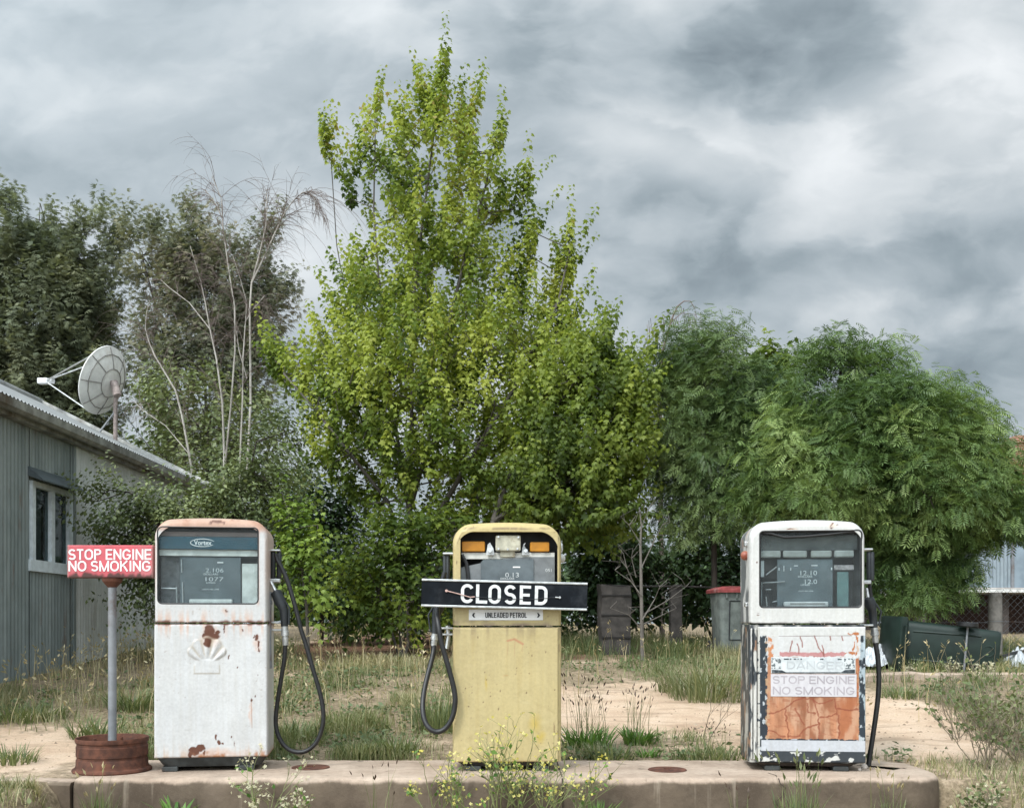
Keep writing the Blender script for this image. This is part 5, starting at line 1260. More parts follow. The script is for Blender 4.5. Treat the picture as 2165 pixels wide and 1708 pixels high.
mb = MB(); mb.box(RX6(1440), RX6(1580), .085, .10, Q6(1175), Q6(745), .004); mb.build('side_panel', plain('green_panel', (.10, .17, .165), .6), pr)
mb = MB(); mb.box(RX6(1400), RX6(1640), .08, .084, Q6(720), Q6(660), .001); mb.build('side_label', plain('pink_label', (.30, .27, .265), .6, var=.4, scale=60), pr)
mb = MB(); mb.box(RX6(478), RX6(535), .06, .064, Q6(805), Q6(605), .001); mb.build('side_label', M_DIGIT, pr)
mb = MB()
for sgm in (((560, 780), (690, 680)), ((520, 880), (790, 865)), ((555, 965), (620, 962)), ((570, 1170), (560, 1050)), ((640, 1120), (690, 1105)), ((505, 870), (500, 1160))):
    mb.tube([Vector((RX6(sgm[0][0]), .06, Q6(sgm[0][1]))), Vector((RX6(sgm[1][0]), .06, Q6(sgm[1][1])))], .004, 6)
mb.build('mechanism', plain('mech_dull', (.25, .26, .26), .5), pr)
# red-brown lamp dome and bright latch on the left flank
ML = Matrix.Translation((-.336, .12, Q6(530))) @ Matrix.Rotation(R(-90), 4, 'Y')
mb = MB(); mb.lathe([(.028, 0), (.029, .012), (.026, .024), (.016, .034), (.001, .037)], 22, ML); mb.build('lamp_dome', plain('red_brown_dome', (.24, .065, .04), .35, var=.2, dirt=(.36, .17, .10)), pr, True)
mb = MB(); mb.box(-.352, -.334, .10, .14, Q6(420), Q6(350), .006); mb.build('latch', M_CHROME, pr)
mb = MB(); mb.box(-.350, -.334, .09, .13, Q6(1180), Q6(1120), .005); mb.build('latch', M_CHROME, pr)
def HR(X, Y, zoom=6):
    k = 5.833 if zoom == 6 else 4.955; return L(pr, P(1528.7 + X / k, (1078 if zoom == 6 else 1307.8) + Y / k, D1 + .16))
boots(pr, (HR(1780, 0).x, HR(1815, 0).x), .16, HR(0, 870).z, HR(0, 520).z, .0145)
mb = MB(); mb.box(.325, HR(1815, 0).x, .13, .19, HR(0, 505).z, HR(0, 480).z, .004); mb.build('hose_bracket', M_ALU, pr)
mb = MB(); mb.box(.325, HR(1800, 0).x, .14, .18, HR(0, 915).z, HR(0, 870).z, .004); mb.build('hose_bracket', M_ALU, pr)
nozzle(pr, HR(1770, 960), HR(1790, 1090), HR(1838, 1240), HR(1862, 1450), HR(1598, 250, 7))
cradle(pr, .33, HR(1820, 0).x, .16, (HR(0, 1420).z,))
hose_kit(pr, [HR(1835, 560), HR(1815, 700), HR(1805, 900), HR(1822, 1050), HR(1850, 1180), HR(1858, 1330)], .011, 'upper_hose')
hose_kit(pr, [HR(1594, 215, 7), HR(1600, 270, 7), HR(1622, 400, 7), HR(1633, 560, 7), HR(1632, 700, 7), HR(1622, 850, 7), HR(1600, 1020, 7), HR(1568, 1240, 7), HR(1542, 1400, 7), HR(1524, 1535, 7)], .0155)
for (X, Y, r_, lab) in ((1478, 1545, .021, 'larger pale pebble at the foot of the flaking pump hose'), (1430, 1565, .012, 'smaller pale pebble at the foot of the flaking pump hose')):
    px, py = 1528.7 + X / 4.955, 1307.8 + (Y + 25) / 4.955; dd_ = (ZC - .30) * F / (py - HY)
    mb = MB(); rr_ = random.Random(X); prof = [(.001, 0), (r_ * .8, .002), (r_, r_ * .6), (r_ * .75, r_ * 1.25), (.001, r_ * 1.5)]
    mb.lathe(prof, 11); mb.v = [(v_[0] * (1 + rr_.uniform(-.12, .12)), v_[1] * .8, v_[2]) for v_ in mb.v]
    o = mb.build('pebble', plain('pebble_pale', (.52, .46, .41), .8), None, True); o.location = P(px, py, dd_); tag(o, lab, 'pebble')
# ------------------------------------------------------------------ trees
T_ROUND = ([(0, 0, 0), (-.50, .28, -.05), (-.34, .74, -.12), (0, 1.05, -.26), (.34, .74, -.12), (.50, .28, -.05), (0, .5, .05)], [(0, 6, 2, 1), (0, 5, 4, 6), (6, 3, 2), (6, 4, 3)])
T_MAPLE = ([(0, 0, 0), (-.20, .16, .0), (-.52, .14, -.08), (-.36, .38, -.03), (-.50, .66, -.14), (-.22, .64, -.04), (0, 1.06, -.24), (.22, .64, -.04), (.50, .66, -.14), (.36, .38, -.03), (.52, .14, -.08), (.20, .16, 0), (0, .40, .05)],
           [(0, 12, 3, 1), (1, 3, 2), (12, 5, 4, 3), (12, 6, 5), (12, 7, 6), (12, 9, 8, 7), (0, 11, 9, 12), (11, 10, 9)])
def pinnate(n=4, lw=.085, ll=.30, droop=.35):
    v, f = [], []
    def leaflet(y, side):
        z = -droop * y * y; o = len(v)
        if side == 0: dx, dy = 0, 1
        else: dx, dy = side * .82, .57
        px_, py_ = -dy, dx
        e = (dx * ll, y + dy * ll, z - .10); mdl = (dx * ll * .5, y + dy * ll * .5, z - .015)
        v.extend([(0, y, z), (mdl[0] + px_ * lw * .5, mdl[1] + py_ * lw * .5, mdl[2] - .02), e, (mdl[0] - px_ * lw * .5, mdl[1] - py_ * lw * .5, mdl[2] - .02)])
        f.append((o, o + 1, o + 2, o + 3))
    for k in range(n):
        y = .22 + .62 * k / (n - 1)
        leaflet(y, 1); leaflet(y, -1)
    leaflet(.86, 0)
    return v, f
T_ASH = pinnate(5, .085, .36, .30)
T_SEED = ([(0, 0, 0), (-.16, .45, .05), (0, 1, -.05), (.16, .45, .05)], [(0, 3, 2, 1)])
T_SMALL = ([(0, 0, 0), (-.3, .45, .05), (0, 1, -.08), (.3, .45, .05)], [(0, 3, 2, 1)])
def spray():
    v, f = [], []
    for a in (-.75, -.38, 0, .36, .8):
        o = len(v); c_, s_ = math.cos(a), math.sin(a); l_ = 1 - abs(a) * .35; w_ = .075
        v.extend([(0, .05, 0), (s_ * l_ * .5 - c_ * w_, c_ * l_ * .5 + s_ * w_, .06), (s_ * l_, c_ * l_, -.12), (s_ * l_ * .5 + c_ * w_, c_ * l_ * .5 - s_ * w_, .06)]); f.append((o, o + 3, o + 2, o + 1))
    return v, f
T_SPRAY = spray()

def crown_points(prof, n, d, depthf=.8, shell=.55, rng=RNG, ymin_d=None):
    """random points inside a crown whose outline is given as (py, x-left, x-right) rows at distance d"""
    pr_ = np.array(prof, float); ys, xl, xr = pr_[:, 0], pr_[:, 1], pr_[:, 2]
    ww = np.maximum(xr - xl, 8); yy_ = np.linspace(ys[0], ys[-1], 400); wgt = np.interp(yy_, ys, ww) ** 1.6; cdf = np.cumsum(wgt); cdf /= cdf[-1]
    py = np.interp(rng.random(n), cdf, yy_); a, e = np.interp(py, ys, xl), np.interp(py, ys, xr)
    ang = rng.random(n) * 2 * np.pi; r = rng.random(n) ** shell
    hw_ = (e - a) / 2; px = (a + e) / 2 + hw_ * r * np.cos(ang)
    dep = np.clip(hw_ * d / F, .1, 2.6) * depthf * r * np.sin(ang)
    dd = d + dep
    X = (px - CX) * d / F; Z = ZC - (py - HY) * d / F
    return np.stack([X, dd, Z], 1)

def grow(points, stems, up_pen=.6, seg=.35, jit=.05, rng=RNG):
    """branch skeleton: traced stems plus greedy attachment of every crown point to the nearest fitting wood"""
    nodes, par = [], []
    for st in stems:
        prev = st[1]
        for p_ in st[0]:
            nodes.append(np.array(p_)); par.append(prev); prev = len(nodes) - 1
    N = np.zeros((len(nodes) + len(points) * 12 + 10, 3)); N[:len(nodes)] = nodes; cnt = len(nodes)
    plen = np.zeros(len(N))
    for i in range(cnt): plen[i] = 0 if par[i] < 0 else plen[par[i]] + np.linalg.norm(N[i] - N[par[i]]) * .4
    d0 = np.min(np.linalg.norm(points[:, None, :] - N[None, :cnt], axis=2), 1)
    tips = []
    for i in np.argsort(d0):
        p_ = points[i]; df = p_ - N[:cnt]; ln = np.linalg.norm(df, axis=1)
        cost = ln + .18 * plen[:cnt] + up_pen * np.maximum(0, .25 * ln - df[:, 2])
        j = int(np.argmin(cost)); L_ = ln[j]; k = max(1, int(L_ / seg)); prev = j
        for q_ in range(1, k + 1):
            t = q_ / k; v_ = N[j] + df[j] * t
            if q_ < k: v_ = v_ + rng.normal(0, jit * L_ / max(k, 2), 3) + np.array([0, 0, .05 * L_ * math.sin(math.pi * t)])
            N[cnt] = v_; par.append(prev); plen[cnt] = plen[prev] + np.linalg.norm(v_ - N[prev]); prev = cnt; cnt += 1
        tips.append(prev)
    return N[:cnt], np.array(par), np.array(tips)
def wood(name, m_, N, par, parent, tip_r=.0035, expn=2.4, rmin=.003, rmax=.2, base_r=None):
    n = len(N); acc = np.zeros(n); kids = np.bincount(par[par >= 0], minlength=n)
    acc[kids == 0] = tip_r ** expn
    for i in range(n - 1, -1, -1):
        if par[i] >= 0: acc[par[i]] += acc[i]
    r = np.clip(acc ** (1 / expn), rmin, rmax)
    e = np.where(par >= 0)[0]; A, B_ = N[par[e]], N[e]; ra, rb = np.minimum(r[par[e]], r[e] * 1.35), r[e]
    t = norm(B_ - A); ref = np.where(np.abs(t[:, 2:3]) < .9, np.array([[0, 0, 1.0]]), np.array([[1.0, 0, 0]]))
    u_ = norm(np.cross(t, ref)); v_ = np.cross(t, u_); K = 6
    an = np.arange(K) * 2 * np.pi / K; ring = np.cos(an)[None, :, None] * u_[:, None] + np.sin(an)[None, :, None] * v_[:, None]
    V = np.concatenate([A[:, None] + ring * ra[:, None, None], B_[:, None] + ring * rb[:, None, None]], 1).reshape(-1, 3)
    k = np.arange(K); q_ = np.stack([k, (k + 1) % K, (k + 1) % K + K, k + K], 1)
    idx = (np.arange(len(e))[:, None, None] * 2 * K + q_[None]).reshape(-1)
    return np_mesh(name, m_, V, idx, np.full(len(e) * K, 4), parent, None, True), r

def shoots(tips, N, par, n_leaf, ln, out_c, upb=.7, rng=RNG, spread=.9, droop=.55, size=.09, sizevar=.8, tipsmall=.4, jitter=.25):
    """leaves set along little shoots leaving each branch tip; returns positions, directions, normals, sizes"""
    base = N[tips]; prev = N[par[tips]]
    ax = norm(norm(base - prev) * .6 + norm(base - out_c) * .5 + np.array([0, 0, upb]) + rng.normal(0, jitter, base.shape))
    ls = ln * (.6 + .8 * rng.random(len(base))); S_ = len(base)
    t = (np.arange(n_leaf)[None, :] + rng.random((S_, n_leaf)) * .6) / n_leaf
    p_ = base[:, None] + ax[:, None] * (ls[:, None] * t)[..., None]
    ang = rng.random((S_, 1)) * 6.28 + np.arange(n_leaf)[None] * 2.4
    u_ = norm(np.cross(ax, np.array([0.3, .2, 1.0]) + 0 * ax)); v_ = np.cross(ax, u_)
    sd_ = np.cos(ang)[..., None] * u_[:, None] + np.sin(ang)[..., None] * v_[:, None]
    dr = norm(sd_ * spread + ax[:, None] * .35 - np.array([0, 0, droop]) * (.5 + rng.random((S_, n_leaf, 1))))
    pos = p_ + sd_ * (size * .35)
    nr = norm(np.array([0, 0, .8]) + .8 * sd_ + .45 * norm(base - out_c)[:, None] + rng.normal(0, .55, pos.shape))
    sz = size * (1 - tipsmall * t) * (1 - sizevar / 2 + sizevar * rng.random((S_, n_leaf)))
    return pos.reshape(-1, 3), dr.reshape(-1, 3), nr.reshape(-1, 3), sz.reshape(-1), t.reshape(-1)

def stem(pts, d, dj=0.0):
    out = []
    for i, p_ in enumerate(pts): q_ = P(p_[0], p_[1], d + (p_[2] if len(p_) > 2 else 0)); out.append((q_.x, q_.y, q_.z))
    return out
def tree(name, label, cat, d, prof, n_tips, stems_px, bark, leafm, tpl, leaf, n_leaf, shoot, depthf=.8, shell=.55, extra=None, group=None, rnd_fn=None, tipr=.004, upb=.7, droop=.55, spread=.9, tipsmall=.4, rng=None, up_pen=.6, inset=.8, gaps=0.0, gapf=1.1, jitter=.25):
    k_ = shoot * F / d; y0_, y1_ = prof[0][0], prof[-1][0]
    prof = [(y + inset * k_ * (1 - (y - y0_) / (y1_ - y0_)) ** 1.5, a + min(.5 * inset * k_, (e - a) * .3), e - min(.5 * inset * k_, (e - a) * .3)) for y, a, e in prof]
    rng = rng or np.random.default_rng(len(label) * 7 + int(d * 10))
    b0 = stems_px[0][0][0]; bx = P(b0[0], HY, d); g0 = gzf(bx.x, bx.y)
    root = thing(name, label, cat, (bx.x, bx.y, g0), 0, group)
    pts = crown_points(prof, n_tips, d, depthf, shell, rng)
    if gaps:
        keep = fbm(pts[:, 0] * gapf, pts[:, 1] * gapf, pts[:, 2] * gapf * 1.3, 3, int(d * 10)) > gaps; pts = pts[keep]
    if extra is not None: pts = np.concatenate([pts, extra])
    sts, off = [], 0; lens = []
    for (sp, parent_idx) in stems_px:
        sn = stem(sp, d)
        if parent_idx is None: sn[0] = (sn[0][0], sn[0][1], g0 - .1); pi = -1
        else: pi = lens[parent_idx[0]] + parent_idx[1]
        lens.append(off); off += len(sn); sts.append((sn, pi))
    N, par, tips = grow(pts, sts, up_pen=up_pen, rng=rng)
    N0 = N - np.array(root.location)
    wood('trunk', bark, N0, par, root, tip_r=tipr)
    oc = np.array([np.mean(pts[:, 0]), d, np.min(pts[:, 2]) + .3])
    pos, dr, nr, sz, t = shoots(tips, N, par, n_leaf, shoot, oc, upb, rng, spread, droop, leaf, tipsmall=tipsmall, jitter=jitter)
    cl = fbm(pos[:, 0] * 1.7, pos[:, 1] * 1.7, pos[:, 2] * 1.7, 3, 77) + np.repeat(rng.normal(0, .11, len(tips)), n_leaf)
    rn = np.clip(.5 + (cl - .5) * 1.5 + rng.normal(0, .13, len(pos)), 0, 1) if rnd_fn is None else np.clip(rnd_fn(pos, t, cl, rng), 0, 1)
    scatter('crown', leafm, tpl[0], tpl[1], pos - np.array(root.location), dr, nr, sz, root, rn)
    return root

def barkmat(name, a, e, scale=14):
    m, q, p = mat(name); co = q.coord()
    n = q.noise(q.mapv(co, (1, 1, .25)), scale, 6, .7)
    q.put(p.inputs['Base Color'], q.ramp(n, [(.3, a), (.7, e)])); p.inputs['Roughness'].default_value = .9
    q.put(p.inputs['Normal'], q.bump(n, .6, .01)); return m
B_GREY = barkmat('maple_bark', (.045, .038, .032), (.13, .115, .10))
B_DARK = barkmat('dark_bark', (.022, .018, .015), (.065, .052, .042))
B_BIRCH = barkmat('birch_bark', (.25, .225, .195), (.56, .525, .475), 9)
B_TWIG = barkmat('twig_bark', (.10, .07, .06), (.21, .165, .145))
L_MAPLE = leafmat('maple_leaf', [(0.058, 0.093, 0.022), (0.126, 0.18, 0.036), (0.222, 0.282, 0.052), (0.355, 0.405, 0.09), (0.34, 0.26, 0.1)], .45, spec=.2)
L_LIME = leafmat('lime_leaf', [(0.14, 0.22, 0.045), (0.23, 0.32, 0.065), (0.34, 0.42, 0.11)], .42)
L_BOX = leafmat('box_elder_leaf', [(0.065, 0.102, 0.024), (0.15, 0.205, 0.04), (0.29, 0.345, 0.075)], .5)
L_ASH = leafmat('ash_leaf', [(0.055, 0.1, 0.032), (0.132, 0.205, 0.066), (0.265, 0.345, 0.125)], .30, rough=.45)
L_ASHB = leafmat('ash_leaf_bluish', [(0.05, 0.09, 0.034), (0.115, 0.178, 0.066), (0.22, 0.295, 0.125)], .28, rough=.42)
L_CON = leafmat('conifer_spray', [(0.085, 0.1, 0.066), (0.155, 0.178, 0.115), (0.26, 0.28, 0.19)], .28, rough=.65, spec=.2)
L_CONB = leafmat('conifer_spray_brown', [(0.105, 0.118, 0.082), (0.185, 0.2, 0.138), (0.275, 0.255, 0.185)], .28, rough=.65, spec=.2)
L_SHRUB = leafmat('shrub_leaf', [(0.07, 0.095, 0.042), (0.135, 0.172, 0.075), (0.24, 0.275, 0.125)], .2, rough=.4)
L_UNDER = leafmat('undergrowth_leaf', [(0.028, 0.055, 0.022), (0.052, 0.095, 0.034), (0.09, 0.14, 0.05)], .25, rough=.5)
L_BIRCHL = leafmat('dry_catkin', [(.10, .07, .055), (.16, .12, .09)], .1)

# the tall maple behind the yellow pump
MAPLE = [(215, 908, 965), (255, 868, 1000), (300, 790, 1010), (345, 722, 1045), (395, 712, 1070), (430, 722, 1100), (480, 722, 1085), (560, 700, 1090), (640, 690, 1120), (700, 676, 1190), (760, 640, 1230),
         (830, 610, 1260), (900, 630, 1260), (980, 670, 1240), (1040, 710, 1210), (1090, 770, 1150), (1150, 830, 1090)]
dM = 14.0
def spur(pts, d, n, rng=np.random.default_rng(5), w=7):
    out = []
    for k in range(n):
        t = (k + .5) / n * (len(pts) - 1); i = min(int(t), len(pts) - 2); f = t - i
        q_ = P(pts[i][0] * (1 - f) + pts[i + 1][0] * f + rng.normal(0, w), pts[i][1] * (1 - f) + pts[i + 1][1] * f, d + rng.normal(0, .12)); out.append((q_.x, q_.y, q_.z))
    return np.array(out)
EXM = np.concatenate([spur([(920, 260), (930, 190), (942, 130)], dM, 10, w=3), spur([(725, 380), (700, 330), (688, 285)], dM, 10), spur([(790, 340), (793, 265), (797, 205)], dM, 9, w=4), spur([(985, 300), (1000, 240), (1005, 215)], dM, 7, w=5), spur([(900, 260), (896, 215), (900, 185)], dM, 7, w=4), spur([(1050, 330), (1062, 280)], dM, 6),
    spur([(1075, 480), (1100, 420), (1112, 390)], dM, 9, w=5), spur([(1150, 700), (1195, 600), (1208, 490)], dM, 22, w=7), spur([(1170, 720), (1205, 690), (1218, 645)], dM, 6, w=4), spur([(1090, 640), (1120, 540), (1128, 470)], dM, 20, w=8),
    spur([(640, 830), (600, 785), (572, 745)], dM, 14, w=9), spur([(610, 820), (585, 775)], dM, 10, w=9), spur([(1180, 660), (1190, 560)], dM, 12, w=14)])
ST_M = [([(868, 1345), (866, 1200), (866, 1080), (870, 900), (872, 760), (876, 620), (892, 480), (905, 380), (918, 280), (935, 180), (946, 140)], None),
        ([(845, 960), (828, 840), (818, 720), (800, 580), (790, 440), (793, 300), (797, 200)], (0, 2)),
        ([(905, 940, -.3), (924, 830, -.3), (945, 700, -.3), (985, 540, -.2), (1020, 420), (1045, 320)], (0, 2)),
        ([(820, 1060, -.4), (740, 960, -.7), (670, 870, -.6), (600, 790, -.4)], (0, 1)),
        ([(930, 1080, -.5), (1020, 930, -.8), (1100, 800, -.6), (1180, 640, -.3), (1206, 520, -.1)], (0, 1)),
        ([(800, 860, .3), (745, 700, .4), (712, 520, .3), (700, 340, .1)], (1, 0))]
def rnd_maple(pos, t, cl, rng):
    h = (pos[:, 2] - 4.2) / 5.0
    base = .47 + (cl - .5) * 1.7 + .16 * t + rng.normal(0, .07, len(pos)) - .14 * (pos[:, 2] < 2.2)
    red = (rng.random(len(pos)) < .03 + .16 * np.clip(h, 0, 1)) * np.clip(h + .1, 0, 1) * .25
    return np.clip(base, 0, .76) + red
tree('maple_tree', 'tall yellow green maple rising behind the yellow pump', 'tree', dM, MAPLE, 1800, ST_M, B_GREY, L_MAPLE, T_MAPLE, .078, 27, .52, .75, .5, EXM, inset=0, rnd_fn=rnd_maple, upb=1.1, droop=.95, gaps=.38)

# box elder to its right
BOX = [(695, 1222, 1256), (720, 1190, 1305), (755, 1155, 1345), (800, 1120, 1380), (870, 1090, 1392), (950, 1070, 1375), (1030, 1040, 1362), (1090, 1050, 1345), (1140, 1100, 1320)]
EXB = np.concatenate([spur([(1270, 760), (1285, 700), (1290, 690)], 13.2, 8), spur([(1340, 790), (1375, 745)], 13.2, 6), spur([(1350, 860), (1388, 800)], 13.2, 8)])
tree('box_elder_tree', 'yellow green spreading tree between tall maple and the green ash', 'tree', 13.0, BOX, 900, [([(1030, 1350), (1043, 1100), (1085, 985), (1150, 890), (1220, 800), (1270, 720)], None), ([(1210, 960), (1290, 870), (1350, 800)], (0, 2)), ([(1180, 1030), (1250, 980), (1320, 940)], (0, 1))],
     B_GREY, L_BOX, T_MAPLE, .080, 25, .5, .8, .5, EXB, inset=.3, gaps=.34, upb=.5, droop=1.1, rnd_fn=lambda pos, t, cl, rng: .45 + (cl - .5) * 1.7 + .2 * t + rng.normal(0, .1, len(pos)))

# low leafy suckers at the maple foot
LOW = [(1085, 870, 1010), (1110, 760, 1020), (1160, 715, 990), (1220, 705, 960), (1280, 730, 950), (1340, 750, 945)]
tree('maple_shrub', 'leafy maple suckers at the tall maple foot', 'shrub', 12.7, LOW, 300, [([(850, 1362), (845, 1280), (850, 1180)], None), ([(800, 1250), (760, 1170)], (0, 0)), ([(900, 1240), (950, 1150), (990, 1110)], (0, 0))], B_GREY, L_MAPLE, T_MAPLE, .082, 15, .4, .6, .55, None, inset=.2, droop=.7, upb=.5,
     rnd_fn=lambda pos, t, cl, rng: .10 + (cl - .5) * 1.1 + .18 * t + rng.normal(0, .1, len(pos)))
SAP = [(1015, 582, 606), (1050, 575, 625), (1090, 578, 680), (1130, 582, 688), (1180, 590, 690), (1240, 600, 690), (1300, 625, 730)]
tree('maple_sapling', 'lime green young maple beside the white pump nozzle', 'shrub', 11.2, SAP, 80, [([(655, 1385), (648, 1280), (635, 1180), (612, 1090), (592, 1030)], None), ([(660, 1200), (672, 1110)], (0, 1))], B_GREY, L_LIME, T_MAPLE, .082, 13, .32, .6, .5, None, droop=.6, upb=.6, inset=.4)

# the two green ash-like trees on the right
ASH1 = [(668, 1448, 1470), (690, 1410, 1560), (720, 1395, 1600), (770, 1380, 1640), (850, 1365, 1660), (940, 1360, 1650), (1020, 1375, 1630), (1080, 1390, 1600), (1130, 1420, 1560)]
tree('ash_tree', 'bluish green feathery tree with dark trunk left of the flaking pump', 'tree', 13.4, ASH1, 850, [([(1512, 1345), (1510, 1200), (1508, 1080), (1500, 980), (1490, 860), (1465, 740)], None), ([(1540, 1000), (1590, 900), (1600, 800)], (0, 2)), ([(1470, 1000), (1420, 900)], (0, 2))],
     B_DARK, L_ASHB, T_ASH, .165, 21, .38, .85, .5, None, upb=.55, droop=.35, tipsmall=.2, gaps=.40, gapf=1.9, inset=.55, jitter=.5)
ASH2 = [(735, 1735, 1880), (760, 1700, 1915), (800, 1670, 1935), (840, 1655, 2000), (880, 1620, 2050), (930, 1590, 2080), (1000, 1570, 2110), (1050, 1570, 2150), (1090, 1580, 2160), (1125, 1700, 2120), (1160, 1830, 2060), (1200, 1850, 2040), (1255, 1860, 2000)]
tree('ash_tree', 'broad bright green feathery tree spreading over the flaking pump', 'tree', 12.0, ASH2, 1700, [([(1800, 1380), (1798, 1200), (1797, 1080), (1790, 960), (1770, 840), (1780, 770)], None), ([(1850, 1000), (1910, 900), (1950, 850)], (0, 2)), ([(1880, 1090), (1980, 1010), (2070, 960)], (0, 1)), ([(1720, 1020), (1650, 960)], (0, 2)), ([(1860, 1180), (1940, 1180), (2020, 1150)], (0, 1)), ([(1880, 1230), (1950, 1250)], (4, 0))],
     B_DARK, L_ASH, T_ASH, .165, 21, .38, .75, .5, np.concatenate([spur([(1850, 1140), (1930, 1190), (1985, 1240)], 12, 60, w=30), spur([(1850, 1200), (1900, 1250), (1990, 1262)], 11.8, 45, w=22), spur([(2020, 1110), (2090, 1130), (2150, 1120)], 12, 40, w=18), spur([(1700, 800), (1740, 760), (1800, 765)], 12, 30, w=16), spur([(2000, 850), (2060, 900), (2100, 960)], 12, 24, w=14)]), upb=.5, droop=.35, tipsmall=.2, gaps=.40, gapf=1.9, inset=.45, jitter=.5)
tree('distant_tree', 'yellowish round topped tree showing between the two feathery ash trees', 'tree', 19.0, [(692, 1600, 1630), (720, 1585, 1672), (760, 1570, 1688), (830, 1560, 1700), (950, 1560, 1700)], 230, [([(1630, 1335), (1630, 1000), (1630, 800)], None)], B_DARK, L_BOX, T_MAPLE, .15, 12, .5, .8, .5, None, upb=.9)

# dark conifers behind the shed
CA = [(402, 75, 112), (425, 40, 140), (455, -30, 175), (490, -80, 230), (540, -110, 252), (620, -140, 262), (700, -150, 262), (800, -160, 258), (900, -150, 250), (1000, -130, 240), (1100, -100, 220)]
tree('conifer_tree', 'dark dense conifer behind the shed at far left', 'tree', 22.0, CA, 1150, [([(60, 1330), (60, 1000), (70, 700), (85, 430)], None), ([(120, 700), (200, 560)], (0, 1)), ([(20, 700), (-50, 560)], (0, 1))], B_DARK, L_CON, T_SPRAY, .18, 38, .75, .7, .42, np.concatenate([spur([(210, 560), (245, 500)], 22, 12, w=12), spur([(170, 500), (200, 470)], 22, 8, w=10), spur([(20, 450), (18, 425)], 22, 5)]), upb=.25, droop=.3, spread=.8)
CB = [(440, 396, 425), (465, 380, 450), (485, 270, 520), (520, 262, 590), (570, 258, 615), (640, 255, 632), (720, 262, 630), (800, 285, 600), (900, 300, 560), (1000, 320, 540)]
tree('conifer_tree', 'thin brownish conifer with gaps behind the bare birch', 'tree', 21.0, CB, 820, [([(440, 1330), (440, 1000), (430, 700), (412, 460)], None), ([(500, 760), (560, 560)], (0, 1)), ([(360, 760), (300, 540)], (0, 1)), ([(480, 620), (520, 490)], (0, 2))], B_DARK, L_CONB, T_SPRAY, .165, 27, .62, .6, .5,
     np.concatenate([spur([(285, 540), (270, 480)], 21, 8, w=6), spur([(325, 520), (328, 478)], 21, 7, w=6), spur([(415, 500), (402, 445)], 21, 9, w=4), spur([(540, 540), (575, 480)], 21, 10, w=8)]), upb=.45, droop=.3, spread=.7, gaps=.40)

# shrub growing against the shed
SH = [(975, 500, 590), (1010, 470, 630), (1050, 390, 640), (1085, 205, 630), (1150, 215, 600), (1220, 260, 580), (1300, 300, 570)]
tree('olive_shrub', 'olive leaved arching shrub growing over the shed wall', 'shrub', 11.6, SH, 800, [([(430, 1370), (425, 1250), (430, 1120), (450, 1040), (470, 985)], None), ([(350, 1080), (270, 1040), (205, 1060)], (0, 1)), ([(500, 1080), (560, 1010)], (0, 1)), ([(350, 1150), (280, 1120)], (0, 1))], B_DARK, L_SHRUB, T_SMALL, .062, 26, .42, .38, .55,
     np.concatenate([spur([(280, 1040), (230, 1035), (190, 1060)], 11.35, 14, w=8), spur([(290, 1110), (230, 1120), (200, 1135)], 11.35, 12, w=8), spur([(600, 900), (560, 940)], 11.6, 14, w=22)]), upb=.2, droop=.3, tipsmall=.2, gaps=.33, inset=.25)
tree('evergreen_shrub', 'dark glossy evergreen bush behind the white pump nozzle', 'shrub', 14.6, [(985, 600, 700), (1030, 580, 760), (1100, 570, 790), (1200, 570, 790), (1300, 580, 780)], 420, [([(680, 1350), (680, 1200), (670, 1080)], None)], B_DARK, L_UNDER, T_SMALL, .10, 18, .4, .8, .5, None)
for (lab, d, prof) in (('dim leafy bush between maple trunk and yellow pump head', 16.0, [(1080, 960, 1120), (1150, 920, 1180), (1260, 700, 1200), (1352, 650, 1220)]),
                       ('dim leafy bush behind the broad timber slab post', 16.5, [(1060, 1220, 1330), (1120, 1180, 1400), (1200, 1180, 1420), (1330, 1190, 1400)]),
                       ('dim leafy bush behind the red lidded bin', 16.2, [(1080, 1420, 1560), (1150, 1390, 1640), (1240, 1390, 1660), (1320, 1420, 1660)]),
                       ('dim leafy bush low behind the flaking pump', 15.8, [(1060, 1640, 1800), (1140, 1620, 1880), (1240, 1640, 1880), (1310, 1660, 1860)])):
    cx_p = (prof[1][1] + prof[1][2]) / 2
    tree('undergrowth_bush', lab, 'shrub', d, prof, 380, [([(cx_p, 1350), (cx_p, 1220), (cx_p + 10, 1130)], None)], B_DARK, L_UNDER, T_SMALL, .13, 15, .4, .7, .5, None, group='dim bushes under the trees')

tree('olive_tree', 'straggly olive green tree behind the birch stems and dish', 'tree', 18.5, [(760, 300, 400), (820, 275, 560), (880, 265, 640), (950, 270, 690), (1030, 280, 680), (1100, 300, 660)], 520, [([(440, 1330), (435, 1080), (440, 900), (400, 780)], None), ([(480, 1000), (560, 880)], (0, 1))], B_DARK, L_SHRUB, T_SMALL, .115, 20, .5, .8, .5, None, upb=.3, droop=.4, gaps=.33, inset=.4)

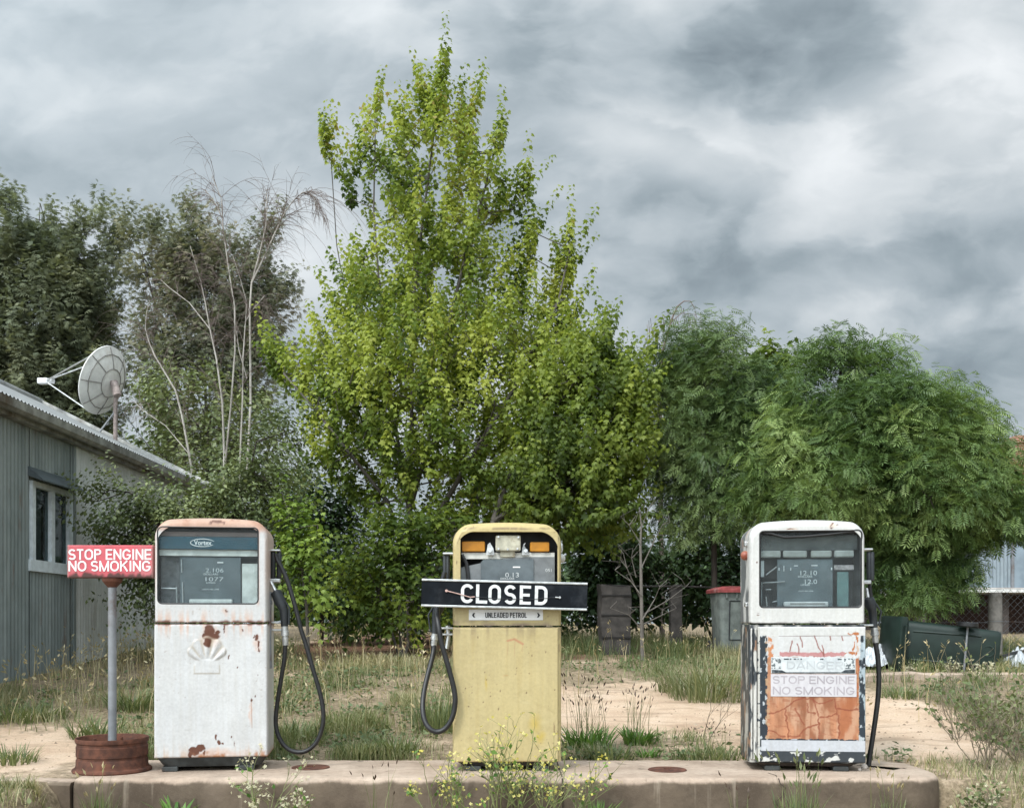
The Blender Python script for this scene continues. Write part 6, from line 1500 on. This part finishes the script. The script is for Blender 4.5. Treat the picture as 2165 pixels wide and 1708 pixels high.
# bare white birch in front of the thin conifer
dB = 17.0
bx = P(470, HY, dB); g0 = gzf(bx.x, dB)
bt = thing('birch_tree', 'bare white stemmed birch with weeping twigs beside the satellite dish', 'tree', (bx.x, dB, g0))
BST = [[(500, 1330), (512, 1150), (522, 1000), (530, 850), (529, 740), (528, 654), (532, 598), (548, 565), (562, 536), (578, 500), (591, 471), (605, 445), (620, 425), (638, 408), (653, 404), (664, 418), (673, 445)],
       [(470, 1330), (472, 1100), (474, 960), (470, 850), (458, 760), (444, 696), (434, 640), (425, 598), (414, 560), (402, 520)],
       [(440, 1330), (420, 1090), (400, 960), (385, 880), (372, 827), (350, 790), (327, 752), (314, 720), (307, 693), (310, 660), (317, 634)],
       [(474, 1000), (488, 860), (497, 740), (496, 647), (485, 580), (477, 523), (472, 490), (470, 461), (455, 430), (434, 402)],
       [(505, 1200), (508, 960), (513, 843), (514, 760), (519, 680), (534, 655), (560, 625)],
       [(532, 598), (548, 540), (556, 505), (562, 478), (565, 440), (563, 409)], [(400, 960), (350, 900), (300, 866), (285, 850)], [(444, 696), (400, 640), (360, 610), (340, 592)], [(522, 800), (505, 740), (500, 700)], [(470, 461), (468, 420), (448, 372)], [(513, 760), (522, 640), (508, 590), (492, 540)]]
nodes, par_, rad = [], [], []
rb_ = random.Random(4)
for si, s_ in enumerate(BST):
    o = len(nodes); dj = rb_.uniform(-.5, .5); nS = len(s_)
    for k, (a, e) in enumerate(s_):
        q_ = P(a, e, dB + dj * min(1, k / 4)); nodes.append((q_.x, q_.y, q_.z if not (k == 0 and e > 1300) else g0 - .1)); par_.append(o + k - 1 if k else -1)
        rad.append(max(.005, (.022 if si < 3 else .016 if si < 6 else .009) * (1 - k / nS) ** .9))
mb = MB(); o = 0
for s_ in BST:
    n = len(s_); mb.tube([Vector(nodes[o + k]) - bt.location for k in range(n)], [rad[o + k] for k in range(n)], 8); o += n
mb.build('trunk', B_BIRCH, bt, True)
mb = MB()
def twig(p0, v0, ln, r0, grav, n=7):
    pts = [Vector(p0)]; v_ = Vector(v0).normalized()
    for k in range(n):
        v_ = (v_ + Vector((rb_.gauss(0, .10), rb_.gauss(0, .10), -grav))).normalized(); pts.append(pts[-1] + v_ * ln / n)
    mb.tube([p_ - bt.location for p_ in pts], [r0 * (1 - .75 * k / n) for k in range(n + 1)], 4, caps=False); return pts
o = 0
for si, s_ in enumerate(BST):
    n = len(s_)
    for k in range(max(2, n // 3), n):
        a = Vector(nodes[o + k - 1]); e = Vector(nodes[o + k])
        for _ in range(6 if k > n * .5 else 5):
            t = rb_.random(); p0 = a.lerp(e, t); v0 = (e - a).normalized() + Vector((rb_.gauss(0, .6), rb_.gauss(0, .6), rb_.uniform(-.3, .2) if k > n * .7 else rb_.uniform(0, .6)))
            hi_ = k > n * .7; tw = twig(p0, v0, rb_.uniform(.3, .6) if hi_ else rb_.uniform(.4, 1.0), .0046, .22 if hi_ else .07)
            for _2 in range(4): q_ = rb_.randrange(1, 7); twig(tw[q_], (tw[q_] - tw[q_ - 1]) + Vector((rb_.gauss(0, .05), rb_.gauss(0, .05), -.05)), rb_.uniform(.25, .6) * (.45 if hi_ else 1), .0028, .22, 5)
    o += n
for (x0, y0) in ((640, 410), (650, 405), (655, 407), (630, 418), (662, 420), (600, 450), (585, 480)):
    for _ in range(3): twig(P(x0 + rb_.uniform(-6, 6), y0 + rb_.uniform(-4, 8), dB + rb_.uniform(-.3, .3)), (rb_.uniform(.2, .9), rb_.gauss(0, .3), .2), rb_.uniform(.7, 1.4), .0042, .26)
mb.build('twigs', B_TWIG, bt)
# weeping bare top poking out between the box elder and the bluish tree
dW = 18.0; bx = P(1400, HY, dW); g0 = gzf(bx.x, dW)
wt = thing('birch_tree', 'thin bare weeping treetop arching above the box elder and ash', 'tree', (bx.x, dW, g0))
arch_ = [(1396, 1330), (1396, 1000), (1395, 840), (1396, 780), (1402, 740), (1410, 710), (1420, 675), (1432, 648), (1446, 637), (1460, 637), (1470, 655)]
mb = MB(); mb.tube([P(a, e, dW) - wt.location if e < 1300 else Vector((0, 0, -.1)) for a, e in arch_], [.05, .045, .04, .032, .024, .02, .017, .013, .010, .008, .006], 7); mb.build('trunk', B_TWIG, wt, True)
mb = MB()
def wtwig(pts, r=.006): mb.tube([P(a, e, dW + rb_.uniform(-.1, .1)) - wt.location for a, e in pts], [r * (1 - .7 * i / (len(pts) - 1)) for i in range(len(pts))], 4, caps=False)
wtwig([(1410, 705), (1390, 675), (1375, 690), (1370, 740)]); wtwig([(1420, 680), (1442, 662), (1470, 665), (1484, 690)], .008); wtwig([(1404, 735), (1385, 700), (1366, 715), (1362, 770)])
for _ in range(34):
    a = rb_.uniform(1365, 1484); top = 640 + abs(a - 1440) * .45 + rb_.uniform(0, 25); wtwig([(a, top), (a + rb_.uniform(-4, 6), top + 22), (a + rb_.uniform(-5, 8), top + rb_.uniform(35, 75))], .0042)
mb.build('twigs', B_TWIG, wt)

# dead sapling with a thin grey trunk
dS = 12.2; bx = P(1358, HY, dS); g0 = gzf(bx.x, dS)
ds = thing('dead_sapling', 'leafless grey sapling between the two dark timber posts', 'tree', (bx.x, dS, g0))
mb = MB(); mb.tube([Vector((0, 0, -.05))] + [P(a, e, dS) - ds.location for a, e in ((1357, 1310), (1356, 1260), (1355, 1200), (1354, 1150), (1356, 1110), (1352, 1075))], [.024, .022, .020, .017, .014, .010, .004], 8); mb.build('trunk', barkmat('dead_bark', (.085, .075, .065), (.18, .16, .14)), ds, True)
mb = MB()
def dtw(pts, r=.009): mb.tube([P(a, e, dS + rb_.uniform(-.12, .12)) - ds.location for a, e in pts], [r * (1 - .7 * i / (len(pts) - 1)) for i in range(len(pts))], 5, caps=False)
for pts in ([(1356, 1270), (1325, 1200), (1318, 1170)], [(1358, 1310), (1385, 1265), (1395, 1240)], [(1356, 1200), (1380, 1150), (1400, 1110)], [(1357, 1260), (1335, 1230), (1300, 1205)], [(1358, 1300), (1410, 1270), (1450, 1240)], [(1345, 1220), (1335, 1180)], [(1355, 1150), (1330, 1110)], [(1357, 1330), (1330, 1300), (1290, 1285)], [(1358, 1320), (1400, 1300), (1430, 1285)], [(1354, 1120), (1368, 1085)]):
    dtw(pts)
    for _ in range(4):
        a, e = pts[rb_.randrange(1, len(pts))]; dtw([(a, e), (a + rb_.uniform(-18, 18), e - rb_.uniform(5, 22)), (a + rb_.uniform(-34, 34), e - rb_.uniform(10, 45))], .0045)
mb.build('twigs', ds.children[0].data.materials[0], ds)

# a far belt of scrub closing the view between the trunks
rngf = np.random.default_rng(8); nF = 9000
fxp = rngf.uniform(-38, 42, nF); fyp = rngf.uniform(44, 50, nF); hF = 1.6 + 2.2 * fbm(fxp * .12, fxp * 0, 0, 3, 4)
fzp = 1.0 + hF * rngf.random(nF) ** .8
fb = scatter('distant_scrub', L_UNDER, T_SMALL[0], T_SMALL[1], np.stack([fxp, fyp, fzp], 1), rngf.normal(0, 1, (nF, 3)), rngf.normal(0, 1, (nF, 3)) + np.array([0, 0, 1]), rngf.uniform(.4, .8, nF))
tag(fb, 'far belt of dark scrub beyond the yard', 'scrub', kind='stuff')
# ------------------------------------------------------------------ grass and weeds
def blades(name, m_, pos, h, lean, wid, az, rnd, parent=None, bend=.35):
    """thin bent grass blades, three rows of two points and a tip"""
    n = len(pos); dx, dy = np.cos(az), np.sin(az); sx_, sy_ = -dy, dx
    V = np.zeros((n, 7, 3))
    for i, t in enumerate((0.0, .4, .75, 1.0)):
        o = lean * h * (t ** 1.7); zz = h * t * (1 - bend * lean * t * .5)
        cx_, cy_, cz_ = pos[:, 0] + dx * o, pos[:, 1] + dy * o, pos[:, 2] + zz
        w_ = wid * (1, .85, .55, 0)[i] * .5
        if i < 3:
            V[:, 2 * i] = np.stack([cx_ - sx_ * w_, cy_ - sy_ * w_, cz_], 1); V[:, 2 * i + 1] = np.stack([cx_ + sx_ * w_, cy_ + sy_ * w_, cz_], 1)
        else: V[:, 6] = np.stack([cx_, cy_, cz_], 1)
    tf = np.array([0, 1, 3, 2, 2, 3, 5, 4, 4, 5, 6]); fs = np.array([4, 4, 3])
    return np_mesh(name, m_, V.reshape(-1, 3), np.arange(n)[:, None] * 7 + tf[None], np.tile(fs, n), parent, {'rnd': np.repeat(rnd, 7)})
L_GRASS = leafmat('yard_grass', [(0.095, 0.13, 0.055), (0.16, 0.195, 0.085), (0.24, 0.255, 0.13), (0.36, 0.325, 0.2), (0.52, 0.45, 0.31)], .3, rough=.55, spec=.25)
L_TUFT = leafmat('tuft_grass', [(0.085, 0.12, 0.05), (0.155, 0.195, 0.085), (0.26, 0.285, 0.14)], .3, rough=.5)
L_STRAW = leafmat('straw', [(0.288, 0.228, 0.120), (0.432, 0.348, 0.204), (0.552, 0.480, 0.324)], .25, rough=.6)
L_PALE = leafmat('pale_reed_grass', [(.115,.145,.06),(.20,.225,.11),(.30,.305,.18)], .3, rough=.5)
L_WEED = leafmat('weed_leaf', [(0.065, 0.146, 0.033), (0.122, 0.236, 0.049), (0.195, 0.325, 0.081)], .3, rough=.45)
L_SEED = leafmat('dark_seed', [(.05, .03, .022), (.10, .065, .045)], .05)
L_STEMG = leafmat('weed_stem', [(.10, .13, .045), (.20, .21, .09)], .15)
L_YELL = leafmat('yellow_petal', [(.60, .52, .09), (.72, .67, .28)], .3)
L_CREAM = leafmat('cream_petal', [(.55, .50, .34), (.66, .62, .48)], .3)

rg = np.random.default_rng(21)
def sample_ground(n, ymin=6.62, ymax=16.5):
    # denser towards the camera, kept inside the visible fan plus a margin
    y_ = ymin + (ymax - ymin) * rg.random(n) ** 1.35; x_ = (rg.random(n) * 2 - 1) * (y_ * .66 + .5)
    return x_, y_, gz(x_, y_)
# ground cover: short mixed grass wherever the yard is grown over
x_, y_, z_ = sample_ground(290000); cv = veg_cover(x_, y_, z_); cl = fbm(x_ * 2.4, y_ * 2.4, 0, 4, 55); cl2 = fbm(x_ * 7, y_ * 7, 0, 3, 56)
keep = rg.random(len(x_)) < np.clip((cv - .36) * 1.9, 0, 1) * np.clip((cl - .38) * 4.5, .08, 1) * np.clip((cl2 - .36) * 4.0, .06, 1)
ox = (x_ < WX + .12) & (y_ < 16.3); keep &= ~ox
x_, y_, z_, cv, cl = x_[keep], y_[keep], z_[keep], cv[keep], cl[keep]
px, py = px_of(x_, y_, z_)
dry = np.clip(.47 + .75 * (fbm(x_ * .8, y_ * .8, 0, 3, 71) - .5) * 2 + .35 * ell(px, py, 150, 1400, 330, 110) - .25 * ell(px, py, 1300, 1400, 260, 50) - .2 * ell(px, py, 2000, 1450, 220, 60) - .12 * ell(px, py, 760, 1460, 200, 60), 0, 1)
hh = (.04 + .11 * np.clip((cl - .35) * 2.6, 0, 1) + .06 * rg.random(len(x_))) * (1 + .9 * ell(px, py, 120, 1370, 260, 40) + .8 * ell(px, py, 1380, 1370, 300, 30)) * np.clip(cv + .25, .4, 1.1)
rn = np.clip(dry * .8 + rg.normal(0, .17, len(x_)) + .05, 0, 1)
g_ = blades('yard_grass', L_GRASS, np.stack([x_, y_, z_ - .01], 1), hh, rg.uniform(.15, .9, len(x_)), rg.uniform(.004, .0085, len(x_)), rg.uniform(0, 6.28, len(x_)), rn)
tag(g_, 'short mixed green and dry grass covering the yard', 'grass', kind='stuff')
# low broad leaved weeds matted between the grass
x_, y_, z_ = sample_ground(120000); cv = veg_cover(x_, y_, z_); c1 = fbm(x_ * 1.7, y_ * 1.7, 0, 4, 91); c2 = fbm(x_ * 6, y_ * 6, 0, 3, 92)
keep = (rg.random(len(x_)) < np.clip((cv - .25) * 2, 0, 1) * np.clip((c1 - .42) * 6, 0, 1) * np.clip((c2 - .42) * 6, 0, 1)) & ~((x_ < WX + .12) & (y_ < 16.3)); x_, y_, z_, c2 = x_[keep], y_[keep], z_[keep], c2[keep]; n = len(x_)
hw = rg.random(n) * (.03 + .22 * np.clip(c2 - .45, 0, 1)); aa = rg.uniform(0, 6.28, n)
L_MAT = leafmat('matted_weed', [(.07, .105, .05), (.13, .17, .085), (.22, .255, .14)], .25, rough=.6, spec=.2)
tag(scatter('ground_weeds', L_MAT, T_SMALL[0], T_SMALL[1], np.stack([x_, y_, z_ + hw], 1), np.stack([np.cos(aa), np.sin(aa), rg.uniform(-.1, .9, n)], 1), rg.normal(0, .5, (n, 3)) + np.array([0, 0, 1]), rg.uniform(.02, .06, n)), 'low matted grey green weeds across the yard', 'weeds', kind='stuff')
# dry stalks with feathery heads
x_, y_, z_ = sample_ground(17000, 7.2, 15.5); px, py = px_of(x_, y_, z_)
wgt = ell(px, py, 130, 1400, 330, 90) * 1.0 + .35 * ell(px, py, 720, 1430, 300, 110) + .25 * ell(px, py, 1300, 1390, 300, 50) + .22 * ell(px, py, 2050, 1450, 200, 60)
keep = (rg.random(len(x_)) < wgt * .40) & ~((x_ < WX + .12) & (y_ < 16.3)); x_, y_, z_ = x_[keep], y_[keep], z_[keep]; n = len(x_)
P0 = np.stack([x_, y_, z_ - .01], 1); hh = rg.uniform(.18, .50, n); az = rg.uniform(0, 6.28, n); ln = rg.uniform(.1, .5, n)
tag(blades('dry_grass', L_STRAW, P0, hh, ln, rg.uniform(.004, .007, n), az, rg.random(n)), 'tall dry straw stalks in the yard', 'grass', kind='stuff')
tipp = P0 + np.stack([np.cos(az) * ln * hh * .85, np.sin(az) * ln * hh * .85, hh * .92], 1)
k3 = 3; tp = np.repeat(tipp, k3, 0) + rg.normal(0, .012, (n * k3, 3)) - np.array([0, 0, .03]) * rg.random((n * k3, 1))
tag(scatter('seed_heads', L_STRAW, T_SEED[0], T_SEED[1], tp, np.stack([np.cos(np.repeat(az, k3)), np.sin(np.repeat(az, k3)), np.full(n * k3, .9)], 1) + rg.normal(0, .3, (n * k3, 3)), rg.normal(0, 1, (n * k3, 3)), rg.uniform(.03, .055, n * k3)), 'feathery heads of the dry stalks', 'grass', kind='stuff')
# pebbles, twigs and dead leaves on the bare sand
x_, y_, z_ = sample_ground(11000, 5.9, 12); cv = veg_cover(x_, y_, z_); keep = (rg.random(len(x_)) < np.clip(.75 - cv, 0.05, .5)) & ~((np.abs(x_) < 2.5) & (y_ < 6.62)); x_, y_, z_ = x_[keep], y_[keep], z_[keep]; n = len(x_)
octa = ([(-.5, -.4, 0), (.5, -.35, 0), (.45, .5, 0), (-.4, .45, 0), (0, 0, .45)], [(0, 1, 4), (1, 2, 4), (2, 3, 4), (3, 0, 4)])
m_peb = leafmat('gravel_tone', [(.13, .095, .065), (.30, .22, .16), (.44, .35, .27)], 0.02, rough=.9)
aa = rg.uniform(0, 6.28, n)
tag(scatter('gravel', m_peb, octa[0], octa[1], np.stack([x_, y_, z_ - .002], 1), np.stack([np.cos(aa), np.sin(aa), 0 * aa], 1), np.tile([0, 0, 1.0], (n, 1)), rg.uniform(.008, .030, n)), 'small stones and crumbs on the bare sand', 'gravel', kind='stuff')

def tuft(name, lab, px, py, n, h, spread, m_, wid=.008, lean=(.2, 1.0), cat='weed', dd=None, zoff=0.0, seeds=None, group=None):
    """one clump of blades rooted where the photo shows it on the ground"""
    if dd is None:
        lo, hi = 5.0, 18.0
        for _ in range(40):
            mid = (lo + hi) / 2; xm = (px - CX) * mid / F; zm = gzf(xm, mid)
            if px_of(xm, mid, zm)[1] > py: lo = mid
            else: hi = mid
        dd = lo
    x0 = (px - CX) * dd / F; z0 = gzf(x0, dd) + zoff
    o = thing(name, lab, cat, (x0, dd, z0), 0, group)
    r_ = np.sqrt(rg.random(n)) * spread; a_ = rg.uniform(0, 6.28, n)
    pos = np.stack([r_ * np.cos(a_), r_ * np.sin(a_) * .8, np.full(n, -.015)], 1)
    az = a_ + rg.normal(0, .7, n); hh = h * rg.uniform(.45, 1.0, n)
    blades('leaves', m_, pos, hh, rg.uniform(*lean, n), wid * rg.uniform(.6, 1.2, n), az, rg.random(n), o)
    if seeds:
        k, hs, mseed, ss = seeds; a_ = rg.uniform(0, 6.28, k); ln = rg.uniform(.05, .45, k); hq = hs * rg.uniform(.55, 1.0, k)
        p0 = np.stack([rg.normal(0, spread * .4, k), rg.normal(0, spread * .4, k), np.zeros(k)], 1)
        blades('stalks', L_STEMG, p0, hq, ln, np.full(k, .0042), a_, rg.random(k), o)
        tp = p0 + np.stack([np.cos(a_) * ln * hq * .92, np.sin(a_) * ln * hq * .92, hq * (1 - .17 * ln)], 1)
        rep = 2; tp = np.repeat(tp, rep, 0); dr = np.stack([np.cos(np.repeat(a_, rep)) * .5, np.sin(np.repeat(a_, rep)) * .5, np.ones(k * rep)], 1)
        for q_ in range(k):
            e_ = slice(q_ * rep, q_ * rep + rep); scatter('seed_head', mseed, T_SEED[0], T_SEED[1], (tp - dr * ss * .3)[e_], dr[e_], rg.normal(0, 1, (rep, 3)), ss * rg.uniform(.7, 1.3, rep), o)
    return o
DS = L_SEED
tuft('plantain_clump', 'large green plantain clump with dark seed spikes right of the yellow pump', 1240, 1578, 150, .20, .17, L_WEED, .017, (.4, 1.2), seeds=(46, .52, DS, .035))
tuft('plantain_clump', 'round bright plantain clump with dark spikes on the sand midway between pumps', 1352, 1572, 120, .17, .10, L_WEED, .018, (.4, 1.2), seeds=(26, .46, DS, .033))
tuft('weed_clump', 'low green weed right behind the plinth edge nearest the yellow pump', 1290, 1604, 150, .15, .18, L_TUFT, .011, (.3, 1.1))
tuft('weed_clump', 'small leafy rosette at plinth edge below the midway plantain', 1370, 1598, 60, .10, .07, L_WEED, .014, (.5, 1.2))
tuft('weed_clump', 'grey green weed patch at the plinth edge left of the flaking pump', 1500, 1606, 200, .14, .26, L_TUFT, .010, (.3, 1.1), seeds=(40, .28, DS, .022))
tuft('reed_clump', 'tall pale grass clump before the red lidded bin', 1500, 1478, 420, .46, .36, L_PALE, .010, (.3, 1.1), cat='grass clump')
tuft('reed_clump', 'smaller pale grass clump left of the tall one on the sand edge', 1440, 1462, 180, .30, .25, L_PALE, .009, (.3, 1.1), cat='grass clump')
tuft('weed_clump', 'greyish soft weed below the narrow dark post', 1425, 1392, 260, .34, .26, L_TUFT, .012, (.3, 1.0))
tuft('weed_clump', 'bright green weed inside the white pump hose loop', 625, 1560, 220, .20, .20, L_TUFT, .010, (.3, 1.1))
tuft('weed_clump', 'green weed at plinth edge midway between the white and yellow pumps', 835, 1596, 200, .20, .16, L_TUFT, .010, (.3, 1.1))
tuft('weed_clump', 'narrow green weed at plinth edge right of the white pump hose', 760, 1600, 130, .17, .12, L_TUFT, .010, (.3, 1.1))
tuft('weed_clump', 'tall grey green weed seen through the yellow pump hose loop', 928, 1545, 260, .36, .20, L_TUFT, .008, (.15, .6))
tuft('weed_clump', 'lone green weed on the brown soil under the maple', 838, 1404, 110, .17, .16, L_TUFT, .013, (.3, 1.0))
tuft('weed_clump', 'dark green weed beside the sign post foot', 205, 1558, 200, .22, .20, L_TUFT, .010, (.3, 1.1))
tuft('weed_clump', 'green weed between sign post and white pump', 285, 1500, 220, .25, .22, L_TUFT, .011, (.3, 1.1))
tuft('weed_clump', 'low green weed on sand at the far left edge', 15, 1612, 160, .16, .18, L_TUFT, .010, (.3, 1.1))
tuft('weed_clump', 'broad green weed patch at left below the shed window', 55, 1520, 320, .20, .34, L_TUFT, .011, (.3, 1.1))
tuft('weed_clump', 'pale leafy clump at left against the grey wall', 45, 1395, 260, .32, .34, L_PALE, .011, (.3, 1.0))
tuft('weed_clump', 'tall upright dark weed growing at the pale wall sheets', 262, 1375, 60, .60, .07, L_WEED, .035, (.1, .5))
tuft('weed_clump', 'green tuft at the sand edge right of the flaking pump hose', 1905, 1474, 150, .17, .18, L_TUFT, .010, (.3, 1.1))
tuft('weed_clump', 'yellow green tuft on the sand below the fallen bin', 2050, 1500, 170, .20, .20, L_PALE, .009, (.3, 1.1))
tuft('weed_clump', 'wide green weed patch at right edge below the fallen bin', 2130, 1530, 320, .24, .36, L_TUFT, .010, (.3, 1.1))
# weeds on the near side of the plinth, rooted on the low ground in front
tuft('grass_clump', 'tall grass with seed heads against the plinth below the wheel rim', 212, 0, 110, .26, .07, L_TUFT, .007, (.05, .5), 'grass clump', 5.62, seeds=(14, .36, L_STRAW, .035))
tuft('broadleaf_weed', 'broadleaf green weed against the plinth below the white pump', 372, 0, 26, .22, .04, L_WEED, .034, (.2, .9), 'weed', 5.66)
tuft('grass_clump', 'green grass clump against the plinth right of the yellow flowers', 1262, 0, 120, .19, .08, L_WEED, .011, (.2, .8), 'grass clump', 5.62)
tuft('grass_clump', 'upright seeding grass standing before the flaking pump base', 1690, 0, 120, .26, .12, L_TUFT, .008, (.05, .5), 'grass clump', 5.60, seeds=(26, .43, L_PALE, .05))
tuft('grass_clump', 'thin seeding grass before the right end of the plinth', 1880, 0, 60, .22, .11, L_TUFT, .007, (.05, .5), 'grass clump', 5.60, seeds=(18, .40, L_STRAW, .04))
tuft('grass_clump', 'small dry stalks before the plinth left of the flaking pump', 1560, 0, 30, .16, .07, L_STRAW, .006, (.1, .7), 'grass clump', 5.60, seeds=(6, .34, DS, .03))
tuft('grass_clump', 'few dark seed stalks before the plinth between the first two pumps', 800, 0, 14, .12, .10, L_STRAW, .006, (.1, .7), 'grass clump', 5.60, seeds=(9, .36, DS, .03))
# branching weeds
def bushweed(name, lab, px, py, dd, h, w_, nst, m_stem, flower=None, leafm=None, nfl=3, cat='weed', seed=1, lowz=None, fs=.02, nlv=6):
    rw = random.Random(seed)
    x0 = (px - CX) * dd / F; z0 = gzf(x0, dd) if lowz is None else lowz
    o = thing(name, lab, cat, (x0, dd, z0)); mb = MB(); tips = []; lv = []
    def grow_(p0, v0, ln, r0, depth):
        pts = [p0]; v_ = v0.normalized(); n = 5
        for k in range(n):
            v_ = (v_ + Vector((rw.gauss(0, .16), rw.gauss(0, .16), rw.gauss(.02, .08)))).normalized(); pts.append(pts[-1] + v_ * ln / n); lv.append((pts[-1], v_.copy()))
        mb.tube(pts, [r0 * (1 - .5 * k / n) for k in range(n + 1)], 4, caps=False)
        if depth > 0:
            for _ in range(rw.randint(2, 4)):
                k = rw.randint(2, n); vv = (v_ + Vector((rw.gauss(0, .55), rw.gauss(0, .4), rw.uniform(0, .5)))).normalized(); grow_(pts[k], vv, ln * rw.uniform(.4, .7), r0 * .65, depth - 1)
        else: tips.append((pts[-1], v_))
    for _ in range(nst):
        a = rw.uniform(0, 6.28); el = rw.uniform(.15, 1.0); vv = Vector((math.cos(a) * w_ * el, math.sin(a) * w_ * .5 * el, 1.0)); grow_(Vector((rw.gauss(0, .03), rw.gauss(0, .03), -.01)), vv, h * rw.uniform(.45, .8), .0036, 2)
    mb.build('stems', m_stem, o)
    if leafm:
        k = nlv * nst; sel = [lv[rw.randrange(len(lv))] for _ in range(k)]; pos = np.array([p_ for p_, v_ in sel]); n = len(pos)
        scatter('leaves', leafm, T_SMALL[0], T_SMALL[1], pos, rg.normal(0, 1, (n, 3)) + np.array([0, 0, .3]), rg.normal(0, .5, (n, 3)) + np.array([0, 0, 1]), rg.uniform(.02, .045, n), o)
    if flower:
        cross = ([(0, 0, .0), (-.22, .35, .08), (0, .62, .10), (.22, .35, .08), (-.35, -.22, .08), (-.62, 0, .1), (-.35, .22, .08), (.22, -.35, .08), (0, -.62, .1), (-.22, -.35, .08), (.35, .22, .08), (.62, 0, .1), (.35, -.22, .08)], [(0, 3, 2, 1), (0, 6, 5, 4), (0, 9, 8, 7), (0, 12, 11, 10)])
        for p_, v_ in tips:            # every flower head is a part
            pos = np.array([p_] * nfl) + rg.normal(0, .012, (nfl, 3))
            scatter('flower', flower, cross[0], cross[1], pos, rg.normal(0, 1, (nfl, 3)), rg.normal(0, .5, (nfl, 3)) + np.array([0, -.6, .7]), fs * rg.uniform(.7, 1.2, nfl), o)
    return o
M_STEM = plain('mustard_stem', (.17, .19, .075), .6, var=.3); M_DRYST = plain('dry_stem', (.20, .165, .115), .8, var=.3)
SZ = .05
for k, (px, h, w_, n, lab) in enumerate(((985, .42, .75, 6, 'yellow flowering mustard left of the yellow pump base'), (1045, .52, .45, 7, 'tallest yellow flowering mustard before the yellow pump'), (1100, .44, .6, 8, 'densest yellow flowering mustard before the yellow pump'),
        (1150, .42, .6, 6, 'yellow flowering mustard before the yellow pump right corner'), (1205, .38, 1.1, 5, 'sprawling yellow mustard right of the yellow pump over the joint'), (935, .34, 1.0, 4, 'low yellow mustard below the yellow pump hose'))):
    bushweed('mustard_plant', lab, px, 0, 5.60 + .04 * (k % 3), h, w_, n, M_STEM, L_YELL, L_WEED, 2, 'wildflower', 30 + k, SZ, .015, 7)
bushweed('wildflower', 'small cream wildflower before the plinth right of white pump', 545, 0, 5.58, .34, .8, 5, M_STEM, L_CREAM, L_WEED, 3, 'wildflower', 50, SZ, .017, 5)
bushweed('wildflower', 'tiny pale wildflower before plinth below the first filler cover', 640, 0, 5.58, .22, .8, 4, M_STEM, L_CREAM, L_WEED, 3, 'wildflower', 51, SZ, .016, 5)
bushweed('broom_weed', 'wiry grey green broom weed at the right end of the plinth', 2085, 1640, 6.3, .62, .9, 16, M_DRYST, None, L_TUFT, cat='weed', seed=52, nlv=26)
bushweed('broom_weed', 'second wiry weed cut by the right picture edge', 2165, 1620, 6.5, .62, .8, 14, M_DRYST, None, L_TUFT, cat='weed', seed=53, nlv=28)
bushweed('broom_weed', 'low dry weed left of the broom weed on the sand', 2020, 1560, 7.4, .42, .9, 8, M_DRYST, None, None, cat='weed', seed=54)
bushweed('broom_weed', 'sparse dry stalk weed standing on the sand left of the flaking pump', 1490, 1585, 7.3, .46, .6, 2, M_DRYST, None, None, cat='weed', seed=55)
bushweed('broom_weed', 'grey brushy weed in the bottom left corner before the kerb', 70, 1700, 5.35, .16, 1.1, 14, M_DRYST, None, L_TUFT, cat='weed', seed=56, nlv=10)
bushweed('broom_weed', 'grey green weed in the bottom right corner', 2090, 1700, 5.45, .22, 1.1, 12, M_DRYST, L_CREAM, L_TUFT, 1, cat='weed', seed=57, nlv=16, fs=.014)
for k, (px, py, dd, lab) in enumerate(((1935, 1430, 10.35, 'white flowering weed before the mouth of the fallen bin'), (2010, 1432, 10.3, 'white flowering weed before the middle of the fallen bin'), (2085, 1430, 10.3, 'white flowering weed before the base of the fallen bin'))):
    bushweed('wildflower', lab, px, py, dd, .17, .8, 5, M_DRYST, L_CREAM, None, 1, 'wildflower', 60 + k, None, .02)
# low ground in front of the plinth at both lower corners
n = 5200; x_ = np.concatenate([rg.uniform(-3.6, -2.56, n // 2), rg.uniform(2.3, 3.4, n // 2)]); y_ = rg.uniform(4.9, 5.9, n); y_ = np.where(x_ > 0, rg.uniform(4.9, 6.6, n), np.minimum(y_, 5.6)); z_ = gz(x_, y_)
ok = ~((x_ < 2.52) & (x_ > 0) & (y_ > 5.75)); x_, y_, z_ = x_[ok], y_[ok], z_[ok]; n = len(x_)
tag(blades('verge_grass', L_GRASS, np.stack([x_, y_, z_ - .01], 1), rg.uniform(.03, .12, n), rg.uniform(.3, 1.0, n), rg.uniform(.003, .006, n), rg.uniform(0, 6.28, n), np.clip(rg.normal(.6, .25, n), 0, 1)), 'sparse short grass on the low ground beside the plinth', 'grass', kind='stuff')
